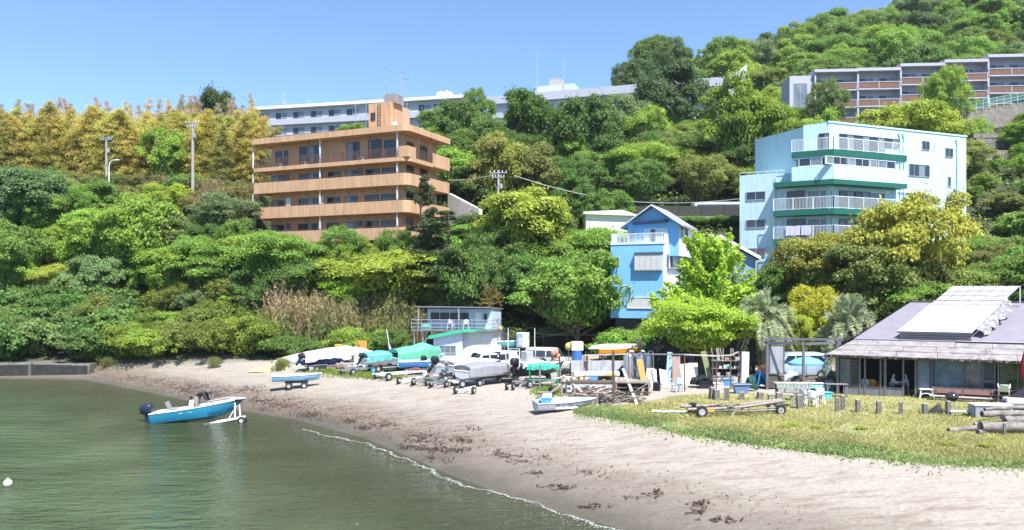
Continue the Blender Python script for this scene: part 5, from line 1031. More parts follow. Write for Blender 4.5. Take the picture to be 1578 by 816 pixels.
MB().tube([(0, 0, -.3), (0, 0, h-.9), (.12, 0, h-.35), (.45, 0, h-.06), (.9, 0, h)], [.09, .07, .06, .05, .05], 8).build('post', RAILW, T, True); MB().loft([[(x, y*s, h+z) for y, z in ((-.12, -.05), (.12, -.05), (.1, .06), (-.1, .06))] for x, s in ((.8, .7), (1.0, 1), (1.3, .8))]).build('lamp_head', RAILW, T)
a = px_at(902, 333, 97); T = thing('sign_post', 'thin white post on the hill road left of the bus', 'post', (a.x, 97, px_at(0, 333, 97).z), 0); MB().tube([(0, 0, 0), (0, 0, px_at(0, 299, 97).z-a.z)], .06, 6).build('post', RAILW, T); MB().box(-.12, .12, -.05, .02, px_at(0, 302, 97).z-a.z, px_at(0, 297, 97).z-a.z).build('cap', RAILW, T)
cable('white cable drooping from the middle pole across to the pale blue block', [px_at(792, 270, 91), px_at(960, 309, 94), px_at(1140, 306, 84)], .35, .045, WFRAME); cable('cable from the orange building to the middle pole', [px_at(690, 277, 98), px_at(768, 267, 91)], .25, .04, WFRAME)
cable('cable from the tall pole towards the orange building', [px_at(299, 232, 104), px_at(392, 260, 98)], .25); cable('lower cable from the tall pole towards the orange building', [px_at(299, 240, 104), px_at(385, 300, 98)], .3)
cable('cable between the two poles by the bamboo', [px_at(166, 216, 107), px_at(297, 195, 104)], .5); cable('cable leaving the picture on the left at bamboo height', [px_at(-20, 206, 112), px_at(163, 214, 107)], .6); cable('second cable between the two poles by the bamboo', [px_at(166, 240, 107), px_at(297, 243, 104)], .5)
cable('thin cables right of the pale blue block', [px_at(1486, 375, 88), px_at(1540, 388, 78), px_at(1600, 392, 76)], .1); cable('thin cable strung above the yard at the wood edge', [px_at(790, 520, 66), px_at(905, 503, 68)], .3, .012)
# ------------------------------------------------------------------ shared makers for the boat yard
G = on_ground
RUB = mat('tyre_rubber', (.025, .024, .024), .85, var=.15, scale=8); RIM = mat('wheel_rim', (.50, .50, .50), .4, .5, .1); WOOD = mat('weathered_wood', (.27, .235, .20), .9, var=.25, scale=5, bump=.5, streak=.25)
WOODD = mat('dark_wood', (.10, .08, .065), .9, var=.25, scale=5, bump=.4); WPL = mat('white_plastic', (.70, .71, .71), .45, var=.04); BLK = mat('black_plastic', (.018, .018, .02), .4); RUST = mat('rusty_steel', (.19, .085, .05), .85, .3, .3, 8, dirt=(.09, .04, .03)); GRAYW = mat('grey_painted_wood', (.17, .175, .20), .8, var=.15, streak=.2)
WPAINT = mat('white_gelcoat', (.68, .69, .69), .35, var=.05, scale=1.5, streak=.08); STEEL = mat('stainless_steel', (.52, .53, .55), .3, .8, .08)
def wheel(par, x, y, z, r=.24, w_=.16, m=None):
    t = MB(); t.lathe([(r*.55, -w_*.42), (r*.86, -w_*.5), (r, -w_*.3), (r, w_*.3), (r*.86, w_*.5), (r*.55, w_*.42)], 16, 'y', (x, y, z), cap=False); o = t.build('wheel', RUB, par, True)
    k = MB(); k.lathe([(.02, -w_*.36), (r*.2, -w_*.46), (r*.25, -w_*.3), (r*.56, -w_*.4), (r*.56, w_*.4), (r*.25, w_*.3), (r*.2, w_*.46), (.02, w_*.36)], 14, 'y', (x, y, z)); k.build('rim', m or RIM, o, True); return o
def trolley(label, loc, rz, L=3.4, tr=.62, r=.25, m=GALV, name='boat_trailer', bar=True, group='launching trailers in the boat yard', front_wheel=False, rails=True, post=False):
    """launching trailer: x runs from the wheels (0) to the drawbar end (L)"""
    T = thing(name, label, 'trailer', loc, rz, group); f = MB(); h = r+.12
    f.beam((0, -tr, r), (0, tr, r), .07); ax = f.build('axle', m, T)
    for s in (-1, 1): wheel(T, 0, s*(tr+.1), r, r)
    if rails:
        for s in (-1, 1):
            q = MB(); q.beam((-.55, s*tr*.75, h), (L*.55, s*tr*.62, h+.02), .07, .09); q.beam((L*.55, s*tr*.62, h+.02), (L*.88, .04*s, h-.02), .06, .08); q.build('side_rail', m, T)
        for x in (-.5, L*.28, L*.55): q = MB(); q.beam((x, -tr*.74, h+.01), (x, tr*.74, h+.01), .06); q.build('cross_bar', m, T)
    if bar: q = MB(); q.beam((0 if not rails else L*.5, 0, h-.02), (L, 0, h-.05), .07); q.build('drawbar', m, T)
    if post: q = MB(); q.beam((L*.8, 0, h), (L*.95, 0, h+.95), .07); q.beam((L*.5, 0, h), (L*.95, 0, h+.9), .05); q.box(L*.95-.18, L*.95+.15, -.12, .12, h+.9, h+1.05); q.build('winch_post', m, T)
    if front_wheel:
        for s in (-1, 1): wheel(T, L*.92, s*.13, r*.85, r*.85, .12)
    else: q = MB(); q.beam((L*.94, .06, h-.05), (L*.94, .06, .0), .04); q.build('prop_stand', m, T)
    return T
def hull_rings(L, W, D, rake=.14, sheer=.22, kr=.5, full=.48, n=12, inset=0.0):
    out = []
    for i in range(n+1):
        t = i/n; hw = W/2*(.90+.10*min(1, t/.4))*(1-max(0, (t-full)/(1-full))**2.3*.965)-inset; kz = D*kr*max(0, (t-.62)/.38)**2+inset; gz_ = D*(1+sheer*t*t); x = L*t*(1-inset*.4/L)+inset*.5*(1-t); hw = max(hw, .012)
        ch = .78 if t < .7 else .78-.3*(t-.7)/.3; cz = kz+(gz_-kz)*.22
        bx = lambda f: x+rake*L*.55*f*max(0, (t-.6)/.4)**1.5
        out.append([(bx(1), -hw, gz_), (bx(.55), -hw*.95, kz+(gz_-kz)*.6), (bx(.2), -hw*ch, cz), (bx(0), 0, kz), (bx(.2), hw*ch, cz), (bx(.55), hw*.95, kz+(gz_-kz)*.6), (bx(1), hw, gz_)])
    return out
def hull(par, L, W, D, mo, mi, mg, floor=.38, **kw):
    ro = hull_rings(L, W, D, **kw); ri = hull_rings(L, W, D, inset=.05, **kw)
    b = MB(); b.loft(ro, False, False); b.add(ro[0], [tuple(range(7))]); o = b.build('hull', mo, par, True)
    b = MB(); fl = []
    for r in ri: zf = min(max(r[3][2], D*floor), r[0][2]-.05); fl.append([r[0], (r[1][0], r[1][1]*.98, max(zf, r[1][2])), (r[2][0], r[2][1], zf), (r[4][0], r[4][1], zf), (r[5][0], r[5][1]*.98, max(zf, r[5][2])), r[6]])
    b.loft(fl, False, False); b.add(fl[0], [tuple(range(6))]); b.build('interior', mi, par)
    g_ = MB()
    for k in (0, 6): g_.tube([(ro[i][k][0], ro[i][k][1]*.985, ro[i][k][2]+.005) for i in range(len(ro))], .042, 6)
    g_.tube([(ro[0][0][0]+.02, ro[0][0][1], ro[0][0][2]), (ro[0][6][0]+.02, ro[0][6][1], ro[0][6][2])], .042, 6); g_.build('gunwale', mg, par, True); return o
def outboard(par, x, y, z, s=1.0, m=BLK, tilt=0.0, rib=None):
    o = thing('w', None, None); o.name = 'outboard_motor'; o.parent = par; o.location = (x, y, z); o.rotation_euler = (0, tilt, 0); o.scale = (s, s, s)
    for k in ('label', 'category'):
        if k in o: del o[k]
    def rr(cx, w_, l, zz): return [(cx+l*a, w_*b_, zz) for a, b_ in ((-.5, -.35), (-.35, -.5), (.35, -.5), (.5, -.35), (.5, .35), (.35, .5), (-.35, .5), (-.5, .35))]
    b = MB(); b.loft([rr(-.3, .30, .40, .02), rr(-.32, .40, .56, .10), rr(-.33, .42, .60, .32), rr(-.30, .38, .54, .47), rr(-.26, .24, .34, .54)]); b.build('cowl', m, o, True)
    b = MB(); b.loft([rr(-.27, .18, .30, .02), rr(-.26, .15, .24, -.35), rr(-.28, .10, .20, -.72)]); b.box(-.5, -.12, -.13, .13, -.56, -.53); b.tube([(-.52, 0, -.74), (-.1, 0, -.74)], [.06, .03], 8); b.add([(-.4, -.01, -.76), (-.2, -.01, -.76), (-.3, -.01, -.95), (-.4, .01, -.76), (-.2, .01, -.76), (-.3, .01, -.95)], [(0,1,2),(5,4,3),(0,3,4,1),(1,4,5,2),(2,5,3,0)]); b.build('leg', m, o)
    b = MB(); b.box(-.14, .06, -.12, .12, -.18, .1); b.build('bracket', GALV, o); p = MB()
    for k in range(3): a = k*2.094; p.add([(-.54, .02*math.cos(a), -.74+.02*math.sin(a)), (-.56, .15*math.cos(a-.3), -.74+.15*math.sin(a-.3)), (-.52, .15*math.cos(a+.35), -.74+.15*math.sin(a+.35))], [(0,1,2)])
    p.build('propeller', STEEL, o); return o
def tarp(par, L, W, H, seed, m, hem=.55, name='tarpaulin', bow=.5, z0=.45, peak=.5, fold=.05):
    """cloth thrown over a boat: ridge, sagging sides with folds, uneven hem"""
    g = np.random.default_rng(seed); n, k = 46, 34; U, V_ = np.meshgrid(np.linspace(0, 1, n), np.linspace(-1, 1, k), indexing='ij')
    wd = W/2*(1-.72*np.clip((U-.55)/.45, 0, 1)**2)*(1-.15*np.clip((.12-U)/.12, 0, 1)); top = H*(.72+.28*np.exp(-((U-peak)/.28)**2))-.12*H*np.sin(U*9+seed)**2*.5
    top = top*(1-.25*np.clip((U-.75)/.25, 0, 1))
    a = np.abs(V_); over = np.clip(a/.62, 0, 1); y = np.sign(V_)*(wd*np.minimum(over, 1)**.9+np.clip(a-.62, 0, 1)*.12); drop = np.clip((a-.62)/.38, 0, 1)
    hemv = hem*(1+.22*np.sin(U*5.3+seed)*np.sin(U*3.1+2*seed)+.07*np.sin(U*17+V_+seed)+.05*np.sin(U*41+seed))
    z = z0+top*(1-.28*over**2)-drop*hemv
    f = sum((1-2*np.abs(np.sin((U*q*1.0+V_*p+ph)*.5)))*am for q, p, ph, am in [(g.uniform(10, 44), g.uniform(-8, 8), g.uniform(0, 6), g.uniform(.3, 1)) for _ in range(7)])/4
    y = y+np.sign(V_)*f*fold*(.35+drop*1.4); z = z+f*fold*.55*(1-drop*.5); x = U*L+f*.02+(.1*drop*np.where(U < .05, -1, 0))
    P = np.stack([x, y, z], -1).reshape(-1, 3); i = np.arange(n*k).reshape(n, k); F = np.stack([i[:-1, :-1].ravel(), i[:-1, 1:].ravel(), i[1:, 1:].ravel(), i[1:, :-1].ravel()], 1)
    me = npmesh(name, P, F, m, smooth=True); o = link(name, me, None, par)
    c = MB(); e = [tuple(P[i[0, j]]) for j in range(k)]; lo = [(p[0]+.05, p[1]*.97, p[2]-.35*abs(1-abs(2*q/(k-1)-1))) for q, p in enumerate(e)]
    c.add(e+lo, [(q, q+1, k+q+1, k+q) for q in range(k-1)]); c.build('tarpaulin_end', m, par, True); return o
def rope(par, pts, r=.012, m=None): b = MB(); b.tube(pts, r, 4); return b.build('rope', m or RAILW, par)
def vehicle(label, loc, rz, L, W, H, prof, m, wins, cat='van', name='parked_van', r=.3, fx=(.17, .8), wind=None):
    """van or car: side outline extruded, rounded edges, window panels, lights and four wheels; x is forward"""
    T = thing(name, label, cat, loc, rz); b = MB(); tw = lambda z: W/2*(1-.10*max(0, (z-H*.5)/(H*.5)))
    n = len(prof); b.add([(x*L, -tw(z*H), z*H) for x, z in prof]+[(x*L, tw(z*H), z*H) for x, z in prof], [tuple(range(n)), tuple(reversed(range(n, 2*n)))]+[(i, i+n, (i+1) % n+n, (i+1) % n) for i in range(n)]); b.build('body', m, T, True, bevel=.05)
    for s in (-1, 1):
        for q in wins:
            p = MB(); V = [(x*L, s*(tw(z*H)+.012), z*H) for x, z in q]; k = len(V); p.add(V+[(v[0], v[1]-s*.03, v[2]) for v in V], [tuple(range(k)), tuple(reversed(range(k, 2*k)))]+[(i, i+k, (i+1) % k+k, (i+1) % k) for i in range(k)]); p.build('side_window', GLASS, T)
    if wind:
        (x0, z0), (x1, z1) = wind; dx = .015; p = MB(); p.sheet((x0*L+dx, -W*.42, z0*H), (x0*L+dx, W*.42, z0*H), (x1*L+dx, W*.38, z1*H), (x1*L+dx, -W*.38, z1*H), .03); p.build('windscreen', GLASS, T)
    p = MB(); p.sheet((-.012, W*.4, .55*H), (-.012, -W*.4, .55*H), (-.012, -W*.36, .88*H), (-.012, W*.36, .88*H), .02); p.build('rear_window', GLASS, T)
    for s in (-1, 1):
        MB().box(-.03, .03, s*W*.4-.07, s*W*.4+.07, .36*H, .5*H).build('tail_light', mat('red_lens', (.4, .02, .02), .2), T); MB().box(L-.04, L+.02, s*W*.36-.12, s*W*.36+.12, .33*H, .42*H).build('headlight', WPL, T)
        for x in fx: wheel(T, x*L, s*(W/2-.06), r, r, .18)
    MB().box(-.06, .06, -W*.47, W*.47, .2*H, .3*H).build('bumper', WFRAME, T); MB().box(L-.06, L+.06, -W*.47, W*.47, .17*H, .28*H).build('bumper', WFRAME, T); return T
VAN = [(0, .14), (.02, .95), (.06, 1), (.72, 1), (.80, .96), (.93, .56), (.99, .46), (1, .14)]
VANW = [[(.06, .58), (.28, .58), (.28, .88), (.06, .88)], [(.31, .58), (.55, .58), (.55, .88), (.31, .88)], [(.58, .58), (.86, .58), (.78, .88), (.58, .88)]]
def junk(name, label, cat, m, loc, rz, fn, group=None, **kw):
    T = thing(name, label, cat, loc, rz, group, **kw); fn(T); return T

# ------------------------------------------------------------------ the boathouse
def boathouse():
    b0 = G(712, 556, 60, 80); F = Facade(b0.x, b0.y, R(-14)); z0 = b0.z; T = thing('boathouse', 'pale blue boathouse hut with a green sloping roof edge and upper deck room', 'hut', (b0.x, b0.y, z0), F.a)
    PB = mat('pale_blue_board', (.50, .60, .72), .75, var=.05, streak=.12); GRN = mat('sea_green_trim', (.06, .42, .26), .6, var=.08); z = lambda px, py, v=0: F.z(px, py, v)-z0
    uL, uR = F.u(668), F.u(712); zl, zr = z(668, 521), z(712, 511); dp = 5.0
    MB().loft([[(uL, y, -.4), (0, y, -.4), (0, y, zr), (uL, y, zl)] for y in (0, dp)]).build('wall', PB, T)
    e = MB(); e.beam((uL-.3, -.15, zl+.1), (.1, -.15, zr+.1), .5, .3); e.build('roof_edge', GRN, T)
    sw = F.u(760, 3); MB().box(0, 2.55, .6, dp, -.4, zr).build('side_wall', mat('cream_board', (.60, .61, .62), .8, streak=.15), T); e = MB(); e.beam((.1, -.15, zr+.1), (2.7, .3, zr+.12), .5, .26); e.build('roof_edge', GRN, T)
    MB().box(uL-.9, uL-.02, .6, 2.5, -.4, zl-.2).build('door_shade_block', mat('doorway_shade', (.02, .022, .03), .8), T)  # solid near-black block, the shade of a doorway put into its colour
    window(T, F.u(677), F.u(703), z(690, 544), z(690, 532), -.01, 3, WFRAME, GLASSB, .06)
    # deck and its railing
    zd = z(690, 512)+.1; x0, x1 = F.u(638, .5), 2.8
    dk = MB(); dk.box(x0, x1, -.2, 5.4, zd, zd+.14); dk.build('deck', GRAYW, T)
    for x, y in ((x0+.2, .1), (x0+.2, 3), (uL-1, .1), (uL-1, 3)): MB().box(x-.05, x+.05, y-.05, y+.05, -.4, zd).build('deck_post', GALV, T)
    br = MB(); br.beam((uL-.9, .1, zd-1), (uL, .1, zd), .06); br.build('brace', GALV, T)
    r = MB()
    for q in (.35, .68, 1.0): r.tube([(x0, 3, zd+q), (x0, -.15, zd+q), (x1, -.15, zd+q), (x1, 3, zd+q)], .03, 5)
    for i in range(9): x = x0+(x1-x0)*i/8; r.tube([(x, -.15, zd), (x, -.15, zd+1.0)], .028, 5)
    r.build('railing', GALV, T)
    # upper room
    a, b_ = F.u(659, 1.2), F.u(757, 1.2); zt = z(700, 474, 1.2); MB().box(a, b_, 1.2, 4.6, zd+.14, zt-.1).build('upper_room', PB, T)
    rf = MB(); rf.add([(a-.7, .1, zt+.05), (b_+.1, .1, zt+.0), (b_+.1, 5, zt-.2), (a-.7, 5, zt-.2), (a-.7, .1, zt+.17), (b_+.1, .1, zt+.12), (b_+.1, 5, zt-.08), (a-.7, 5, zt-.08)], [(0,1,2,3),(7,6,5,4),(0,4,5,1),(1,5,6,2),(2,6,7,3),(3,7,4,0)]); rf.build('roof', GRAYW, T)
    for x in (a-.5, F.u(707, .2)): MB().box(x-.05, x+.05, .15, .25, zd+.14, zt).build('roof_post', GALV, T)
    window(T, F.u(663, 1.2), F.u(724, 1.2), zd+.85, zt-.35, 1.19, 4, PB, [GLASS], .06); MB().box(F.u(733, 1.2), F.u(742, 1.2), 1.1, 1.19, zd+.14, zt-.35).build('door', RAILW, T); window(T, F.u(745, 1.2), F.u(752, 1.2), zd+.9, zt-.45, 1.19, 1, PB, GLASS, .05)
    tk = MB(); tk.box(F.u(650, .2), F.u(661, .2), .2, .7, zd+.14, zd+.6); tk.build('crate', mat('teal_plastic', (.16, .48, .45), .5), T)
    return F, zd+.14+z0
HF, DZ = boathouse()
def plastic_chair(label, loc, rz, m=WPL, group='white plastic garden chairs', s=1.0, rx=0.0, tiltx=0.0):
    T = thing('plastic_chair', label, 'chair', loc, rz, group, rx=tiltx); T.scale = (s, s, s)
    MB().box(-.24, .24, -.24, .24, .40, .44).build('seat', m, T, bevel=.012)
    b = MB(); b.loft([[(-.23+.46*i/6, .22+.10*(z-.44)+.05*(1-((i-3)/3)**2), z-(.06*((i-3)/3)**2 if z > .8 else 0)) for i in range(7)] for z in (.44, .55, .68, .8, .9)], False, False); o = b.build('backrest', m, T, True); md = o.modifiers.new('t', 'SOLIDIFY'); md.thickness = .025
    for sx in (-1, 1):
        a = MB(); a.tube([(sx*.26, .26, .66), (sx*.28, -.1, .66), (sx*.27, -.24, .6), (sx*.25, -.24, .42)], .022, 5); a.build('armrest', m, T)
        for sy in (-1, 1): l = MB(); l.beam((sx*.22, sy*.22, .42), (sx*.26, sy*.26, 0), .05); l.build('leg', m, T)
    return T
p = HF.pt(HF.u(695, .5), .5); plastic_chair('white plastic chair on the boathouse deck, left of two', (p.x, p.y, DZ), R(160), group='chairs on the boathouse deck'); p = HF.pt(HF.u(717, .5), .5); plastic_chair('white plastic chair on the boathouse deck, right of two', (p.x, p.y, DZ), R(200), group='chairs on the boathouse deck')

# ------------------------------------------------------------------ vans and things along the wood edge
wv = mat('white_car_paint', (.54, .55, .56), .25, var=.03, spec=.6)
p = G(755, 573, 50, 80); V1 = vehicle('white van carrying an upturned white boat on its roof', (p.x+.9, p.y+2.2, p.z), R(218), 3.0, 1.4, 1.42, VAN, wv, VANW, wind=((.93, .56), (.80, .95)))
q = thing('dinghy', 'white upturned dinghy lashed on the roof of the van', 'boat', (p.x+.75, p.y+1.6, p.z+1.98), R(190), rx=R(180)); hull(q, 2.75, 1.2, .48, WPAINT, WPAINT, RAILW); 
fw = MB(); wheel(q, .4, .55, .3, .17, .12); wheel(q, 1.7, .55, .3, .17, .12)
p = G(866, 568, 50, 80); vehicle('white van with its side turned, right of the black-engined boat', (p.x+.9, p.y+1.6, p.z), R(-18), 3.1, 1.45, 1.58, VAN, wv, VANW, wind=((.93, .56), (.80, .95))).location.x -= 3.6
p = G(800, 571, 50, 80); vehicle('white light truck cab between the two vans', (p.x-1.9, p.y+2.2, p.z), R(-12), 2.3, 1.35, 1.4, VAN, wv, VANW[:2], cat='truck', name='light_truck', wind=((.93, .56), (.80, .95)))
p = G(806, 552, 60, 80)
def cabinet(T):
    MB().box(-.52, .52, -.45, .45, 1.0, 2.3).build('cabinet', WPL, T, bevel=.03); MB().box(-.46, .02, -.49, -.45, 1.06, 2.22).build('door', mat('grey_blue_door', (.20, .32, .42), .5), T); MB().box(-.35, -.05, -.50, -.49, 1.2, 1.9).build('panel', mat('lilac_panel', (.45, .45, .55), .5), T)
    for x in (-.45, .45):
        for y in (-.38, .38): MB().box(x-.04, x+.04, y-.04, y+.04, 0, 1.0).build('leg', WOODD, T)
    MB().box(-.6, .6, -.5, .5, .92, 1.0).build('stand_top', WOODD, T)
junk('cabinet', 'white cabinet with a blue-grey door raised above the vans', 'cabinet', None, p, R(-8), cabinet)
p = G(770, 552, 60, 80)
def skiff(T): hull(T, 3.4, 1.2, .5, mat('turquoise_paint', (.10, .42, .45), .5), WPAINT, RAILW)
junk('skiff', 'turquoise skiff resting behind the white vans', 'boat', None, p+Vector((-1, 0, 1.0)), R(8), skiff)
MB_ = MB(); tr_ = thing('trestle', 'wooden trestle under the turquoise skiff', 'trestle', p+Vector((-1, 0, 0)), R(8))
for x in (.5, 2.6): b = MB(); b.beam((x, -.5, 0), (x, -.1, 1.0), .08); b.beam((x, .5, 0), (x, .1, 1.0), .08); b.beam((x, -.5, .96), (x, .5, .96), .08); b.build('trestle_leg', WOODD, tr_)
def lean_pole(label, px, py, top, r=.04, m=RAILW, dx=0, Y=None):
    p = G(px, py, 45, 80); z1 = px_at(px, top, p.y).z-p.z; T = thing('mast', label, 'pole', p, 0, 'upright poles in the yard'); MB().tube([(0, 0, -.2), (dx*.5, 0, z1*.5), (dx, 0, z1)], [r, r, r*.7], 6).build('shaft', m, T); return T
lean_pole('thin white mast in front of the light truck', 783, 560, 505); lean_pole('thin white mast left of the white van', 824, 562, 505); lean_pole('slender metal pole behind the orange boat', 946, 560, 522, .03, GALV); lean_pole('dark pole beside the metal sheets', 903, 575, 540, .04, WOODD)
p = G(593, 566, 55, 80); T = thing('furled_mast', 'white mast with a furled grey sail leaning left behind the green tarpaulin', 'mast', p+Vector((.2, .6, 0)), 0); z1 = px_at(0, 507, p.y).z-p.z; MB().tube([(.35, 0, 0), (-.15, 0, z1)], .03, 6).build('spar', RAILW, T); MB().tube([(.33, -.05, z1*.12), (.18, -.06, z1*.45), (.02, -.05, z1*.62)], [.06, .13, .04], 7).build('furled_sail', mat('grey_sailcloth', (.5, .5, .48), .8), T)
rope(T, [(-.05, 0, z1*.75), (1.6, .3, .2)], .01, CABLE)
p = G(769, 556, 55, 80); T = thing('buoy_marker', 'yellow ball marker on a thin pole right of the boathouse', 'marker', p+Vector((.1, 1.5, 0)), 0); z1 = px_at(0, 506, p.y+1.5).z-p.z; MB().tube([(0, 0, 0), (0, 0, z1)], .03, 5).build('pole', GALV, T); b = MB(); b.lathe([(.02, -.2), (.14, -.14), (.2, 0), (.14, .14), (.02, .2)], 12, 'z', (0, 0, z1)); b.build('ball', mat('ochre_plastic', (.55, .40, .12), .5), T, True)
# green-roofed open shed
p = G(880, 549, 60, 90)
def shed(T):
    RFm = mat('olive_sheet_roof', (.20, .20, .12), .7, var=.1, streak=.2)
    for x in (-2.4, -.2, 2.2):
        for y in (0, 3): MB().box(x-.06, x+.06, y-.06, y+.06, 0, 1.9).build('post', WOODD, T)
    MB().sheet((-2.9, -.5, 1.85), (.2, -.5, 1.8), (.2, 3.3, 2.3), (-2.9, 3.3, 2.35), -.06).build('roof', RFm, T); MB().sheet((.25, -.3, 1.8), (2.6, -.3, 1.8), (2.6, 3.3, 2.15), (.25, 3.3, 2.15), -.06).build('roof', RFm, T)
    MB().box(-2.6, 2.4, 3.1, 3.2, 0, 1.85).build('back_wall', WOODD, T)
junk('open_shed', 'low open shed with an olive sheet roof behind the white van', 'shed', None, p+Vector((0, 2.5, 0)), R(-3), shed)
p = G(925, 549, 60, 90); T = thing('dark_tent', 'dark green arched tent canopy behind the orange boat', 'tent', p+Vector((-1.2, 3.2, 0)), 0); T.scale = (.72, 1, .8); n = 12
MB().loft([[(-2.3+4.6*i/n, y, 2.75*math.sin(math.pi*min(1, max(0, i/n)))**.45+.02) for i in range(n+1)] for y in (0, 3)], False, False).build('canopy', mat('tent_green', (.07, .15, .11), .7), T, True); MB().tube([(-2.3+4.6*i/n, -.03, 2.78*math.sin(math.pi*i/n)**.45+.02) for i in range(n+1)], .03, 5).build('arch', mat('tent_green', (.07, .15, .11)), T)
p = G(945, 565, 50, 80); T = thing('orange_boat', 'orange boat on a raised rack beside the bare bush', 'boat', p+Vector((-1.1, .4, .95)), R(3)); hull(T, 3.0, .8, .42, mat('orange_gelcoat', (.72, .30, .02), .4, var=.05), mat('orange_gelcoat2', (.6, .27, .03), .5), mat('yellow_rim', (.7, .42, .04), .4))
T = thing('white_boat', 'white upturned boat lying just above the orange boat', 'boat', p+Vector((2.0, 1.3, 1.75)), R(183), rx=R(180)); hull(T, 3.6, 1.0, .32, WPAINT, WPAINT, RAILW)
T = thing('boat_rack', 'timber rack carrying the orange boat', 'rack', p+Vector((-1.1, .4, 0)), R(3))
for x in (.3, 2.3):
    for y in (-.4, .4, 1.4): MB().box(x-.05, x+.05, y-.05, y+.05, 0, 1.4 if y > 1 else .95).build('post', WOODD, T)
    MB().box(x-.05, x+.05, -.5, 1.5, .90, .95).build('bearer', WOODD, T)
p = G(889, 566, 50, 80)
def stack(T):
    MB().box(-.45, .45, -.4, .4, 1.35, 2.05).build('white_crate', WPL, T, bevel=.03); b = MB(); b.lathe([(.4, .55), (.42, .6), (.42, 1.3), (.36, 1.35)], 14, 'z'); b.build('blue_drum', mat('blue_plastic', (.05, .16, .42), .5), T); MB().box(-.5, .5, -.45, .45, 0, .55).build('grey_crate', WFRAME, T)
junk('drum_stack', 'white crate on a blue drum right of the white van', 'drum', None, p, R(5), stack)
p = G(879, 566, 50, 80); T = thing('yellow_float', 'round yellow float left of the blue drum', 'float', p+Vector((-.1, .3, 0)), 0); MB().tube([(0, 0, 0), (0, 0, 1.6)], .03, 5).build('stick', GALV, T); b = MB(); b.lathe([(.03, -.32), (.24, -.22), (.32, 0), (.24, .22), (.03, .32)], 14, 'z', (0, 0, 1.65)); b.build('ball', mat('yellow_float', (.62, .50, .12), .5), T, True)
p = G(864, 572, 50, 80); T = thing('pink_buoys', 'pinkish-orange buoys heaped against the white van', 'buoys', p+Vector((-.3, .9, 0)), 0)
for k, (x, z) in enumerate(((-.2, .95), (.15, 1.1), (.0, 1.45), (-.25, 1.35))): b = MB(); b.lathe([(.03, -.2), (.16, -.14), (.2, 0), (.16, .14), (.03, .2)], 12, 'z', (x, -.1*k, z)); b.build('buoy', mat('salmon_plastic', (.62, .28, .18), .5), T, True)
MB().box(-.4, .4, -.2, .3, 0, .78).build('crate', WOOD, T)

# ------------------------------------------------------------------ timber yard: racks, steel, boards, driftwood
def at_(px, py): return G(px, py, 30, 75)
p = at_(930, 580)
def sheets(T):
    for i in range(6): MB().sheet((-2.3+i*.72, -.02*i, .1), (-1.6+i*.72, -.02*i, .1), (-1.6+i*.72, .3-.02*i, 1.12+.03*(i % 2)), (-2.3+i*.72, .3-.02*i, 1.12+.03*(i % 2)), .02).build('metal_sheet', mat('dull_metal_sheet', (.33, .33, .36), .5, .5, .15, 2, streak=.3), T)
    MB().box(-2.4, 2.2, .32, .4, 0, 1.0).build('back_rail', WOODD, T)
junk('metal_sheets', 'row of dull grey metal sheets standing on edge in the yard', 'sheets', None, p, R(-3), sheets)
for i, (px, w_) in enumerate(((972, .38), (990, .36), (1003, .26))):
    p = at_(px, 584); T = thing('steel_drum', ['stainless steel drum left of the leaning orange board', 'stainless steel drum right behind the leaning orange board', 'narrow stainless steel drum, right end of the three'][i], 'drum', p+Vector((0, 1.0, 0)), 0, 'steel drums in the yard'); b = MB(); b.lathe([(w_, 0), (w_, 1.5), (w_*.95, 1.58), (w_*.5, 1.72), (.08, 1.75)], 18, 'z'); b.build('shell', STEEL, T, True); b = MB(); b.tube([(0, 0, 1.7), (.1, 0, 1.9), (.3, 0, 1.85), (w_+.08, 0, 1.5), (w_+.08, 0, .6)], .05, 6); b.build('pipe', STEEL, T)
p = at_(911, 607)
def planter(T):
    BW = mat('white_brick', (.60, .62, .66), .8, var=.06)
    for j in range(5):
        for i in range(7): MB().box(-1.25+i*.42-(.2 if j % 2 else 0), -.86+i*.42-(.2 if j % 2 else 0), -.1, .1, j*.135, j*.135+.125).build('brick', BW, T)
    for s in (-1, 1):
        for j in range(5): MB().box(s*1.45-.1, s*1.45+.1, .12, 1.0, j*.135, j*.135+.125).build('brick', BW, T)
    MB().box(-1.5, 1.5, -.15, 1.1, .68, .74).build('top_board', WOODD, T); MB().box(-1.35, 1.35, .15, .9, .3, .66).build('fill', WOODD, T)
junk('brick_trough', 'low white-painted brick trough under a plank top', 'trough', None, p, R(-3), planter)
p = at_(905, 592)
def whitetray(T): MB().box(-1.5, 1.5, -.3, .3, .6, .85).build('tray', WPAINT, T, bevel=.02); MB().box(-1.2, -1.1, -.2, .2, 0, .6).build('leg', WOODD, T); MB().box(1.1, 1.2, -.2, .2, 0, .6).build('leg', WOODD, T); MB().box(.5, 1.3, -.32, -.30, .62, .76).build('stripe', mat('ochre_paint', (.55, .42, .1), .6), T)
junk('white_trough', 'long white trough standing behind the brick trough', 'trough', None, p+Vector((.6, 0, 0)), R(-2), whitetray)
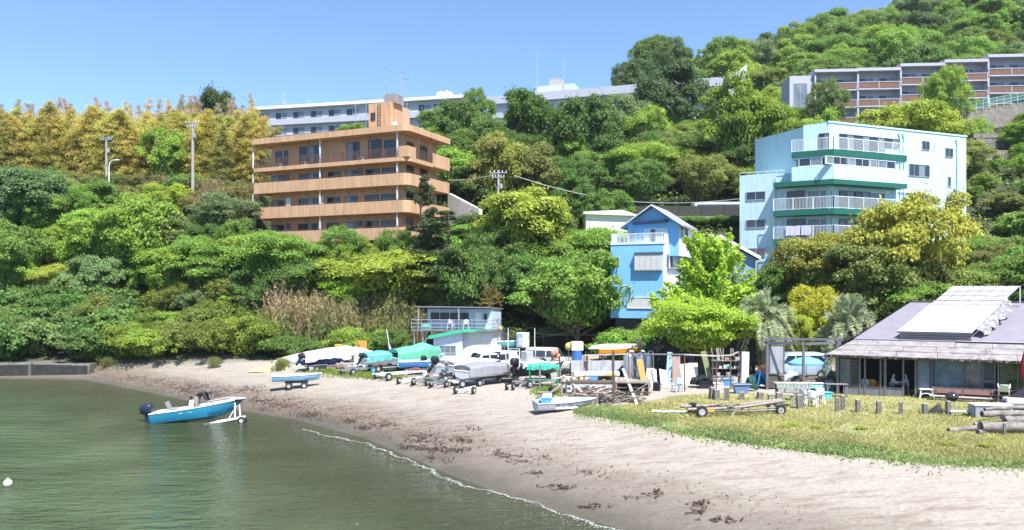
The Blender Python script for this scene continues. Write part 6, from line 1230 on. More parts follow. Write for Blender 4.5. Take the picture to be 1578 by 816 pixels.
# posts of the low fence round the driftwood
for i, (px, py, top, mm) in enumerate(((866, 619, 582, WOOD), (945, 622, 540, WOODD), (920, 622, 605, WOOD), (862, 590, 548, RUST), (905, 580, 548, RUST), (832, 600, 562, GRAYW))):
    p = at_(px, py); z1 = px_at(px, top, p.y).z-p.z; T = tag(MB().box(-.06, .06, -.06, .06, -.2, z1).build('fence_post', mm), ['weathered post left of the brick trough', 'tall dark post at the right end of the brick trough', 'short grey post in front of the driftwood heap', 'rusty post behind the driftwood heap', 'rusty post left of the metal sheets', 'grey post beside the green tarpaulin frame'][i], 'post', 'posts round the driftwood'); T.location = p
p0, p1 = at_(862, 619), at_(948, 622); T = tag(MB().beam((0, 0, px_at(0, 589, p0.y).z-p0.z), (p1.x-p0.x, p1.y-p0.y, px_at(0, 591, p1.y).z-p0.z), .07, .1).build('fence_rail', WOODD), 'dark plank rail across the brick trough', 'rail'); T.location = p0
def sticks():
    r = random.Random(5); k = 0
    zones = [(905, 612, 34, 6, 40), (875, 606, 26, 6, 26), (935, 617, 30, 5, 30), (965, 618, 16, 4, 14), (960, 606, 14, 6, 10)]
    for px, py, sx, sy, n in zones:
        for _ in range(n):
            k += 1; q = at_(px+r.gauss(0, sx*.5), py+r.gauss(0, sy*.5)); L = r.uniform(.5, 1.9); a = r.gauss(.4, .8); el = r.gauss(.08, .16); d = Vector((math.cos(a)*math.cos(el), math.sin(a)*math.cos(el), math.sin(el)))*L
            z = r.uniform(.04, .38)*(1 if py < 617 else .4)+abs(min(0, d.z)); b = MB(); c = r.uniform(.03, .075)
            if r.random() < .5: b.tube([(0, 0, z), tuple(Vector((0, 0, z))+d*.5+Vector((0, 0, r.gauss(0, .04)))), tuple(Vector((0, 0, z))+d)], [c, c*.85, c*.6], 6)
            else: b.beam((0, 0, z), tuple(Vector((0, 0, z))+d), c*2.4, c*.9)
            o = b.build('driftwood', r.choice([WOOD, WOOD, mat('bleached_wood', (.46, .42, .37), .9, var=.2, scale=5), WOODD, mat('red_brown_wood', (.20, .10, .07), .9, var=.2)])); o.location = q
            tag(o, 'length of weathered driftwood in the heap beside the white dinghy', 'driftwood', 'driftwood heap')
sticks()
for i, (a, b_, w_, m_) in enumerate((((868, 600, .9), (908, 620, .2), .13, mat('bleached_wood', (.46, .42, .37))), ((842, 612, .1), (885, 592, .9), .14, WOOD), ((960, 590, 1.3), (982, 624, .0), .16, mat('bleached_wood', (.46, .42, .37))), ((998, 598, .8), (984, 622, .0), .14, WOOD), ((878, 588, 1.2), (892, 600, .6), .12, WOODD), ((850, 585, .7), (900, 565, .9), .14, WPL))):
    pa, pb = at_(a[0], max(a[1], 600)), at_(b_[0], max(b_[1], 600)); o = MB().beam((0, 0, a[2]), (pb.x-pa.x, pb.y-pa.y, pb.z-pa.z+b_[2]), w_, .05).build('plank', m_); o.location = pa
    tag(o, ['pale plank sloping down over the driftwood heap', 'grey plank propped at the left of the driftwood heap', 'long pale plank leaning left of the dark trestle', 'grey plank crossing the leaning pale plank', 'dark plank leaning behind the brick trough', 'white board resting across the yard rack'][i], 'plank', 'loose planks')
# trestle / workbench with dark front
p = at_(984, 611)
def bench(T):
    MB().box(-1.0, 1.0, .0, .9, .75, .82).build('top', WOOD, T); MB().box(-.95, .95, .25, .8, 0, .75).build('dark_box', mat('dark_box', (.022, .022, .025), .7), T)
    for x in (-.95, .95): MB().box(x-.05, x+.05, .02, .12, 0, .75).build('leg', WOOD, T)
    for z in (.2, .45): MB().box(-.95, .95, 0, .05, z, z+.06).build('rail', WOODD, T)
junk('work_trestle', 'dark work trestle at the right end of the driftwood', 'trestle', None, p+Vector((-.3, .3, 0)), R(-4), bench)
def board(label, px, py, w_, h, lean, rz, m, t=.04, cat='board', name='board', dy=0.0, dz=0.0, roll=0.0):
    p = at_(px, py); T = thing(name, label, cat, p+Vector((0, dy, dz)), rz, rx=-lean, ry=roll); MB().box(-w_/2, w_/2, 0, t, 0, h).build('panel', m, T, bevel=.008); MB().box(-w_/2+.02, w_/2-.02, t, t+.03, h*.2, h*.2+.06).build('batten', WOOD, T); return T
WB2 = mat('white_board', (.68, .68, .66), .7, var=.06, streak=.15)
board('orange board leaning in front of the steel drums', 992, 598, .38, 1.35, R(14), R(8), mat('orange_board', (.62, .27, .07), .6, var=.08), dz=.5, roll=R(-8)); board('small white sheet right of the orange board', 1001, 594, .5, .8, R(30), R(-20), WB2, dz=.4); board('white sheet on the ground left of the plastic chair', 1024, 592, .55, 1.1, R(32), R(20), WB2, roll=R(14)); board('large white board leaning on the frame, left of two', 1060, 592, .75, 1.35, R(10), R(2), WB2, roll=R(-5)); board('large white board leaning on the frame, right of two', 1071, 590, .6, 1.3, R(10), R(2), WB2, dy=.3)
board('pale blue-white panel standing beside the orange board', 1008, 596, .35, 1.1, R(5), R(4), WB2); board('light blue board standing under the frame', 1032, 590, .35, 2.0, R(6), R(-4), mat('light_blue_board', (.30, .42, .60), .7, streak=.2), dy=.6, roll=R(5)); board('brick-red hatched panel behind the plastic chair', 1046, 590, .55, 1.7, R(5), R(2), mat('reddish_panel', (.36, .26, .23), .8, var=.2, scale=9), dy=.7); board('olive green surfboard-like plank leaning right of the white boards', 1097, 592, .35, 2.2, R(12), R(-6), mat('olive_board', (.20, .22, .10), .7), roll=R(-12), dy=.2); board('tall white slab wrapped in plastic at the right of the timber racks', 1148, 594, .45, 2.15, R(3), R(-4), WB2, .25, roll=R(2))
r_ = random.Random(12)
for i in range(16):
    px = 1030+i*6.4; board('upright board in the row leaning on the dark fence', px, 583, r_.uniform(.12, .3), r_.uniform(1.7, 2.8), R(r_.uniform(5, 10)), R(r_.uniform(-8, 8)), r_.choice([WOOD, WOODD, GRAYW, mat('blue_grey_board', (.16, .22, .34), .8, streak=.2)]), name='upright_board', dy=2.3, roll=R(r_.uniform(-5, 5)))['group'] = 'upright boards along the dark fence'
# pole frame over the timber yard
def frame(label, pts, beams, m=GRAYW):
    P = [at_(px, py) for px, py, top in pts]; tops = [Vector((q.x, q.y, px_at(px, top, q.y).z)) for q, (px, py, top) in zip(P, pts)]; T = thing('pole_frame', label, 'frame', P[0], 0); o = P[0]
    for a, b in zip(P, tops): MB().beam(tuple(a-o-Vector((0, 0, .2))), tuple(b-o), .07).build('post', m, T)
    for i, j, w_ in beams: MB().beam(tuple(tops[i]-o+Vector((0, 0, .04))), tuple(tops[j]-o+Vector((0, 0, .04))), w_, .08).build('beam', mat('whitish_pole', (.42, .38, .37), .8, var=.2), T)
frame('thin pole frame with a pale top rail over the timber yard', [(900, 592, 548), (969, 592, 546), (1055, 603, 547), (1104, 600, 549), (1126, 600, 548), (1138, 590, 543)], [(0, 1, .07), (1, 2, .09), (2, 3, .09), (3, 4, .06), (4, 5, .06)], RUST)
p = at_(1090, 585); DF = mat('dark_plank_fence', (.035, .036, .04), .8, var=.3, scale=3, streak=.3); T = thing('plank_fence', 'tall dark plank fence behind the timber racks', 'fence', p+Vector((0, 3.3, 0)), R(-3))
for i in range(26): MB().box(-3.6+i*.30, -3.32+i*.30, r_.uniform(-.02, .02), .06, -.2, 2.35+r_.uniform(-.15, .35)+(1.0 if i > 16 else 0)).build('plank', DF, T)
# rack of odds and ends right of the frame
p = at_(1120, 592)
def odds(T):
    for x in (-.9, .9):
        for y in (0, .5): MB().box(x-.03, x+.03, y-.03, y+.03, 0, 1.9).build('post', WOODD, T)
    for z in (.5, 1.0, 1.5): MB().box(-.95, .95, -.02, .55, z, z+.04).build('shelf', WOOD, T)
    r = random.Random(8)
    for k in range(14): x = r.uniform(-.8, .7); z = r.choice((.54, 1.04, 1.54)); s = r.uniform(.12, .3); MB().box(x, x+s, .05, .05+s, z, z+s*r.uniform(.5, 1)).build('box', r.choice([WPL, WB2, WOOD, mat('teal_plastic', (.16, .48, .45)), WFRAME]), T)
    for k in range(9): x = r.uniform(-.8, .8); b = MB(); b.beam((x, .2, 1.1), (x+r.uniform(-.25, .1), .5, 2.3), .06, .04); b.build('stick', WOOD, T)
junk('storage_rack', 'open rack crammed with boxes and sticks beside the tall white slab', 'rack', None, p, R(-6), odds)
def tub(label, px, py, m, s=1.0, z=0.0, rz=0.0):
    p = at_(px, py); T = thing('plastic_tub', label, 'tub', p+Vector((0, 0, z)), rz, 'plastic tubs'); T.scale = (s, s, s); b = MB(); b.loft([[(-.32*k, -.22*k, zz), (.32*k, -.22*k, zz), (.32*k, .22*k, zz), (-.32*k, .22*k, zz)] for k, zz in ((.8, 0), (1, .36), (1.08, .36), (1.08, .4), (.96, .4), (.78, .05))]); b.build('shell', m, T); r = MB(); r.tube([(-.36, -.25, .4), (.36, -.25, .4), (.36, .25, .4), (-.36, .25, .4), (-.36, -.25, .4)], .02, 5); r.build('rim', m, T); return T
BLUEP = mat('blue_tub', (.10, .30, .52), .5, var=.06); TEALP = mat('aqua_tub', (.12, .50, .58), .5)
tub('blue plastic tub at the foot of the storage rack', 1122, 594, BLUEP, 1.1); tub('large dull blue tub on the sand right of the storage rack', 1142, 606, mat('dull_blue_tub', (.14, .22, .38), .5), 1.4); tub('aqua basin beside the grey side table', 1273, 614, TEALP, .9); tub('pale tub on the stump group by the trailer', 1106, 598, WPL, .8)
T = plastic_chair('pale blue plastic chair under the pole frame', at_(1044, 604), R(200), mat('pale_blue_plastic', (.42, .56, .62), .5), None)
# stumps beside the rusty trailer, bollards in a row
def stump(label, px, py, top, group, w_=.10, tilt=0.0, name='bollard', cat='bollard'):
    p = at_(px, py); h = px_at(px, top, p.y).z-p.z; T = thing(name, label, cat, p, R(r_.uniform(-20, 20)), group, ry=tilt); k = w_; MB().loft([[(a*k, b*k, z) for a, b in ((-1, -.9), (.9, -1), (1, .9), (-.9, 1))] for z in (-.15, h*.6, h)]).build('post', mat('old_timber', (.20, .185, .17), .9, var=.25, scale=6, bump=.5, streak=.3), T); MB().loft([[(a*k*q, b*k*q, z) for a, b in ((-1, -.9), (.9, -1), (1, .9), (-.9, 1))] for q, z in ((.97, h), (.8, h+.02))]).build('worn_top', mat('bleached_end_grain', (.33, .30, .27), .9, var=.2, scale=9), T)
names = ['two-post corner bollard left of the row before the cafe', 'bollard close behind the corner one before the cafe', 'first single bollard of the row before the cafe', 'second single bollard of the row before the cafe', 'third single bollard, left of the black bag', 'bollard on the right of the black bag', 'bollard left of the barbecue leg', 'bollard at the left end of the grey box']
for (px, py, top), nm in zip([(1290, 634, 612), (1299, 632, 609), (1322, 636, 616), (1354, 638, 618), (1388, 638, 619), (1425, 638, 622), (1461, 641, 618), (1498, 641, 620)], names): stump(nm, px, py, top, 'bollards before the cafe')
for (px, py, top, nm) in [(1097, 615, 597, 'left thick stump behind the rusty trailer'), (1104, 616, 600, 'second thick stump behind the rusty trailer'), (1120, 617, 597, 'tall stump behind the rusty trailer'), (1143, 616, 604, 'stump behind the wheel end of the rusty trailer'), (1171, 615, 604, 'stump above the right wheel of the rusty trailer'), (1200, 627, 605, 'post at the left end of the picnic table'), (1233, 630, 608, 'post at the right end of the picnic table')]: stump(nm, px, py, top, 'stumps on the lawn', .15, R(r_.uniform(-5, 5)))
# pale green net on the grass
p = G(1035, 636, 25, 60); g = np.random.default_rng(3); T = thing('fishing_net', 'pale green net lying crumpled on the grass', 'net', p, R(-8)); n = 14; b = MB(); b.loft([[(-1.0+2.0*i/n, -.35+.7*j/6+.1*math.sin(i), .05+.05*abs(math.sin(i*1.7+j))) for i in range(n+1)] for j in range(7)], False, False); b.build('mesh', mat('mint_net', (.35, .52, .40), .9, var=.2, scale=12), T)
# ------------------------------------------------------------------ boats
def sea_boat():
    """turquoise fishing boat at the water's edge, bow lifted on its launching trolley"""
    Y = 47.0; s = FPX/Y; x0 = (238-CX)/FPX*Y; L = 4.75; T = thing('fishing_boat', 'turquoise and white fishing boat half afloat at the water edge', 'boat', (x0, Y, -.20), R(4), ry=R(-6.2))
    TQ = mat('turquoise_gelcoat', (.03, .27, .42), .3, var=.05, scale=1); hull(T, L, 1.65, .72, TQ, WPAINT, RAILW, floor=.55, sheer=.35, rake=.2, kr=.62)
    b = MB(); b.box(.05, .55, -.72, .72, .55, .70); b.build('stern_deck', WPAINT, T, bevel=.02); b = MB(); b.loft([[(3.4, -.5, .66), (3.4, .5, .66), (3.4, .45, .84), (3.4, -.45, .84)], [(4.6, -.15, .8), (4.6, .15, .8), (4.6, .12, .93), (4.6, -.12, .93)]]); b.build('fore_deck', WPAINT, T)
    # registration marks on the side, steering console, seat
    for i in range(7):
        if i != 3: MB().box(1.75+i*.1, 1.82+i*.1, -.80, -.785, .58, .66).build('registration_mark', RAILW, T)
    c = MB(); c.loft([[(2.05, -.24, .5), (2.5, -.28, .5), (2.5, .28, .5), (2.05, .24, .5)], [(2.12, -.22, 1.0), (2.36, -.26, 1.0), (2.36, .26, 1.0), (2.12, .22, 1.0)], [(2.2, -.2, 1.22), (2.28, -.2, 1.22), (2.28, .2, 1.22), (2.2, .2, 1.22)]]); con = c.build('console', WPAINT, T)
    w_ = MB(); w_.tube([(2.02, .17*math.cos(a*.524), 1.0+.17*math.sin(a*.524)) for a in range(13)], .02, 5); w_.tube([(2.02, -.16, 1.0), (2.02, .16, 1.0)], .015, 4); w_.build('steering_wheel', BLK, con); w_ = MB(); w_.box(2.16, 2.3, -.05, .05, 1.22, 1.42); w_.build('instrument', BLK, con)
    SEAT = mat('grey_seat', (.24, .24, .25), .6); s_ = MB(); s_.box(.95, 1.4, -.23, .23, .78, .88); st = s_.build('seat', SEAT, T, bevel=.03); s_ = MB(); s_.beam((.98, 0, .86), (.84, 0, 1.28), .46, .09, (1, 0, 0)); s_.build('seat_back', SEAT, st); s_ = MB(); s_.tube([(1.15, 0, .5), (1.15, 0, .78)], .05, 6); s_.build('seat_post', GALV, st)
    r = MB(); r.tube([(3.2, -.6, .86), (3.3, -.55, 1.08), (4.5, -.2, 1.12), (4.75, 0, 1.14), (4.5, .2, 1.12), (3.3, .55, 1.08), (3.2, .6, .86)], .014, 5); r.build('bow_rail', GALV, T); m_ = MB(); m_.box(4.45, 5.0, -.12, .12, .98, 1.06); m_.build('anchor_roller', RAILW, T)
    outboard(T, 0.0, 0, .62, 1.15, mat('dark_blue_cowl', (.018, .025, .05), .3), R(6))
    # launching trolley
    Q = thing('boat_trailer', 'white launching trolley holding the bow of the turquoise boat', 'trailer', (x0+4.1, Y-.1, -.12), R(4), 'launching trailers in the boat yard')
    for sd in (-1, 1): wheel(Q, 1.0, sd*.16, .22, .22, .15)
    b = MB(); b.beam((-1.1, -.25, .02), (1.15, -.1, .42), .09, .1); b.beam((-1.1, .25, .02), (1.15, .1, .42), .09, .1); b.build('frame', RAILW, Q); b = MB(); b.beam((.62, -.12, .3), (.62, -.12, 1.25), .07); b.beam((.9, 0, .38), (.82, 0, 1.3), .07); b.beam((.2, 0, .25), (.75, 0, 1.15), .05); b.build('winch_post', RAILW, Q); b = MB(); b.lathe([(.1, -.1), (.14, -.1), (.14, .1), (.1, .1)], 10, 'y', (.75, 0, 1.3)); b.box(.6, .95, -.1, .1, 1.34, 1.42); b.build('winch', BLK, Q); b = MB(); b.beam((1.0, -.2, .22), (1.0, .2, .22), .05); b.build('axle', GALV, Q)
    return T, x0, Y
BT, bx0, bY = sea_boat()
# ------------------------------------------------------------------ people
SKIN = mat('skin', (.48, .28, .20), .6, var=.05)
def person(label, loc, rz, J, top, bottom, shoe, hair, cap=None, scale=1.0, thick=1.0):
    """one continuous body grown round a posed skeleton; hands with fingers, hair and cap as parts"""
    edges = [('pel', 'sp'), ('sp', 'ch'), ('ch', 'nk'), ('nk', 'hd'), ('hd', 'tp')]
    for s in 'lr': edges += [('ch', 'sh'+s), ('sh'+s, 'el'+s), ('el'+s, 'wr'+s), ('pel', 'hp'+s), ('hp'+s, 'kn'+s), ('kn'+s, 'an'+s), ('an'+s, 'to'+s)]
    rad = dict(pel=.135, sp=.125, ch=.14, nk=.055, hd=.098, tp=.078, sh=.075, el=.05, wr=.034, hp=.10, kn=.062, an=.045, to=.04)
    keys = ['pel']+[k for k in J if k != 'pel']; idx = {k: i for i, k in enumerate(keys)}
    me = bpy.data.meshes.new('b'); me.from_pydata([J[k] for k in keys], [(idx[a], idx[b]) for a, b in edges], []); o = bpy.data.objects.new('b', me); col.objects.link(o)
    md = o.modifiers.new('s', 'SKIN'); md.branch_smoothing = .3; sv = me.skin_vertices[0].data
    for k, i in idx.items(): r = rad.get(k, rad.get(k[:-1])); r *= thick if k not in ('hd', 'tp', 'nk') and k[:2] not in ('wr', 'to') else 1; sv[i].radius = (r, r); sv[i].use_root = (k == 'pel')
    o.modifiers.new('u', 'SUBSURF').levels = 2
    dg = bpy.context.evaluated_depsgraph_get(); m2 = bpy.data.meshes.new_from_object(o.evaluated_get(dg)); bpy.data.objects.remove(o)
    m2.materials.clear()
    for m in (SKIN, top, bottom, shoe): m2.materials.append(m)
    seg = [(Vector(J[a]), Vector(J[b]), 3 if b[:2] == 'to' else 2 if b[:2] in ('hp', 'kn', 'an') else 0 if b in ('hd', 'tp') else 1) for a, b in edges]
    for p in m2.polygons:
        c = p.center; best = (9, 0)
        for a, b, k in seg:
            t = max(0, min(1, (c-a).dot(b-a)/max((b-a).length_squared, 1e-6))); d = (c-(a+(b-a)*t)).length-(.04 if k == 1 else 0); best = min(best, (d, k))
        p.material_index = best[1]; p.use_smooth = True
    T = thing('person', label, 'person', loc, rz); T.scale = (scale,)*3; b = link('body', m2, None, T)
    hd = Vector(J['hd']); up = (Vector(J['tp'])-hd).normalized(); q = Vector((0, 0, 1)).rotation_difference(up).to_matrix().to_4x4(); fw = Vector(J.get('look', (1, 0, 0))) if False else Vector((1, 0, 0))
    def head_part(nm, prof, m, off=(0, 0, 0), n=12, sc_=(1, 1, 1)):
        h = MB(); h.M = Matrix.Translation(hd) @ q @ Matrix.Translation(off) @ Matrix.Diagonal((*sc_, 1)); h.lathe(prof, n, 'z'); return h.build(nm, m, T, True)
    head_part('hair', [(.112, .0), (.117, .06), (.105, .12), (.06, .165), (.005, .175)], hair, (-.02, 0, .0))
    if cap is not None:
        head_part('cap', [(.122, .06), (.12, .1), (.1, .16), (.05, .185), (.005, .19)], cap, (-.005, 0, 0)); h = MB(); h.M = Matrix.Translation(hd) @ q; h.box(.08, .22, -.09, .09, .065, .08); h.build('cap_brim', cap, T)
    nz = MB(); nz.M = Matrix.Translation(hd) @ q; nz.add([(.095, -.015, .0), (.095, .015, .0), (.125, 0, .0), (.097, 0, .05)], [(0,1,2),(0,2,3),(1,3,2)]); nz.build('nose', SKIN, T)
    for s in (-1, 1): e = MB(); e.M = Matrix.Translation(hd) @ q; e.lathe([(.004, -.012), (.012, 0), (.004, .012)], 6, 'z', (.094, s*.035, .05)); e.build('eye', BLK, T); e = MB(); e.M = Matrix.Translation(hd) @ q; e.lathe([(.008, -.03), (.02, 0), (.008, .03)], 6, 'z', (0, s*.1, .03)); e.build('ear', SKIN, T)
    for s in 'lr':
        w_, el = Vector(J['wr'+s]), Vector(J['el'+s]); d = (w_-el).normalized(); x = d.cross(Vector((0, 0, 1))); x = x.normalized() if x.length > .1 else Vector((0, 1, 0)); y = x.cross(d); h = MB()
        h.loft([[w_+d*t+x*(a*k)+y*(b_*.016) for a, b_ in ((-1, -1), (1, -1), (1, 1), (-1, 1))] for t, k in ((-.02, .024), (.03, .036), (.09, .04))])
        for i, (off, ln) in enumerate(((-.03, .065), (-.01, .078), (.011, .072), (.031, .055))): a0 = w_+d*.085+x*off; h.tube([a0, a0+d*ln*.55-y*.012, a0+d*ln*.8-y*.04], [.0095, .009, .007], 5)
        a0 = w_+d*.03+x*(.036 if s == 'l' else -.036); h.tube([a0, a0+d*.035+x*(.025 if s == 'l' else -.025), a0+d*.065+x*(.02 if s == 'l' else -.02)-y*.012], [.011, .01, .008], 5); h.build('hand', SKIN, T, True)
    return T
bend = dict(pel=(0, 0, .90), sp=(.14, 0, 1.03), ch=(.38, 0, 1.13), nk=(.52, 0, 1.16), hd=(.61, 0, 1.15), tp=(.70, 0, 1.21), shl=(.42, .19, 1.10), shr=(.42, -.19, 1.10), ell=(.52, .22, .83), elr=(.56, -.22, .84), wrl=(.66, .16, .62), wrr=(.74, -.18, .64), hpl=(0, .10, .85), hpr=(0, -.10, .85), knl=(.06, .12, .45), knr=(.02, -.12, .45), anl=(-.02, .13, .08), anr=(.04, -.13, .08), tol=(.12, .14, .035), tor=(.18, -.14, .035))
JK = mat('charcoal_jacket', (.028, .026, .027), .8, var=.15, scale=6); KH = mat('khaki_trousers', (.30, .27, .22), .85)
person('person in a dark jacket bending forward in the turquoise boat', (bx0+2.45, bY, .46), R(2), bend, JK, KH, BLK, mat('grey_hair', (.2, .19, .18), .8), mat('grey_cap', (.10, .095, .095), .8), 1.08, thick=1.5)
# white buoy floating at the left
T = thing('mooring_buoy', 'small white mooring buoy floating at the left', 'buoy', px_at(12, 747, 7.5*1250/(749-450)), 0); T.location.z = 0; b = MB(); b.lathe([(.02, -.16), (.12, -.11), (.165, 0), (.15, .09), (.08, .16), (.03, .2)], 16, 'z', (0, 0, .1)); b.build('float', mat('cream_buoy', (.66, .65, .56), .5, var=.06, dirt=(.35, .33, .24)), T, True); b = MB(); b.tube([(.05*math.cos(a), .05*math.sin(a)*0, .3+.05*math.sin(a)) for a in np.linspace(0, 6.28, 9)], .012, 5); b.build('ring', GALV, T)
# seawall: two concrete blocks
SWM = mat('seawall_concrete', (.13, .125, .11), .95, var=.25, scale=1.0, bump=.5, streak=.2, dirt=(.12, .12, .09))
for i, (p0, p1, t0, t1) in enumerate(((-120, 46, 562, 559.5), (47.5, 137, 559, 561))):
    Y = 71.5; a, b_ = px_at(p0, t0, Y), px_at(p1, t1, Y); T = thing('seawall_block', ['left sunken concrete seawall block at the picture edge', 'concrete seawall block ending on the beach at the far left'][i], 'seawall', (a.x, Y, 0), 0, 'seawall blocks'); L = b_.x-a.x; c = MB(); r = random.Random(i); n = 14
    c.loft([[(L*k/n+(-.25 if False else 0), y+r.uniform(-.03, .03), z+r.uniform(-.03, .03)) for y, z in ((-.05, -.9), (.15, (a.z+(b_.z-a.z)*k/n)-.12), (.3, a.z+(b_.z-a.z)*k/n), (2.2, a.z+(b_.z-a.z)*k/n+.02), (2.4, -.9))] for k in range(n+1)]); c.build('block', SWM, T)
    c = MB(); c.add([(.05, -.09, -.9), (L-.12, -.09, -.9), (L-.2, .09, b_.z-.13), (.05, .09, a.z-.13), (.05, .2, -.9), (L-.12, .2, -.9), (L-.2, .3, b_.z-.16), (.05, .3, a.z-.16)], [(0,1,2,3),(3,2,6,7),(1,5,6,2),(0,3,7,4)]); c.build('algae_face', mat('dark_algae_stone', (.028, .028, .024), .7, var=.4, scale=2, bump=.5), T)
# small blue dinghy on a four-wheeled dolly
p = G(457, 598, 30, 80); LB = mat('light_blue_gelcoat', (.22, .42, .58), .45, var=.06, streak=.1); Q = thing('boat_dolly', 'low black-wheeled dolly under the light blue dinghy', 'dolly', p, R(14))
for x in (-.52, .52):
    for s in (-1, 1): wheel(Q, x, s*.42, .23, .23, .2)
    MB().beam((x, -.4, .23), (x, .4, .23), .06).build('axle', BLK, Q)
for s in (-1, 1): MB().box(-.8, .8, s*.3-.04, s*.3+.04, .40, .48).build('frame_rail', BLK, Q)
T = thing('dinghy', 'light blue dinghy standing on a dolly on the open sand', 'boat', p+Vector((-1.62, -.4, .49)), R(14)); hull(T, 3.2, 1.1, .42, LB, WPAINT, WPAINT, rake=.12, sheer=.25, kr=.3)
# pale yellow upturned board near the bushes
p = G(417, 571, 50, 80); T = thing('kayak', 'pale yellow upturned kayak lying on the sand by the grass', 'kayak', p+Vector((1.4, 0, .33)), R(185), rx=R(180)); hull(T, 2.9, .7, .32, mat('pale_yellow', (.62, .55, .24), .5, var=.06), WPAINT, mat('pale_yellow2', (.55, .48, .2), .5), rake=.2, full=.4)
# upturned hulls by the bushes
p = G(436, 562, 50, 85); T = thing('upturned_boat', 'rust and white upturned boat beside the grass tuft', 'boat', p+Vector((1.6, .6, 1.0)), R(200), rx=R(158), ry=R(14)); hull(T, 3.2, 1.1, .55, mat('dirty_white_hull', (.55, .52, .48), .6, var=.15, streak=.3, dirt=(.22, .12, .08)), RUST, RUST); T = thing('upturned_boat', 'white upturned boat behind the rust and white one', 'boat', p+Vector((2.6, 1.0, .8)), R(195), rx=R(165), ry=R(6)); hull(T, 2.8, 1.1, .5, WPAINT, RUST, WPL); T = thing('upturned_boat', 'small pale blue upturned tender right of the white one', 'boat', p+Vector((2.7, .3, .5)), R(190), rx=R(180)); hull(T, 1.7, .9, .42, LB, LB, WPL)
# covered boats on trailers
def covered(label, tl, px, py, rz, L, W, H, m, seed, hem, peak=.5, z0=.5, hullm=None, motor=True, fold=.05, y0=45, mm=None):
    p = G(px, py, y0, 80); T = thing('covered_boat', label, 'boat', p+Vector((0, 0, .08)), rz, 'covered boats in the yard'); h = thing('w', None, None); h.name = 'boat_hull'; h.parent = T; h.location = (0, 0, .42)
    for k in ('label', 'category'):
        if k in h: del h[k]
    hull(h, L, W, .55, hullm or WPAINT, WPAINT, RAILW); tarp(T, L*.98, W*1.06, H, seed, m, hem, z0=z0+.42, peak=peak, fold=fold)
    if motor: outboard(T, -.02, 0, .92, .72, mm or BLK, R(28))
    trolley(tl, tuple(p+Vector((.9*math.cos(rz), .9*math.sin(rz), 0))), rz, L*1.05, .6)
    return p
SILV = mat('silver_tarp', (.50, .50, .51), .45, .15, .12, 4); WTP = mat('white_tarp', (.66, .66, .68), .55, var=.06); TEAL = mat('teal_tarp', (.12, .37, .37), .55, var=.08, scale=2); GRT = mat('green_tarp', (.12, .44, .29), .5, var=.08, scale=2); GRY = mat('grey_boat_cover', (.25, .25, .28), .75, var=.08); LGY = mat('light_grey_cover', (.48, .47, .47), .7, var=.08); DBL = mat('navy_hull', (.02, .04, .16), .35)
covered('boat with a navy hull under a white tarpaulin, leftmost of the covered boats', 'trailer under the white-covered boat at the left', 466, 573, R(36), 4.2, 1.7, .85, WTP, 1, .5, .55, hullm=DBL); covered('boat wrapped in crumpled silver sheeting behind the white-covered one', 'trailer under the silver-wrapped boat', 498, 566, R(34), 4.0, 1.6, .75, SILV, 5, .85, .45, fold=.085, motor=False)
p = G(520, 560, 50, 80); T = thing('yellow_tub', 'yellow tub on top of the silver-wrapped boat', 'tub', p+Vector((.1, 0, 1.38)), 0); b = MB(); b.loft([[(-.3*k, -.2*k, z), (.3*k, -.2*k, z), (.3*k, .2*k, z), (-.3*k, .2*k, z)] for k, z in ((.8, 0), (1, .26))]); b.build('shell', mat('yellow_plastic', (.72, .47, .04), .5), T); b = MB(); b.tube([(-.3, -.2, .26), (.3, -.2, .26), (.3, .2, .26), (-.3, .2, .26), (-.3, -.2, .26)], .02, 5); b.build('rim', mat('yellow_plastic', (.72, .47, .04)), T)
p = G(546, 566, 50, 80); T = thing('white_bundle', 'bundle of white sheeting between silver and teal covers', 'bundle', p+Vector((0, .4, 0)), 0); tarp(T, 1.1, .9, .65, 9, WTP, .6, 'sheeting', z0=.3, fold=.09)
p = G(551, 556, 50, 85); T = thing('hoarding', 'orange-yellow panel standing behind the covered boats', 'hoarding', p+Vector((.1, 1.0, .0)), R(-5)); MB().box(-.55, .55, 0, .06, .75, 1.75).build('panel', mat('ochre_panel', (.50, .27, .05), .7), T); [MB().box(x-.04, x+.04, .07, .13, 0, 1.7).build('leg', WOODD, T) for x in (-.45, .45)]
covered('boat under a teal tarpaulin left of the leaning mast', 'trailer under the teal-covered boat', 560, 573, R(36), 4.4, 1.75, .62, TEAL, 3, .6, .3); covered('tall boat under a bright green tarpaulin beside the boathouse', 'trailer under the green-covered boat', 606, 572, R(34), 4.2, 2.0, 1.15, GRT, 7, .95, .62, fold=.06, motor=False)
p = G(618, 577, 45, 80); T = thing('skiff', 'open bright blue skiff in front of the green tarpaulin', 'boat', p+Vector((-.2, .3, .45)), R(10)); hull(T, 3.4, 1.3, .5, mat('bright_blue_hull', (.06, .25, .55), .4), mat('blue_inside', (.14, .42, .65), .5), WPL); trolley('long white flat trailer in front of the teal-covered boat', tuple(G(590, 585, 45, 80)), R(40), 4.3, .68, .28, RAILW); trolley('trailer under the bright blue skiff', tuple(p+Vector((.8, .5, 0))), R(10), 2.6, .5, .2, bar=True)
p = G(672, 588, 45, 80); T = thing('motor_boat', 'white open boat with a large black outboard tilted up', 'boat', p+Vector((-.1, .8, .45)), R(46)); hull(T, 4.4, 1.6, .6, WPAINT, WPAINT, RAILW); outboard(T, 0, 0, .6, .95, BLK, R(40)); b = MB(); b.box(.9, 1.5, -.35, .35, .4, .95); b.build('console', WPAINT, T, bevel=.05); trolley('trailer under the boat with the tilted black outboard', tuple(G(669, 591, 45, 80)), R(46), 4.4, .62, .27, GALV)
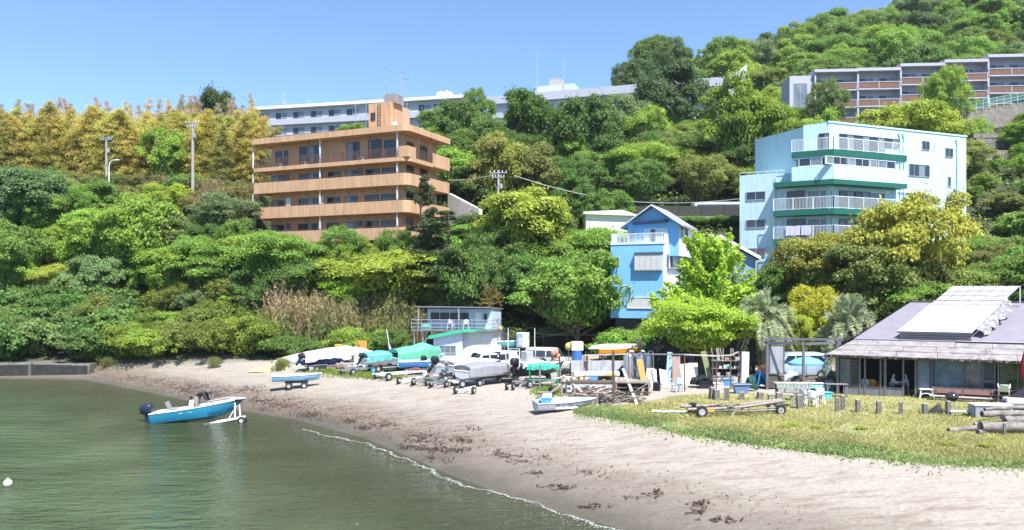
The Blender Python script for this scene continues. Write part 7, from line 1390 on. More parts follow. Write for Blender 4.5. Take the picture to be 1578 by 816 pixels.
trolley('small empty white dolly left of the outboard boat trailer', tuple(G(626, 592, 45, 80)), R(66), 2.0, .5, .24, RAILW, rails=False)
covered('boat under a light grey cover with a silver outboard', 'trailer under the light grey covered boat', 690, 586, R(44), 4.6, 1.6, .5, LGY, 11, .4, .4, fold=.03, mm=GALV); covered('boat under a dark grey fitted cover, nearest of the covered boats', 'trailer under the dark grey covered boat', 712, 596, R(46), 5.4, 1.75, .52, GRY, 13, .5, .3, fold=.02, motor=False)
trolley('empty white trailer with a raised winch post and twin front wheels', tuple(G(706, 596, 40, 80)), R(30), 1.9, .5, .26, RAILW, post=True, front_wheel=True); trolley('nearest small white dolly on the sand', tuple(G(716, 607, 40, 80)), R(68), 1.6, .52, .25, RAILW, rails=False)
# dark boat with standing outboard and gear
p = G(803, 593, 40, 80); T = thing('motor_boat', 'black-hulled boat with a black outboard and white gear piled in it', 'boat', p+Vector((-.2, .5, .48)), R(40)); hull(T, 3.9, 1.7, .68, BLK, WPAINT, BLK); outboard(T, 0, 0, .7, 1.0, BLK, R(8)); b = MB(); b.tube([(-.3, -.5, .7), (-.3, -.5, 1.9), (-.3, .5, 1.9), (-.3, .5, .7)], .03, 6); b.build('stern_arch', RAILW, T); tarp(T, 2.6, 1.5, .4, 21, WTP, .3, 'white_sheet', z0=.7, fold=.09)
b = MB(); b.box(.5, 1.1, -.35, .35, .7, 1.7); b.build('wheelhouse', WFRAME, T, bevel=.06); trolley('trailer under the black-hulled boat', tuple(G(806, 597, 40, 80)), R(40), 3.6, .55, .27, GALV, front_wheel=False); trolley('white jockey trolley with twin wheels before the black-hulled boat', tuple(G(786, 601, 40, 80)), R(75), 1.2, .1, .24, RAILW, rails=False, bar=False)
p = G(752, 583, 40, 80); T = thing('paddle', 'pale oar lying on the sand before the grey covered boats', 'oar', p, R(16)); MB().tube([(-1, 0, .05), (1.2, 0, .06)], .03, 6).build('shaft', WOOD, T); MB().loft([[(x, y, z) for y, z in ((-w_, .04), (w_, .04), (w_, .07), (-w_, .07))] for x, w_ in ((1.2, .03), (1.4, .09), (1.9, .1), (2.0, .05))]).build('blade', LB, T)
p = G(838, 596, 40, 80); T = thing('pipe_rack', 'green tarpaulin stretched on a green pipe frame', 'rack', p, R(-5)); GP = mat('green_pipe', (.05, .30, .16), .5)
for x in (-.9, .9):
    for y in (-.5, .6): MB().tube([(x, y, -.1), (x, y, 1.35)], .035, 6).build('pipe_leg', GP, T)
for z in (.5, 1.3): MB().tube([(-.9, -.5, z), (.9, -.5, z), (.9, .6, z), (-.9, .6, z), (-.9, -.5, z)], .03, 5).build('pipe_ring', GP, T)
tarp(T, 2.0, 1.3, .28, 31, mat('jade_tarp', (.05, .40, .28), .5), .3, z0=1.3).location = (-1.0, .05, 0); T.children[-1].location = (-1.0, .05, 0)
# white dinghy on the sand with faded lettering and a blue tub
p = G(866, 632, 25, 60); T = thing('dinghy', 'white dinghy with faded dark lettering lying on the sand by the driftwood', 'boat', p+Vector((-1.45, -.25, .0)), R(16), rx=R(5)); DGY = mat('dull_grey_gelcoat', (.46, .47, .53), .5, var=.1, scale=2, streak=.2); hull(T, 3.1, 1.15, .48, DGY, DGY, DGY, rake=.2, sheer=.18, kr=.35)
FAD = mat('faded_lettering', (.10, .10, .13), .8, var=.4, scale=14); MB().box(.95, 2.2, -.583, -.565, .18, .30).build('white_band', RAILW, T)
glyph = {'N': [((0, 0), (0, 1)), ((0, 1), (.6, 0)), ((.6, 0), (.6, 1))], 'U': [((0, 1), (0, 0)), ((0, 0), (.6, 0)), ((.6, 0), (.6, 1))], 'I': [((.3, 0), (.3, 1))], '2': [((0, 1), (.6, 1)), ((.6, 1), (.6, .5)), ((.6, .5), (0, .5)), ((0, .5), (0, 0)), ((0, 0), (.6, 0))], '0': [((0, 0), (0, 1)), ((0, 1), (.6, 1)), ((.6, 1), (.6, 0)), ((.6, 0), (0, 0))], '1': [((.3, 0), (.3, 1))], '3': [((0, 1), (.6, 1)), ((0, .5), (.6, .5)), ((0, 0), (.6, 0)), ((.6, 0), (.6, 1))], '7': [((0, 1), (.6, 1)), ((.6, 1), (.2, 0))], 'K': [((0, 0), (0, 1)), ((.6, 1), (0, .45)), ((.2, .55), (.6, 0))]}
for k, ch in enumerate('2K13172013'):
    b = MB()
    for a, e in glyph[ch]: b.beam((.98+k*.125+a[0]*.13, -.592, .335+a[1]*.085), (.98+k*.125+e[0]*.13, -.592, .335+e[1]*.085), .02, .022, (0, 1, 0))
    b.build('letter', FAD, T)
tb = thing('plastic_tub', 'bright blue tub sitting in the white dinghy', 'tub', p+Vector((-.85, -.05, .30)), 0, 'plastic tubs'); b = MB(); b.loft([[(-.3*k, -.22*k, z), (.3*k, -.22*k, z), (.3*k, .22*k, z), (-.3*k, .22*k, z)] for k, z in ((.8, 0), (1, .34), (1.06, .34), (1.06, .38), (.95, .38), (.77, .05))]); b.build('shell', mat('bright_blue_tub', (.12, .42, .68), .5), tb)
b = MB(); b.sheet((-.2, -.15, .4), (.28, -.2, .42), (.3, .2, .6), (-.15, .2, .58), .02); b.build('lid', WPL, tb)
# rusty long trailer on the lawn
p = G(1072, 641, 25, 60); T = thing('boat_trailer', 'rusty white long boat trailer with black tyres on the lawn', 'trailer', p, R(7)); RW = mat('rust_streaked_white', (.27, .245, .22), .7, .1, .15, 5, dirt=(.22, .10, .05))
pr = G(1180, 629, 25, 60)-p; rl = pr.length
for s in (-1, 1): wheel(T, .1, s*.62+.05, .3, .3, .18)
for s in (-1, 1): wheel(T, rl-.35, s*.5+.2, .27, .27, .16)
for s in (-1, 1): q = MB(); q.tube([(-.6, s*.5, .42), (.6, s*.5, .42), (2.2, s*.34, .46), (rl-.1, s*.22, .72)], .08, 6); q.build('side_rail', RW, T); q = MB(); q.tube([(.2, s*.45, .28), (1.8, s*.3, .24), (rl-.2, s*.3, .30)], .035, 6); q.build('lower_rail', RW, T)
for x in (-.5, .35, 1.1, 1.9, 2.6): MB().beam((x, -.5, .42), (x, .5, .42), .06).build('cross_bar', RW, T)
MB().beam((.1, -.6, .3), (.1, .65, .3), .07).build('axle', RUST, T); MB().beam((rl-.35, -.4, .27), (rl-.35, .7, .27), .06).build('axle', RUST, T); MB().box(.2, .75, -.57, -.53, .28, .46).build('number_plate', mat('orange_plate', (.55, .28, .06), .6), T); MB().tube([(1.45, -.5, .5), (1.75, -.55, .62), (1.78, -.58, .3), (1.55, -.7, .02)], .045, 6).build('bent_arm', RW, T); b = MB(); b.lathe([(.07, -.2), (.09, -.1), (.07, 0), (.09, .1), (.07, .2)], 10, 'y', (-.1, 0, .52)); b.build('keel_roller', BLK, T)
r_ = random.Random(77)
for k in range(8): x = r_.uniform(.6, 2.6); MB().tube([(x, r_.uniform(-.3, .3), .5), (x+r_.uniform(.3, .9), r_.uniform(-.3, .3), .5+r_.uniform(0, .14))], .03, 5).build('loose_pipe', RUST if k % 2 else RW, T)
# ------------------------------------------------------------------ small gear lying about between the boats
def gear():
    r = random.Random(41); cols = [('white', WPL), ('black', BLK), ('black', BLK), ('dark green', mat('dark_green_sheet', (.02, .055, .03), .6)), ('charcoal', JK), ('blue', BLUEP), ('grey', WFRAME), ('pale grey', LGY), ('rust', RUST), ('teal', TEALP), ('wooden', WOOD)]
    spots = [(538, 570, 'between the silver and teal covered boats'), (545, 572, 'under the white bundle'), (640, 577, 'beside the bright blue skiff'), (655, 580, 'left of the tilted black outboard'), (663, 578, 'behind the tilted black outboard'), (692, 588, 'under the light grey cover'), (698, 582, 'at the stern of the light grey cover'), (742, 573, 'behind the dark grey cover'), (757, 572, 'between the grey cover and the black hull'), (765, 578, 'left of the black hull'), (772, 570, 'before the light truck'), (779, 572, 'below the light truck'), (790, 568, 'behind the black outboard'), (812, 575, 'on the far side of the black hull'), (822, 578, 'beside the green pipe frame'), (828, 590, 'at the foot of the green pipe frame'), (845, 585, 'right of the green pipe frame'), (855, 580, 'before the pink buoys'), (872, 578, 'before the blue drum'), (895, 578, 'right of the blue drum'), (850, 607, 'at the left end of the driftwood'), (838, 614, 'behind the white dinghy stern'), (940, 572, 'right of the metal sheets'), (955, 580, 'left of the steel drums'), (1012, 602, 'near the orange board'), (1086, 598, 'under the pole frame'), (1078, 596, 'right of the white boards'), (1132, 598, 'between the two blue tubs'), (480, 572, 'beside the navy hull'), (510, 569, 'under the silver wrapping'), (527, 568, 'right of the silver-wrapped boat'), (575, 575, 'under the teal tarpaulin'), (586, 572, 'at the foot of the leaning mast'), (600, 577, 'behind the white flat trailer'), (648, 572, 'left of the boathouse window'), (680, 580, 'behind the tilted outboard boat'), (686, 590, 'between the two grey-covered boats'), (726, 578, 'under the dark grey cover bow'), (735, 570, 'below the roof-boat van'), (748, 566, 'beside the roof-boat van wheel'), (797, 582, 'at the black hull side'), (816, 590, 'right of the black hull trailer'), (842, 572, 'before the side-turned van'), (860, 590, 'before the rusty post'), (880, 592, 'beside the white trough left end'), (915, 585, 'in front of the metal sheets'), (934, 588, 'at the white trough right end'), (965, 596, 'on the ground left of the trestle'), (1018, 590, 'between the white sheets'), (1110, 594, 'left of the storage rack'), (1158, 602, 'left of the dark tarpaulin heap'), (1212, 606, 'under the counter table')]
    for i, (px, py, where) in enumerate(spots):
        nm, m = cols[r.randrange(len(cols))]; p = G(px, py, 30, 80); k = i % 4; s = r.uniform(.8, 1.3)
        if k == 0:
            T = thing('fuel_can', nm+' fuel can '+where, 'can', p, r.uniform(0, 6), 'small gear in the boat yard'); MB().loft([[(-.16*q, -.1*q, z), (.16*q, -.1*q, z), (.16*q, .1*q, z), (-.16*q, .1*q, z)] for q, z in ((.95, 0), (1, .03), (1, .36), (.7, .42))]).build('can', m, T); MB().tube([(-.1, 0, .41), (-.08, 0, .48), (.06, 0, .48), (.08, 0, .41)], .018, 5).build('handle', m, T)
        elif k == 1:
            T = thing('storage_crate', nm+' crate '+where, 'crate', p, r.uniform(-.4, .4), 'small gear in the boat yard'); MB().box(-.32, .32, -.22, .22, 0, .34).build('crate_body', m, T, bevel=.01); MB().box(-.35, .35, -.25, .25, .34, .38).build('rim', m, T)
        elif k == 2:
            T = thing('sheeting_heap', nm+' crumpled sheeting '+where, 'sheeting', p+Vector((-.5, 0, 0)), r.uniform(-.4, .4), 'small gear in the boat yard'); tarp(T, r.uniform(.8, 1.3), .7, .4, 60+i, m, .3, 'sheeting', z0=.22, fold=.1)
        else:
            T = thing('bucket', nm+' bucket '+where, 'bucket', p, 0, 'small gear in the boat yard'); MB().lathe([(.13, 0), (.17, .32), (.18, .32), (.18, .34), (.15, .34), (.12, .03)], 14, 'z').build('shell', m, T, True); MB().tube([(-.17, 0, .33), (-.12, 0, .46), (.12, 0, .46), (.17, 0, .33)], .01, 4).build('handle', GALV, T)
        T.scale = (s, s, s)
gear()

for i, (px, py, rz, lab) in enumerate(((648, 594, 58, 'empty galvanised trailer right of the small white dolly'), (676, 597, 62, 'empty galvanised trailer before the light grey cover'), (536, 577, 50, 'empty galvanised trailer left of the teal cover'), (757, 590, 64, 'empty galvanised trailer before the white gear'))):
    trolley(lab, tuple(G(px, py, 40, 80)), R(rz), 2.6, .5, .25, GALV)
for i, (px, py, rz, m_, lab) in enumerate(((655, 574, 40, WPAINT, 'small white open boat squeezed beside the green tarpaulin'), (768, 577, 42, LGY, 'grey open skiff left of the black-hulled boat'), (838, 579, 30, WPAINT, 'white open boat behind the green pipe rack'))):
    p = G(px, py, 40, 80); T = thing('open_boat', lab, 'boat', p+Vector((0, 0, .3)), R(rz)); hull(T, 3.4, 1.3, .5, m_, WFRAME, RAILW)
    for x in (.9, 1.8): MB().box(x, x+.22, -.52, .52, .34, .38).build('thwart', WOOD, T)
    outboard(T, 0, 0, .5, .75, BLK, R(30)); trolley('trailer under the '+lab.split(' squeezed')[0].split(' left')[0].split(' behind')[0], tuple(p+Vector((.5*math.cos(R(rz)), .5*math.sin(R(rz)), 0))), R(rz), 2.8, .5, .22, GALV)
# ------------------------------------------------------------------ the beach cafe
def cafe():
    c0 = G(1290, 607, 30, 70); F = Facade(c0.x, c0.y, R(-28.8)); z0 = c0.z-.05; T = thing('beach_cafe', 'low beach cafe with a grey hipped roof and a bleached board porch roof', 'cafe', (c0.x, c0.y, z0), F.a)
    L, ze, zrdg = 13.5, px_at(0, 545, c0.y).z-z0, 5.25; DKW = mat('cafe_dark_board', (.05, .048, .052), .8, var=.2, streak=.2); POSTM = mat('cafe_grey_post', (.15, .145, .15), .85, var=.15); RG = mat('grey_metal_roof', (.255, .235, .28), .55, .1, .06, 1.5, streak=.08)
    BB = mat('bleached_roof_board', (.275, .25, .25), .85, var=.3, scale=2, bump=.3, streak=.15); dep = 8.2; rise = (zrdg-ze)/(dep)
    ks = (F.z(1440, 525, 2.05)-z0-.1-ze)/2.65; zr = lambda v: ze+(v+.6)*ks if v <= 2.06 else ze+2.65*ks+(v-2.05)*(zrdg-ze-2.65*ks)/(dep-2.05)
    # floor, back and end walls, ceiling darkens the inside
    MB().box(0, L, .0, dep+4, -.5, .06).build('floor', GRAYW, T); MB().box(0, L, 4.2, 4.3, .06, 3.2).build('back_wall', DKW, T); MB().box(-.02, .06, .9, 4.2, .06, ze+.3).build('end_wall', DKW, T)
    # porch roof in boards, metal roof above, hip on the left
    vs_ = 2.05; hipu = lambda v: -.55+(v+.6)*.46
    r = random.Random(2); rows = [(-.6, .3), (.3, 1.2), (1.2, vs_)]
    for j, (va, vb) in enumerate(rows):
        u = hipu(va)-.05; k = 0
        while u < L+.3:
            w_ = r.uniform(1.3, 2.4); u1 = min(u+w_, L+.4); ua, ub = max(u, hipu(va)), max(u, hipu(vb)); dz = .02*j+r.uniform(0, .012)
            if u1 > ub+.1: MB().sheet((ua, va-.05, zr(va)-.005+dz), (u1-.02, va-.05+r.uniform(-.04, .03), zr(va)+dz), (u1-.02, vb, zr(vb)+dz), (ub, vb, zr(vb)+dz), .03).build('roof_board', BB, T)
            u = u1
    fr = MB(); g_ = random.Random(9)
    for i in range(150): u = g_.uniform(-.4, L); fr.tube([(u, -.62, zr(-.6)+.02), (u+g_.uniform(-.1, .1), -.68, zr(-.6)-g_.uniform(.03, .16))], .008, 3)
    for i in range(14): u = F.u(1510)+g_.uniform(-.6, .9); fr.tube([(u, -.5, zr(-.5)+.04), (u+g_.uniform(-.15, .15), -.75, zr(-.6)+g_.uniform(-.05, .25))], .014, 3)
    fr.build('thatch_fringe', mat('straw', (.42, .36, .26), .9), T)
    MB().sheet((hipu(vs_), vs_, zr(vs_)+.10), (L+.4, vs_, zr(vs_)+.10), (L+.4, dep, zrdg+.1), (hipu(dep), dep, zrdg+.1), .08).build('metal_roof', RG, T)
    MB().add([(hipu(-.6), -.6, zr(-.6)), (hipu(dep), dep, zrdg+.08), (hipu(-.6), dep*2, zr(-.6))], [(0, 1, 2)]).build('hip_end', RG, T)
    MB().sheet((L+.4, dep, zrdg+.1), (L+.4, dep*2, ze+.1), (hipu(-.6), dep*2, ze+.1), (hipu(dep), dep, zrdg+.1), .06).build('metal_roof', RG, T)
    MB().beam((hipu(dep), dep, zrdg+.14), (L+.4, dep, zrdg+.14), .25, .08).build('ridge_cap', mat('dark_ridge', (.10, .10, .11), .6), T); MB().beam((-.5, -.5, ze-.1), (L+.4, -.5, ze-.1), .1, .12).build('eave_beam', WOODD, T)
    MB().beam((L*.45, vs_+.02, zr(vs_)+.13), (L+.4, vs_+.02, zr(vs_)+.13), .3, .03).build('flashing', mat('pale_flashing', (.5, .49, .5), .5), T)
    # raised solar frame
    ua, ub = F.u(1383, 2.2), F.u(1497, 2.2); va, vb = 2.2, 7.4; zl = F.z(1440, 511, va)-z0; zu = F.z(1520, 440, vb)-z0; uc, ud = F.u(1468, vb), F.u(1572, vb); NR = 6
    WPN = mat('white_sheet_panel', (.78, .78, .77), .35, var=.03); SOL = mat('solar_cell', (.44, .43, .53), .25, .1, .12, 6); FRM = mat('solar_frame', (.62, .62, .64), .4, .5)
    def P(s, t): a = Vector((ua, va, zl)).lerp(Vector((uc, vb, zu)), t); b = Vector((ub, va, zl)).lerp(Vector((ud, vb, zu)), t); return a.lerp(b, s)
    sa = thing('w', None, None); sa.name = 'solar_frame'; sa.parent = T
    for k in ('label', 'category'):
        if k in sa: del sa[k]
    ts = [0, .30, .57, .665, .77, .88, 1.0]
    for i in range(6):
        if i < 2: MB().sheet(P(0, ts[i]+.004), P(1, ts[i]+.004), P(1, ts[i+1]-.006), P(0, ts[i+1]-.006), .05).build('white_panel', WPN, sa)
        else:
            n = 6
            for j in range(n): MB().sheet(P(j/n+.006, ts[i]+.006), P((j+1)/n-.006, ts[i]+.006), P((j+1)/n-.006, ts[i+1]-.008), P(j/n+.006, ts[i+1]-.008), .04).build('solar_panel', SOL if (i*7+j*3) % 5 else mat('pale_cell', (.55, .54, .6), .25), sa)
        q = MB(); q.beam(P(-.01, ts[i])-Vector((0, 0, .06)), P(1.01, ts[i])-Vector((0, 0, .06)), .06, .07); q.build('cross_rail', mat('rail_dark', (.13, .13, .15), .5, .4), sa)
    for z in (.12, .24, .36): MB().box(ua+.1, ub, va-.06, va+.1, zl-z-.09, zl-z).build('stacked_rail', mat('rail_dark2', (.07, .07, .09), .5), sa)
    for s in (0.0, 1.0):
        for t in (.35, .65, 1.0): p = P(s, t); MB().beam(tuple(p), (p.x, p.y, min(zr(p.y), zrdg) if p.y < dep else zrdg), .07).build('strut', FRM, sa)
    # torn white sheeting hanging at the right side of the frame
    n = 14; b = MB(); b.loft([[tuple(P(1.0, .08+.62*i/n)+Vector((.04+.12*j+.10*math.sin(i*1.9+j)*(j > 0), -.05*j, -.03-.17*j*(.5+.5*abs(math.sin(i*.9)))))) for i in range(n+1)] for j in range(4)], False, False); o = b.build('torn_sheet', mat('grey_sheeting', (.22, .22, .23), .7, var=.5, scale=5), sa, True); p = P(1, .72); b = MB(); b.add([tuple(p), tuple(p+Vector((.12, -.1, -.45))), tuple(p+Vector((.05, -.3, -.5))), tuple(P(1, .55)+Vector((.06, -.05, -.2))), tuple(P(1, .5)+Vector((.05, 0, -.1)))], [(0, 1, 2), (0, 2, 3, 4)]); b.build('loose_sheet', WPN, sa)
    # porch posts and low wall, in front of the dark interior
    for px in (1291, 1301, 1325, 1333, 1357, 1364, 1392, 1411):
        u = F.u(px); w_ = .07 if px in (1291, 1364) else .045; MB().box(u-w_, u+w_, -.05, .06, .06, ze-.05).build('post', POSTM, T)
    MB().box(F.u(1301), F.u(1393), -.02, .06, .0, .55).build('low_wall', GRAYW, T); MB().box(F.u(1301), F.u(1393), -.05, .09, .55, .6).build('sill', WOODD, T)
    window(T, F.u(1292)+.1, F.u(1311), .6, ze-.25, .03, 1, POSTM, mat('smoky_plastic', (.16, .16, .16), .2), .05); window(T, F.u(1311)+.05, F.u(1325), .65, ze-.3, .05, 1, POSTM, GLASS, .04)
    MB().box(F.u(1411), F.u(1440), .03, .09, .06, ze-.1).build('board_wall', mat('blue_black_board', (.07, .085, .115), .7, streak=.15), T)
    window(T, F.u(1414), F.u(1432), .35, ze-.2, .025, 1, POSTM, mat('dusty_glass', (.12, .16, .21), .15), .05); window(T, F.u(1441), F.u(1486), .75, ze-.12, .02, 1, POSTM, mat('hazy_glass', (.10, .14, .18), .12, var=.4, scale=1.5), .07); window(T, F.u(1487), F.u(1513), .75, ze-.12, .02, 1, POSTM, mat('hazy_glass2', (.13, .13, .14), .12, var=.4, scale=2), .06); window(T, F.u(1514), F.u(1534), .75, ze-.12, .02, 1, POSTM, GLASS, .06); window(T, F.u(1537), F.u(1600), .75, ze-.12, .04, 2, POSTM, mat('green_hazy_glass', (.05, .06, .035), .1, var=.6, scale=3), .05)
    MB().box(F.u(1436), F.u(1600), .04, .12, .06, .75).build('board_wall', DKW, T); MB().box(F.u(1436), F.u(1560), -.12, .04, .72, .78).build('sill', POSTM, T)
    return F, z0, ze
CF, CZ, CE = cafe()
def cl(u, v, z=0): p = CF.pt(u, v); return Vector((p.x, p.y, CZ+z))
# inside: tables, seated guests, orange chair
def table(label, loc, rz, L, W, H, m, name='table', cat='table', mleg=None, slats=0):
    T = thing(name, label, cat, loc, rz)
    if slats:
        for i in range(slats): y = -W/2+W*i/slats; MB().box(-L/2, L/2, y+.008, y+W/slats-.008, H-.045, H).build('slat', m, T)
    else: MB().box(-L/2, L/2, -W/2, W/2, H-.045, H).build('top', m, T, bevel=.008)
    for sx in (-1, 1):
        for sy in (-1, 1): MB().box(sx*(L/2-.08)-.035, sx*(L/2-.08)+.035, sy*(W/2-.08)-.035, sy*(W/2-.08)+.035, 0, H-.045).build('leg', mleg or m, T)
    for sx in (-1, 1): MB().box(sx*(L/2-.08)-.02, sx*(L/2-.08)+.02, -W/2+.1, W/2-.1, H-.14, H-.05).build('apron', mleg or m, T)
    return T
seat = dict(pel=(0, 0, .52), sp=(.02, 0, .70), ch=(.06, 0, .98), nk=(.09, 0, 1.10), hd=(.12, 0, 1.20), tp=(.13, 0, 1.30), shl=(.06, .18, .99), shr=(.06, -.18, .99), ell=(.20, .22, .76), elr=(.20, -.22, .76), wrl=(.42, .12, .80), wrr=(.42, -.12, .80), hpl=(.05, .1, .50), hpr=(.05, -.1, .50), knl=(.44, .12, .52), knr=(.44, -.12, .52), anl=(.42, .12, .09), anr=(.42, -.12, .09), tol=(.56, .13, .04), tor=(.56, -.13, .04))
WS = mat('white_shirt', (.62, .63, .66), .85); NV = mat('dark_trousers', (.03, .03, .045), .85); HB = mat('black_hair', (.012, .01, .01), .6); LS = mat('pale_lilac_shirt', (.5, .5, .6), .85)
u = CF.u(1375, .8); table('wooden cafe table between the two seated guests', cl(CF.u(1386, .8), .8, .06), CF.a, 1.1, .7, .72, WOOD)
person('guest in a white shirt sitting at the left of the cafe table', cl(CF.u(1374, .75), .75, .06), CF.a, seat, WS, NV, BLK, HB); person('guest in a pale shirt sitting at the right of the cafe table', cl(CF.u(1399, .85), .85, .06), CF.a+R(180), seat, LS, NV, BLK, HB)
def stool(label, loc, rz, H=.45): 
    T = thing('stool', label, 'stool', loc, rz, 'cafe stools'); MB().box(-.19, .19, -.19, .19, H-.05, H).build('seat', WOODD, T)
    for sx in (-1, 1):
        for sy in (-1, 1): MB().beam((sx*.14, sy*.14, H-.05), (sx*.18, sy*.18, 0), .04).build('leg', WOODD, T)
stool('dark stool under the left guest', cl(CF.u(1374, .75), .75, .06), CF.a); stool('dark stool under the right guest', cl(CF.u(1399, .85), .85, .06), CF.a)
plastic_chair('orange chair inside the cafe porch', cl(CF.u(1345, .9), .9, .06), CF.a+R(170), mat('orange_fabric', (.62, .28, .03), .7), None); plastic_chair('white chair inside the cafe porch, left of the orange one', cl(CF.u(1332, .8), .8, .06), CF.a+R(190), WPL, None)
table('bare table behind the porch posts, left part of the cafe', cl(CF.u(1336, 1.3), 1.3, .06), CF.a, 1.3, .7, .72, WOOD)
# outside the cafe
def wstool(T):
    MB().box(-.36, .36, -.26, .26, .50, .55).build('top', WPL, T, bevel=.015)
    for sx in (-1, 1):
        for sy in (-1, 1): MB().beam((sx*.26, sy*.18, .5), (sx*.34, sy*.22, 0), .07).build('leg', WPL, T)
    for sy in (-1, 1): MB().tube([(-.3, sy*.2, .22), (-.1, sy*.2, .3), (.1, sy*.2, .3), (.3, sy*.2, .22)], .025, 5).build('arch', WPL, T)
junk('stool', 'white plastic side table by the cafe door', 'side table', None, G(1428, 614, 30, 60), CF.a, wstool)
def cbench(T):
    RD = mat('faded_red_board', (.27, .14, .12), .8, var=.15); MB().box(-1.45, 1.45, -.04, .02, .50, .76).build('back_board', RD, T); MB().box(-1.6, 1.7, -.42, -.06, .34, .39).build('seat', mat('pale_board', (.45, .42, .40), .8), T)
    for x in (-1.3, 0, 1.3): MB().box(x-.04, x+.04, -.05, .05, 0, .74).build('post', WOODD, T); MB().box(x-.04, x+.04, -.4, -.34, 0, .34).build('leg', WOODD, T)
junk('bench', 'long bench with a faded red back board under the cafe window', 'bench', None, cl(CF.u(1484, -.45), -.45, -.02), CF.a, cbench)
def grill(T):
    b = MB(); b.lathe([(.03, .56), (.18, .58), (.28, .68), (.30, .78)], 18, 'z'); b.build('bowl', mat('grill_black', (.02, .02, .022), .25), T, True); b = MB(); b.lathe([(.305, .78), (.29, .88), (.2, .98), (.05, 1.02), (.02, 1.05)], 18, 'z'); b.build('lid', mat('grill_lid', (.07, .07, .075), .15, .5), T, True)
    for a in (0.5, 2.6, 4.7): MB().tube([(.16*math.cos(a), .16*math.sin(a), .6), (.34*math.cos(a), .34*math.sin(a), 0)], .016, 5).build('leg', GALV, T)
    MB().tube([(-.06, 0, 1.03), (-.05, 0, 1.09), (.05, 0, 1.09), (.06, 0, 1.03)], .012, 5).build('handle', WOODD, T)
junk('kettle_barbecue', 'black kettle barbecue on thin legs behind the bollards', 'barbecue', None, G(1467, 636, 25, 60), 0, grill)
plastic_chair('white plastic chair tipped against the cafe wall at the right', G(1547, 622, 25, 60)+Vector((0, 0, .42)), R(150), WPL, None, tiltx=R(-28)); table('low table supporting the tipped white chair', tuple(G(1547, 622, 25, 60)), CF.a, .9, .7, .42, WOODD)
p = G(1441, 637, 25, 60); T = thing('black_bag', 'black bag slumped between two bollards', 'bag', p, R(-10)); b = MB(); b.loft([[(x+.05*math.sin(k*2.2)*q, y*q, z+.04*math.sin(k*1.3)) for k, (x, y, z) in enumerate([(cx, .22*math.cos(a), hz*max(0, math.sin(a))) for a in np.linspace(0, 6.28, 10)[:-1]])] for cx, hz, q in ((-.34, .06, .5), (-.15, .2, .9), (.08, .38, 1), (.24, .44, .8), (.34, .2, .4))]); b.build('sack', mat('black_cloth', (.02, .019, .019), .7), T, True); MB().tube([(.05, 0, .36), (.15, .05, .55), (.28, 0, .42)], .02, 5).build('strap', BLK, T)
# closed red parasol at the right edge, dark boat-like awning below it
p = G(1580, 632, 25, 60); T = thing('parasol', 'closed red parasol at the right edge', 'parasol', p, 0); z1 = px_at(0, 540, p.y).z-p.z; MB().tube([(0, 0, 0), (0, 0, z1+.1)], .03, 6).build('pole', WOODD, T); b = MB(); n = 16; b.loft([[((r*(1+.18*(k % 2)))*math.cos(k*2*math.pi/n), (r*(1+.18*(k % 2)))*math.sin(k*2*math.pi/n), z) for k in range(n)] for r, z in ((.10, z1-1.5), (.19, z1-1.1), (.17, z1-.6), (.06, z1-.05), (.02, z1+.03))]); b.build('canopy', mat('dark_red_cloth', (.22, .012, .018), .75, var=.15), T, True); MB().lathe([(.25, 0), (.25, .08), (.06, .14)], 12, 'z').build('base', CONC, T)
p = G(1557, 634, 25, 60); T = thing('folded_awning', 'dark folded canvas frame propped under the parasol', 'canvas frame', p, R(-14)); b = MB(); b.sheet((-.9, 0, .1), (.9, -.1, .55), (1.1, .1, 1.5), (.5, .2, 1.1), .06); b.build('canvas', mat('navy_canvas', (.018, .018, .026), .8), T); [MB().beam((x, .1, 0), (x+.2, .1, z), .05).build('strut', WOODD, T) for x, z in ((-.7, .3), (.2, .8), (.9, 1.2))]
def greybox(T):
    GB = mat('grey_blue_box', (.30, .31, .35), .7, var=.08, streak=.1); MB().box(-.85, .25, -.3, -.24, 0, .58).build('front_panel', GB, T); MB().box(.29, .75, -.3, -.24, 0, .58).build('front_panel', GB, T); MB().box(-.88, .8, -.24, .42, 0, .56).build('crate_body', GB, T); MB().box(-.92, .84, -.34, .46, .58, .64).build('rim', WB2, T); MB().box(.76, .82, -.28, .42, 0, .58).build('end_panel', WB2, T)
junk('grey_box', 'low grey-blue wooden box right of the bollard row', 'box', None, G(1528, 643, 25, 60), R(-6), greybox)
junk('white_crate', 'white crate and boards behind the grey box', 'crate', None, G(1562, 632, 25, 60)+Vector((0, -.3, 0)), R(-5), lambda T: (MB().box(-.6, .8, -.25, .25, .4, .68).build('crate', WPL, T, bevel=.02), MB().box(-.9, 1.0, -.3, .3, .34, .39).build('shelf', GRAYW, T), [MB().box(x-.05, x+.05, -.2, .2, 0, .34).build('leg', WOODD, T) for x in (-.7, .8)]))
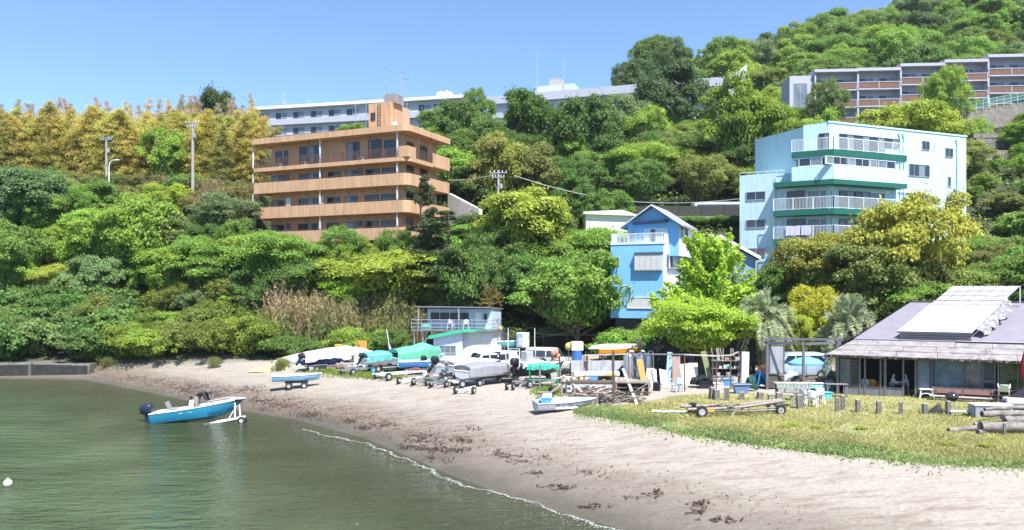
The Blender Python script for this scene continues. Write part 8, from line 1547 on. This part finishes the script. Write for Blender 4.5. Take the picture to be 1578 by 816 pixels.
# bench plank between bollards and log pile
o = MB().box(-.55, .55, -.1, .1, .22, .28).build('plank_bench', WB2); tag(o, 'short pale plank bench between bollard and grey box', 'bench'); o.location = G(1480, 641, 25, 60); [MB().box(x-.04, x+.04, -.08, .08, 0, .22).build('leg', WOOD, o) for x in (-.45, .45)]
def log(label, px, py, L, r, rz, z=0.0, tilt=0.0, m=None):
    p = G(px, py, 22, 60); T = thing('log', label, 'log', p+Vector((0, 0, r+z)), rz, 'logs on the lawn', ry=tilt); g = random.Random(px); b = MB(); b.tube([(L*(k/6-.5), g.gauss(0, .02), g.gauss(0, .015)) for k in range(7)], [r*g.uniform(.9, 1.08) for k in range(7)], 11); b.build('trunk', m or mat('grey_log', (.24, .215, .2), .9, var=.45, scale=4, bump=.9, streak=.3), T, True); b = MB(); b.lathe([(r*.93, 0), (r*.9, .012)], 11, 'x', (-L/2-.006, 0, 0)); b.build('cut_end', mat('dark_end_grain', (.07, .06, .06), .9), T)
log('large dark-ended log lying at the lower right', 1554, 668, 2.3, .22, R(-6), .05); log('weathered slab log pointing left from the log pile', 1492, 664, 1.9, .11, R(10), 0, R(-3)); log('upper log resting across the big one', 1552, 652, 2.4, .15, R(4), .28); log('thin log on top of the pile at the right edge', 1562, 646, 2.0, .09, R(14), .46); log('short log half hidden behind the pile', 1530, 660, 1.5, .13, R(-12), .0)
log('gnarled short log under the slab log', 1516, 668, 1.0, .1, R(35), .0); log('thin pale log laid across the pile', 1540, 648, 1.9, .07, R(22), .5); log('rough log end behind the grey box corner', 1572, 658, 1.6, .17, R(10), .15)
stump('small stake in front of the big log', 1548, 672, 652, 'logs on the lawn', .05, 0, 'stake', 'stake')
# ------------------------------------------------------------------ terrace furniture left of the cafe
table('weathered picnic table on the grass before the terrace', tuple(G(1203, 626, 25, 60)), R(-8), 1.35, .7, .66, mat('silver_grey_wood', (.36, .33, .31), .9, var=.2, streak=.2), slats=5); table('slim grey side table left of the cafe corner', tuple(G(1291, 613, 25, 60)+Vector((0, .2, 0))), R(-10), 1.2, .6, .78, GRAYW)
def pbench(T):
    SG = mat('silver_grey_wood', (.36, .33, .31)); MB().box(-.9, .9, -.2, .2, .4, .45).build('seat', SG, T)
    for i in range(9): MB().box(-.88+i*.2, -.76+i*.2, .2, .24, .45, .9).build('back_slat', SG, T)
    MB().box(-.92, .92, .19, .25, .9, .97).build('top_rail', SG, T)
    for x in (-.8, .8): MB().box(x-.04, x+.04, -.18, .22, 0, .4).build('leg', SG, T)
junk('garden_bench', 'grey slatted garden bench behind the picnic table', 'bench', None, G(1222, 617, 25, 60), R(172), pbench)
for i, (px, py, rz) in enumerate(((1252, 627, 150), (1243, 624, 100), (1262, 622, 170))): plastic_chair(['white plastic chair nearest the lawn right of the picnic table', 'white plastic chair touching the picnic bench', 'white plastic chair behind the pair at the picnic table'][i], G(px, py, 25, 60), R(rz))
def teal(T):
    MB().box(-1.55, 1.2, -.3, .3, .72, .77).build('top', mat('bleached_wood', (.46, .42, .37)), T); TP = mat('teal_flaking_paint', (.22, .50, .50), .7, var=.2, scale=7, dirt=(.5, .5, .46)); MB().box(-1.5, 1.45, -.36, -.30, .48, .68).build('front_board', TP, T)
    for x in (-1.4, .0, 1.1): MB().box(x-.05, x+.05, -.25, .25, 0, .72).build('leg', WOODD, T)
junk('counter', 'counter table with a flaking teal front board', 'table', None, G(1228, 611, 25, 60)+Vector((.4, .3, 0)), R(-4), teal)
for i, (px, py, dz) in enumerate(((1216, 600, 0), (1219, 600, .22), (1225, 599, .1))): plastic_chair(['white plastic chair in the stack under the pergola, lowest', 'white plastic chair on top of the stack under the pergola', 'white plastic chair beside the stack under the pergola'][i], G(px, py, 30, 60)+Vector((0, .5, dz)), R(180+i*14))
def darkbench(T):
    MB().box(-1.1, 1.1, -.3, .3, .68, .74).build('top', WOODD, T)
    for x in (-.95, .95): MB().box(x-.05, x+.05, -.25, .25, 0, .68).build('leg', WOODD, T)
    MB().box(-.95, .95, -.04, .04, .3, .36).build('stretcher', WOODD, T)
junk('table', 'long dark table under the pergola', 'table', None, G(1266, 603, 30, 60)+Vector((0, .4, 0)), R(-6), darkbench)
def basin(T):
    b = MB(); b.loft([[(.42*k*math.cos(a), .28*k*math.sin(a), z) for a in np.linspace(0, 6.28, 17)[:-1]] for k, z in ((.75, .62), (1, .86), (1.08, .86), (1.08, .89), (.95, .89), (.72, .66))]); b.build('basin', mat('green_basin', (.03, .42, .26), .5), T, True)
    for s in (-1, 1): MB().beam((s*.3, -.15, 0), (-s*.12, -.15, .62), .05).build('leg', WOODD, T); MB().beam((s*.3, .15, 0), (-s*.12, .15, .62), .05).build('leg', WOODD, T)
junk('wash_basin', 'green basin on crossed wooden legs by the palm', 'basin', None, G(1189, 598, 30, 60), 0, basin)
p = G(1175, 598, 30, 60); T = thing('toy_slide', 'bright blue plastic slide left of the green basin', 'slide', p, R(15)); b = MB(); b.loft([[(x, y, z+(.12 if abs(y) > .2 else 0)) for y in (-.25, -.22, .22, .25)] for x, z in ((-.35, 1.0), (-.2, .98), (.0, .6), (.2, .2), (.4, .06))], False, False); o = b.build('chute', mat('slide_blue', (.03, .22, .62), .4), T, True); o.modifiers.new('t', 'SOLIDIFY').thickness = .03; [MB().beam((-.3, y, 1.0), (-.5, y, 0), .06).build('leg', mat('slide_blue', (.03, .22, .62)), T) for y in (-.2, .2)]
p = G(1165, 598, 30, 60); T = thing('dark_sheet', 'dark teal tarpaulin heap at the foot of the palm', 'tarpaulin', p+Vector((-.4, .3, 0)), 0); tarp(T, 1.4, .9, .75, 17, mat('dark_teal_sheet', (.015, .08, .085), .7), .5, z0=.15, fold=.07)
p = G(1186, 592, 30, 60); T = thing('flower_pot', 'terracotta pot with reddish plant beside the pergola glass', 'pot', p+Vector((-.2, .8, 0)), 0); b = MB(); b.lathe([(.14, 0), (.2, .3), (.22, .3), (.22, .34), (.18, .34)], 14, 'z'); b.build('pot', mat('terracotta', (.35, .15, .09), .8), T, True); c = link('foliage', PROTO['bush3'][0], None, T); c.scale = (.22, .22, .4); c.location = (0, 0, .34); c.color = (.22, .12, .09, 1)
# pergola
def pergola():
    pts = [(1182, 600, 528), (1238, 604, 528), (1290, 600, 530), (1184, 589, 532), (1294, 589, 532)]; P = [G(a, b, 30, 60) for a, b, c in pts]; o = P[0]; T = thing('pergola', 'grey timber pergola with a hanging glass screen left of the cafe', 'pergola', o, 0); PG = mat('pergola_grey', (.13, .13, .145), .8, var=.12)
    zt = px_at(0, 529, P[0].y).z-o.z
    for q in P: MB().box(q.x-o.x-.07, q.x-o.x+.07, q.y-o.y-.07, q.y-o.y+.07, -.2, zt).build('post', PG, T)
    for a, b in ((0, 1), (1, 2), (3, 4), (0, 3), (2, 4)): d = (P[b]-P[a]).normalized()*.2; MB().beam(tuple(P[a]-o-d)[:2]+(zt+.07+(.0 if (a, b) in ((0, 1), (1, 2), (3, 4)) else .13),), tuple(P[b]-o+d)[:2]+(zt+.07+(.0 if (a, b) in ((0, 1), (1, 2), (3, 4)) else .13),), .1, .14).build('beam', PG, T)
    f = thing('w', None, None); f.name = 'screen'; f.parent = T; f.location = (0, 0, 0)
    for k in ('label', 'category'):
        if k in f: del f[k]
    window(f, .12, 1.05, .95, zt-.05, .0, 1, PG, mat('milky_glass', (.30, .31, .35), .2, var=.2, scale=1), .05)
    MB().box(.1, 2.0, .0, .06, .1, .85).build('low_panel', WOODD, T); MB().box(2.1, 3.6, .25, .31, .12, .78).build('low_panel', WOOD, T)
pergola()
p = G(1250, 590, 40, 70); vehicle('silver-blue minivan parked behind the pergola', p+Vector((2.3, 3.2, 0)), R(178), 4.2, 1.7, 1.75, [(0, .14), (.01, .6), (.08, .95), (.14, 1), (.62, 1), (.70, .94), (.84, .60), (.98, .48), (1, .14)], mat('silver_blue_paint', (.32, .42, .52), .25, spec=.6), [[(.1, .6), (.34, .6), (.34, .9), (.15, .9)], [(.36, .6), (.56, .6), (.56, .9), (.36, .9)], [(.58, .6), (.78, .6), (.69, .9), (.58, .9)]], cat='minivan', name='minivan', wind=((.84, .60), (.70, .93)))
p = G(1257, 597, 35, 60); T = thing('blue_parasol', 'blue and white table parasol under the pergola', 'parasol', p+Vector((0, 1.6, 0)), 0); zt = px_at(0, 549, p.y+1.6).z-p.z; MB().tube([(0, 0, 0), (0, 0, zt)], .03, 6).build('pole', RAILW, T); n = 12; b = MB(); b.loft([[(r*math.cos(k*2*math.pi/n), r*.7*math.sin(k*2*math.pi/n), z) for k in range(n)] for r, z in ((1.15, zt-.55), (1.15, zt-.4), (.75, zt-.16), (.3, zt-.05), (.03, zt))]); b.build('canopy', mat('blue_canopy', (.16, .40, .72), .7, var=.1), T, True)
# ------------------------------------------------------------------ lawn, grass and small plants
def lawn_edge():
    pts = [(880, 632), (905, 640), (960, 648), (1050, 668), (1150, 683), (1250, 697), (1350, 708), (1450, 716), (1578, 722), (1760, 730)]
    X, Y = on_ground_many([a for a, b in pts], [b for a, b in pts]); return X, Y
LX, LY = lawn_edge()
def lawn_top(px): return np.interp(px, [880, 900, 940, 985, 1040, 1100, 1200, 1290, 1420, 1600, 1760], [628, 622, 626, 622, 609, 606, 606, 604, 602, 604, 604])
def lawn_bottom(px): return np.interp(px, [880, 905, 960, 1050, 1150, 1250, 1350, 1450, 1578, 1760], [632, 640, 648, 668, 683, 697, 708, 716, 722, 730])
def build_lawn():
    g = np.random.default_rng(21); cols = np.linspace(884, 1755, 220); n = 40; V = []; ed = []
    for px in cols:
        t0, b0 = lawn_top(px), lawn_bottom(px)+2.2*math.sin(px*.06)+1.5*math.sin(px*.21+1); py = np.linspace(t0, b0, n); X, Y = on_ground_many(np.full(n, px), py); Z = ground(X, Y)+.014; Z[-1] -= .03; V += list(zip(X, Y, Z)); ed += list(1-np.linspace(0, 1, n))
    i = np.arange(len(cols)*n).reshape(len(cols), n); F = np.stack([i[:-1, :-1].ravel(), i[:-1, 1:].ravel(), i[1:, 1:].ravel(), i[1:, :-1].ravel()], 1)
    m = bpy.data.materials.new('lawn_turf'); m.use_nodes = True; t = m.node_tree; b = t.nodes['Principled BSDF']; b.inputs['Roughness'].default_value = .95; tc = t.nodes.new('ShaderNodeTexCoord'); no = t.nodes.new('ShaderNodeTexNoise'); no.inputs['Scale'].default_value = 1.1; no.inputs['Detail'].default_value = 9; no.inputs['Roughness'].default_value = .7; t.links.new(tc.outputs['Object'], no.inputs['Vector']); cr = t.nodes.new('ShaderNodeValToRGB'); t.links.new(no.outputs['Fac'], cr.inputs[0]); e = cr.color_ramp.elements; e[0].position = .32; e[0].color = (.20, .21, .08, 1); e[1].position = .66; e[1].color = (.36, .32, .16, 1); k = e.new(.5); k.color = (.29, .28, .12, 1); t.links.new(cr.outputs[0], b.inputs['Base Color'])
    me = npmesh('lawn', np.array(V), F, m, smooth=True); tag(link('lawn', me, None), 'dry yellow-green lawn behind the beach', None, None, 'structure')
    # blades
    N = 90000; px = g.uniform(884, 1640, N); t = g.random(N)**.75; py = lawn_top(px)+(lawn_bottom(px)-lawn_top(px))*t+np.where((t > .86) & (g.random(N) < .3), g.exponential(3.2, N), 0); X, Y = on_ground_many(px, py); Z = ground(X, Y)+.01
    edge = lawn_bottom(px)-py; gr = edge < (11+9*vnoise(X, Y, .8, 12)+7*vnoise(X, Y, 2.6, 13)+g.normal(0, 4, N)); h = g.uniform(.05, .14, N)*(1+.4*vnoise(X, Y, 1.4, 6)); h = np.where(gr, h*.85, h); a = g.uniform(0, 6.28, N); w_ = np.where(gr, .035, .017)*g.uniform(.7, 1.4, N); lean = g.normal(0, .06, (N, 2)); c, s = np.cos(a)*w_, np.sin(a)*w_
    P = np.stack([np.stack([X-c, Y-s, Z], 1), np.stack([X+c, Y+s, Z], 1), np.stack([X+lean[:, 0], Y+lean[:, 1], Z+h], 1)], 1); 
    keep = (vnoise(X, Y, 1.0, 31)+.5*vnoise(X, Y, 3.1, 32) > -.42) | (g.random(N) < .25); gr = gr & keep; ng = (~gr) & keep
    for nm, msk, colr, lab in (('lawn_grass', ng, (.38, .365, .135), 'dry yellowish grass blades covering the lawn'), ('beach_creeper', gr, (.22, .30, .10), 'green creeping plants along the lawn edge on the sand')):
        q = P[msk]; k = len(q); tone = np.clip(.5+.4*vnoise(X[msk], Y[msk], .9, 2)+g.normal(0, .2, k), 0, 1); me = npmesh(nm, q.reshape(-1, 3), np.arange(3*k).reshape(k, 3), leaf_mat('grass_blades', .3, .55, 1.45), {'tone': tone}); o = tag(link(nm, me, None), lab, 'grass', None, 'stuff'); o.color = (*colr, 1)
    # grass patches in the boat yard
    N = 9000; c = g.integers(0, 5, N); cen = np.array([(545, 577, 45, 5), (590, 580, 30, 4), (500, 572, 30, 3), (745, 580, 30, 3), (845, 603, 22, 8)])[c]; px = cen[:, 0]+g.normal(0, .55, N)*cen[:, 2]; py = cen[:, 1]+g.normal(0, .55, N)*cen[:, 3]; X, Y = on_ground_many(px, py); Z = ground(X, Y); h = g.uniform(.06, .22, N); a = g.uniform(0, 6.28, N); w_ = g.uniform(.02, .04, N); cc, ss = np.cos(a)*w_, np.sin(a)*w_; ln = g.normal(0, .06, (N, 2))
    P = np.stack([np.stack([X-cc, Y-ss, Z], 1), np.stack([X+cc, Y+ss, Z], 1), np.stack([X+ln[:, 0], Y+ln[:, 1], Z+h], 1)], 1); me = npmesh('yard_grass', P.reshape(-1, 3), np.arange(3*N).reshape(N, 3), leaf_mat('grass_blades'), {'tone': g.random(N)}); o = tag(link('yard_grass', me, None), 'short green grass patches between the covered boats', 'grass', None, 'stuff'); o.color = (.20, .27, .05, 1)
build_lawn()
for i, (px, py) in enumerate(((1208, 660), (1219, 657), (1258, 661), (1462, 687), (1518, 689), (1326, 662))):
    p = G(px, py, 22, 60); plant('bush3', 'weed_tuft', 'bright yellow-green weed tuft in the lawn', 'weed', p.x, p.y, .16, .7, (.30, .34, .07), 'weed tufts in the lawn')
for i, (px, py, h) in enumerate(((430, 571, 1.0), (437, 566, .8), (165, 565, .9), (330, 566, .9))):
    p = G(px, py, 50, 90); plant('reeds1', 'grass_tuft', ['tall grass tuft beside the pale yellow kayak', 'smaller grass tuft behind the pale yellow kayak', 'grass tuft right of the seawall end', 'grass tuft at the back of the beach under the shrubs'][i], 'grass', p.x, p.y, h, 1.3, (.22, .27, .07), 'grass tufts at the back of the beach')
# ------------------------------------------------------------------ thin haze, added to lift the shadows of the far woods
def haze():
    m = bpy.data.materials.new('shadow_lift_haze'); m.use_nodes = True; t = m.node_tree; t.nodes.clear(); o = t.nodes.new('ShaderNodeOutputMaterial'); v = t.nodes.new('ShaderNodeVolumePrincipled'); v.inputs['Color'].default_value = (.86, .93, 1.0, 1); v.inputs['Density'].default_value = HAZE; v.inputs['Anisotropy'].default_value = .2; t.links.new(v.outputs[0], o.inputs['Volume'])
    b = MB(); b.box(-1500, 1500, -40, 420, -6, 175); x = b.build('haze', m); tag(x, 'thin bluish haze over the whole bay, added to lift far shadows', 'haze', None, 'stuff')
HAZE = 0.00014
haze()
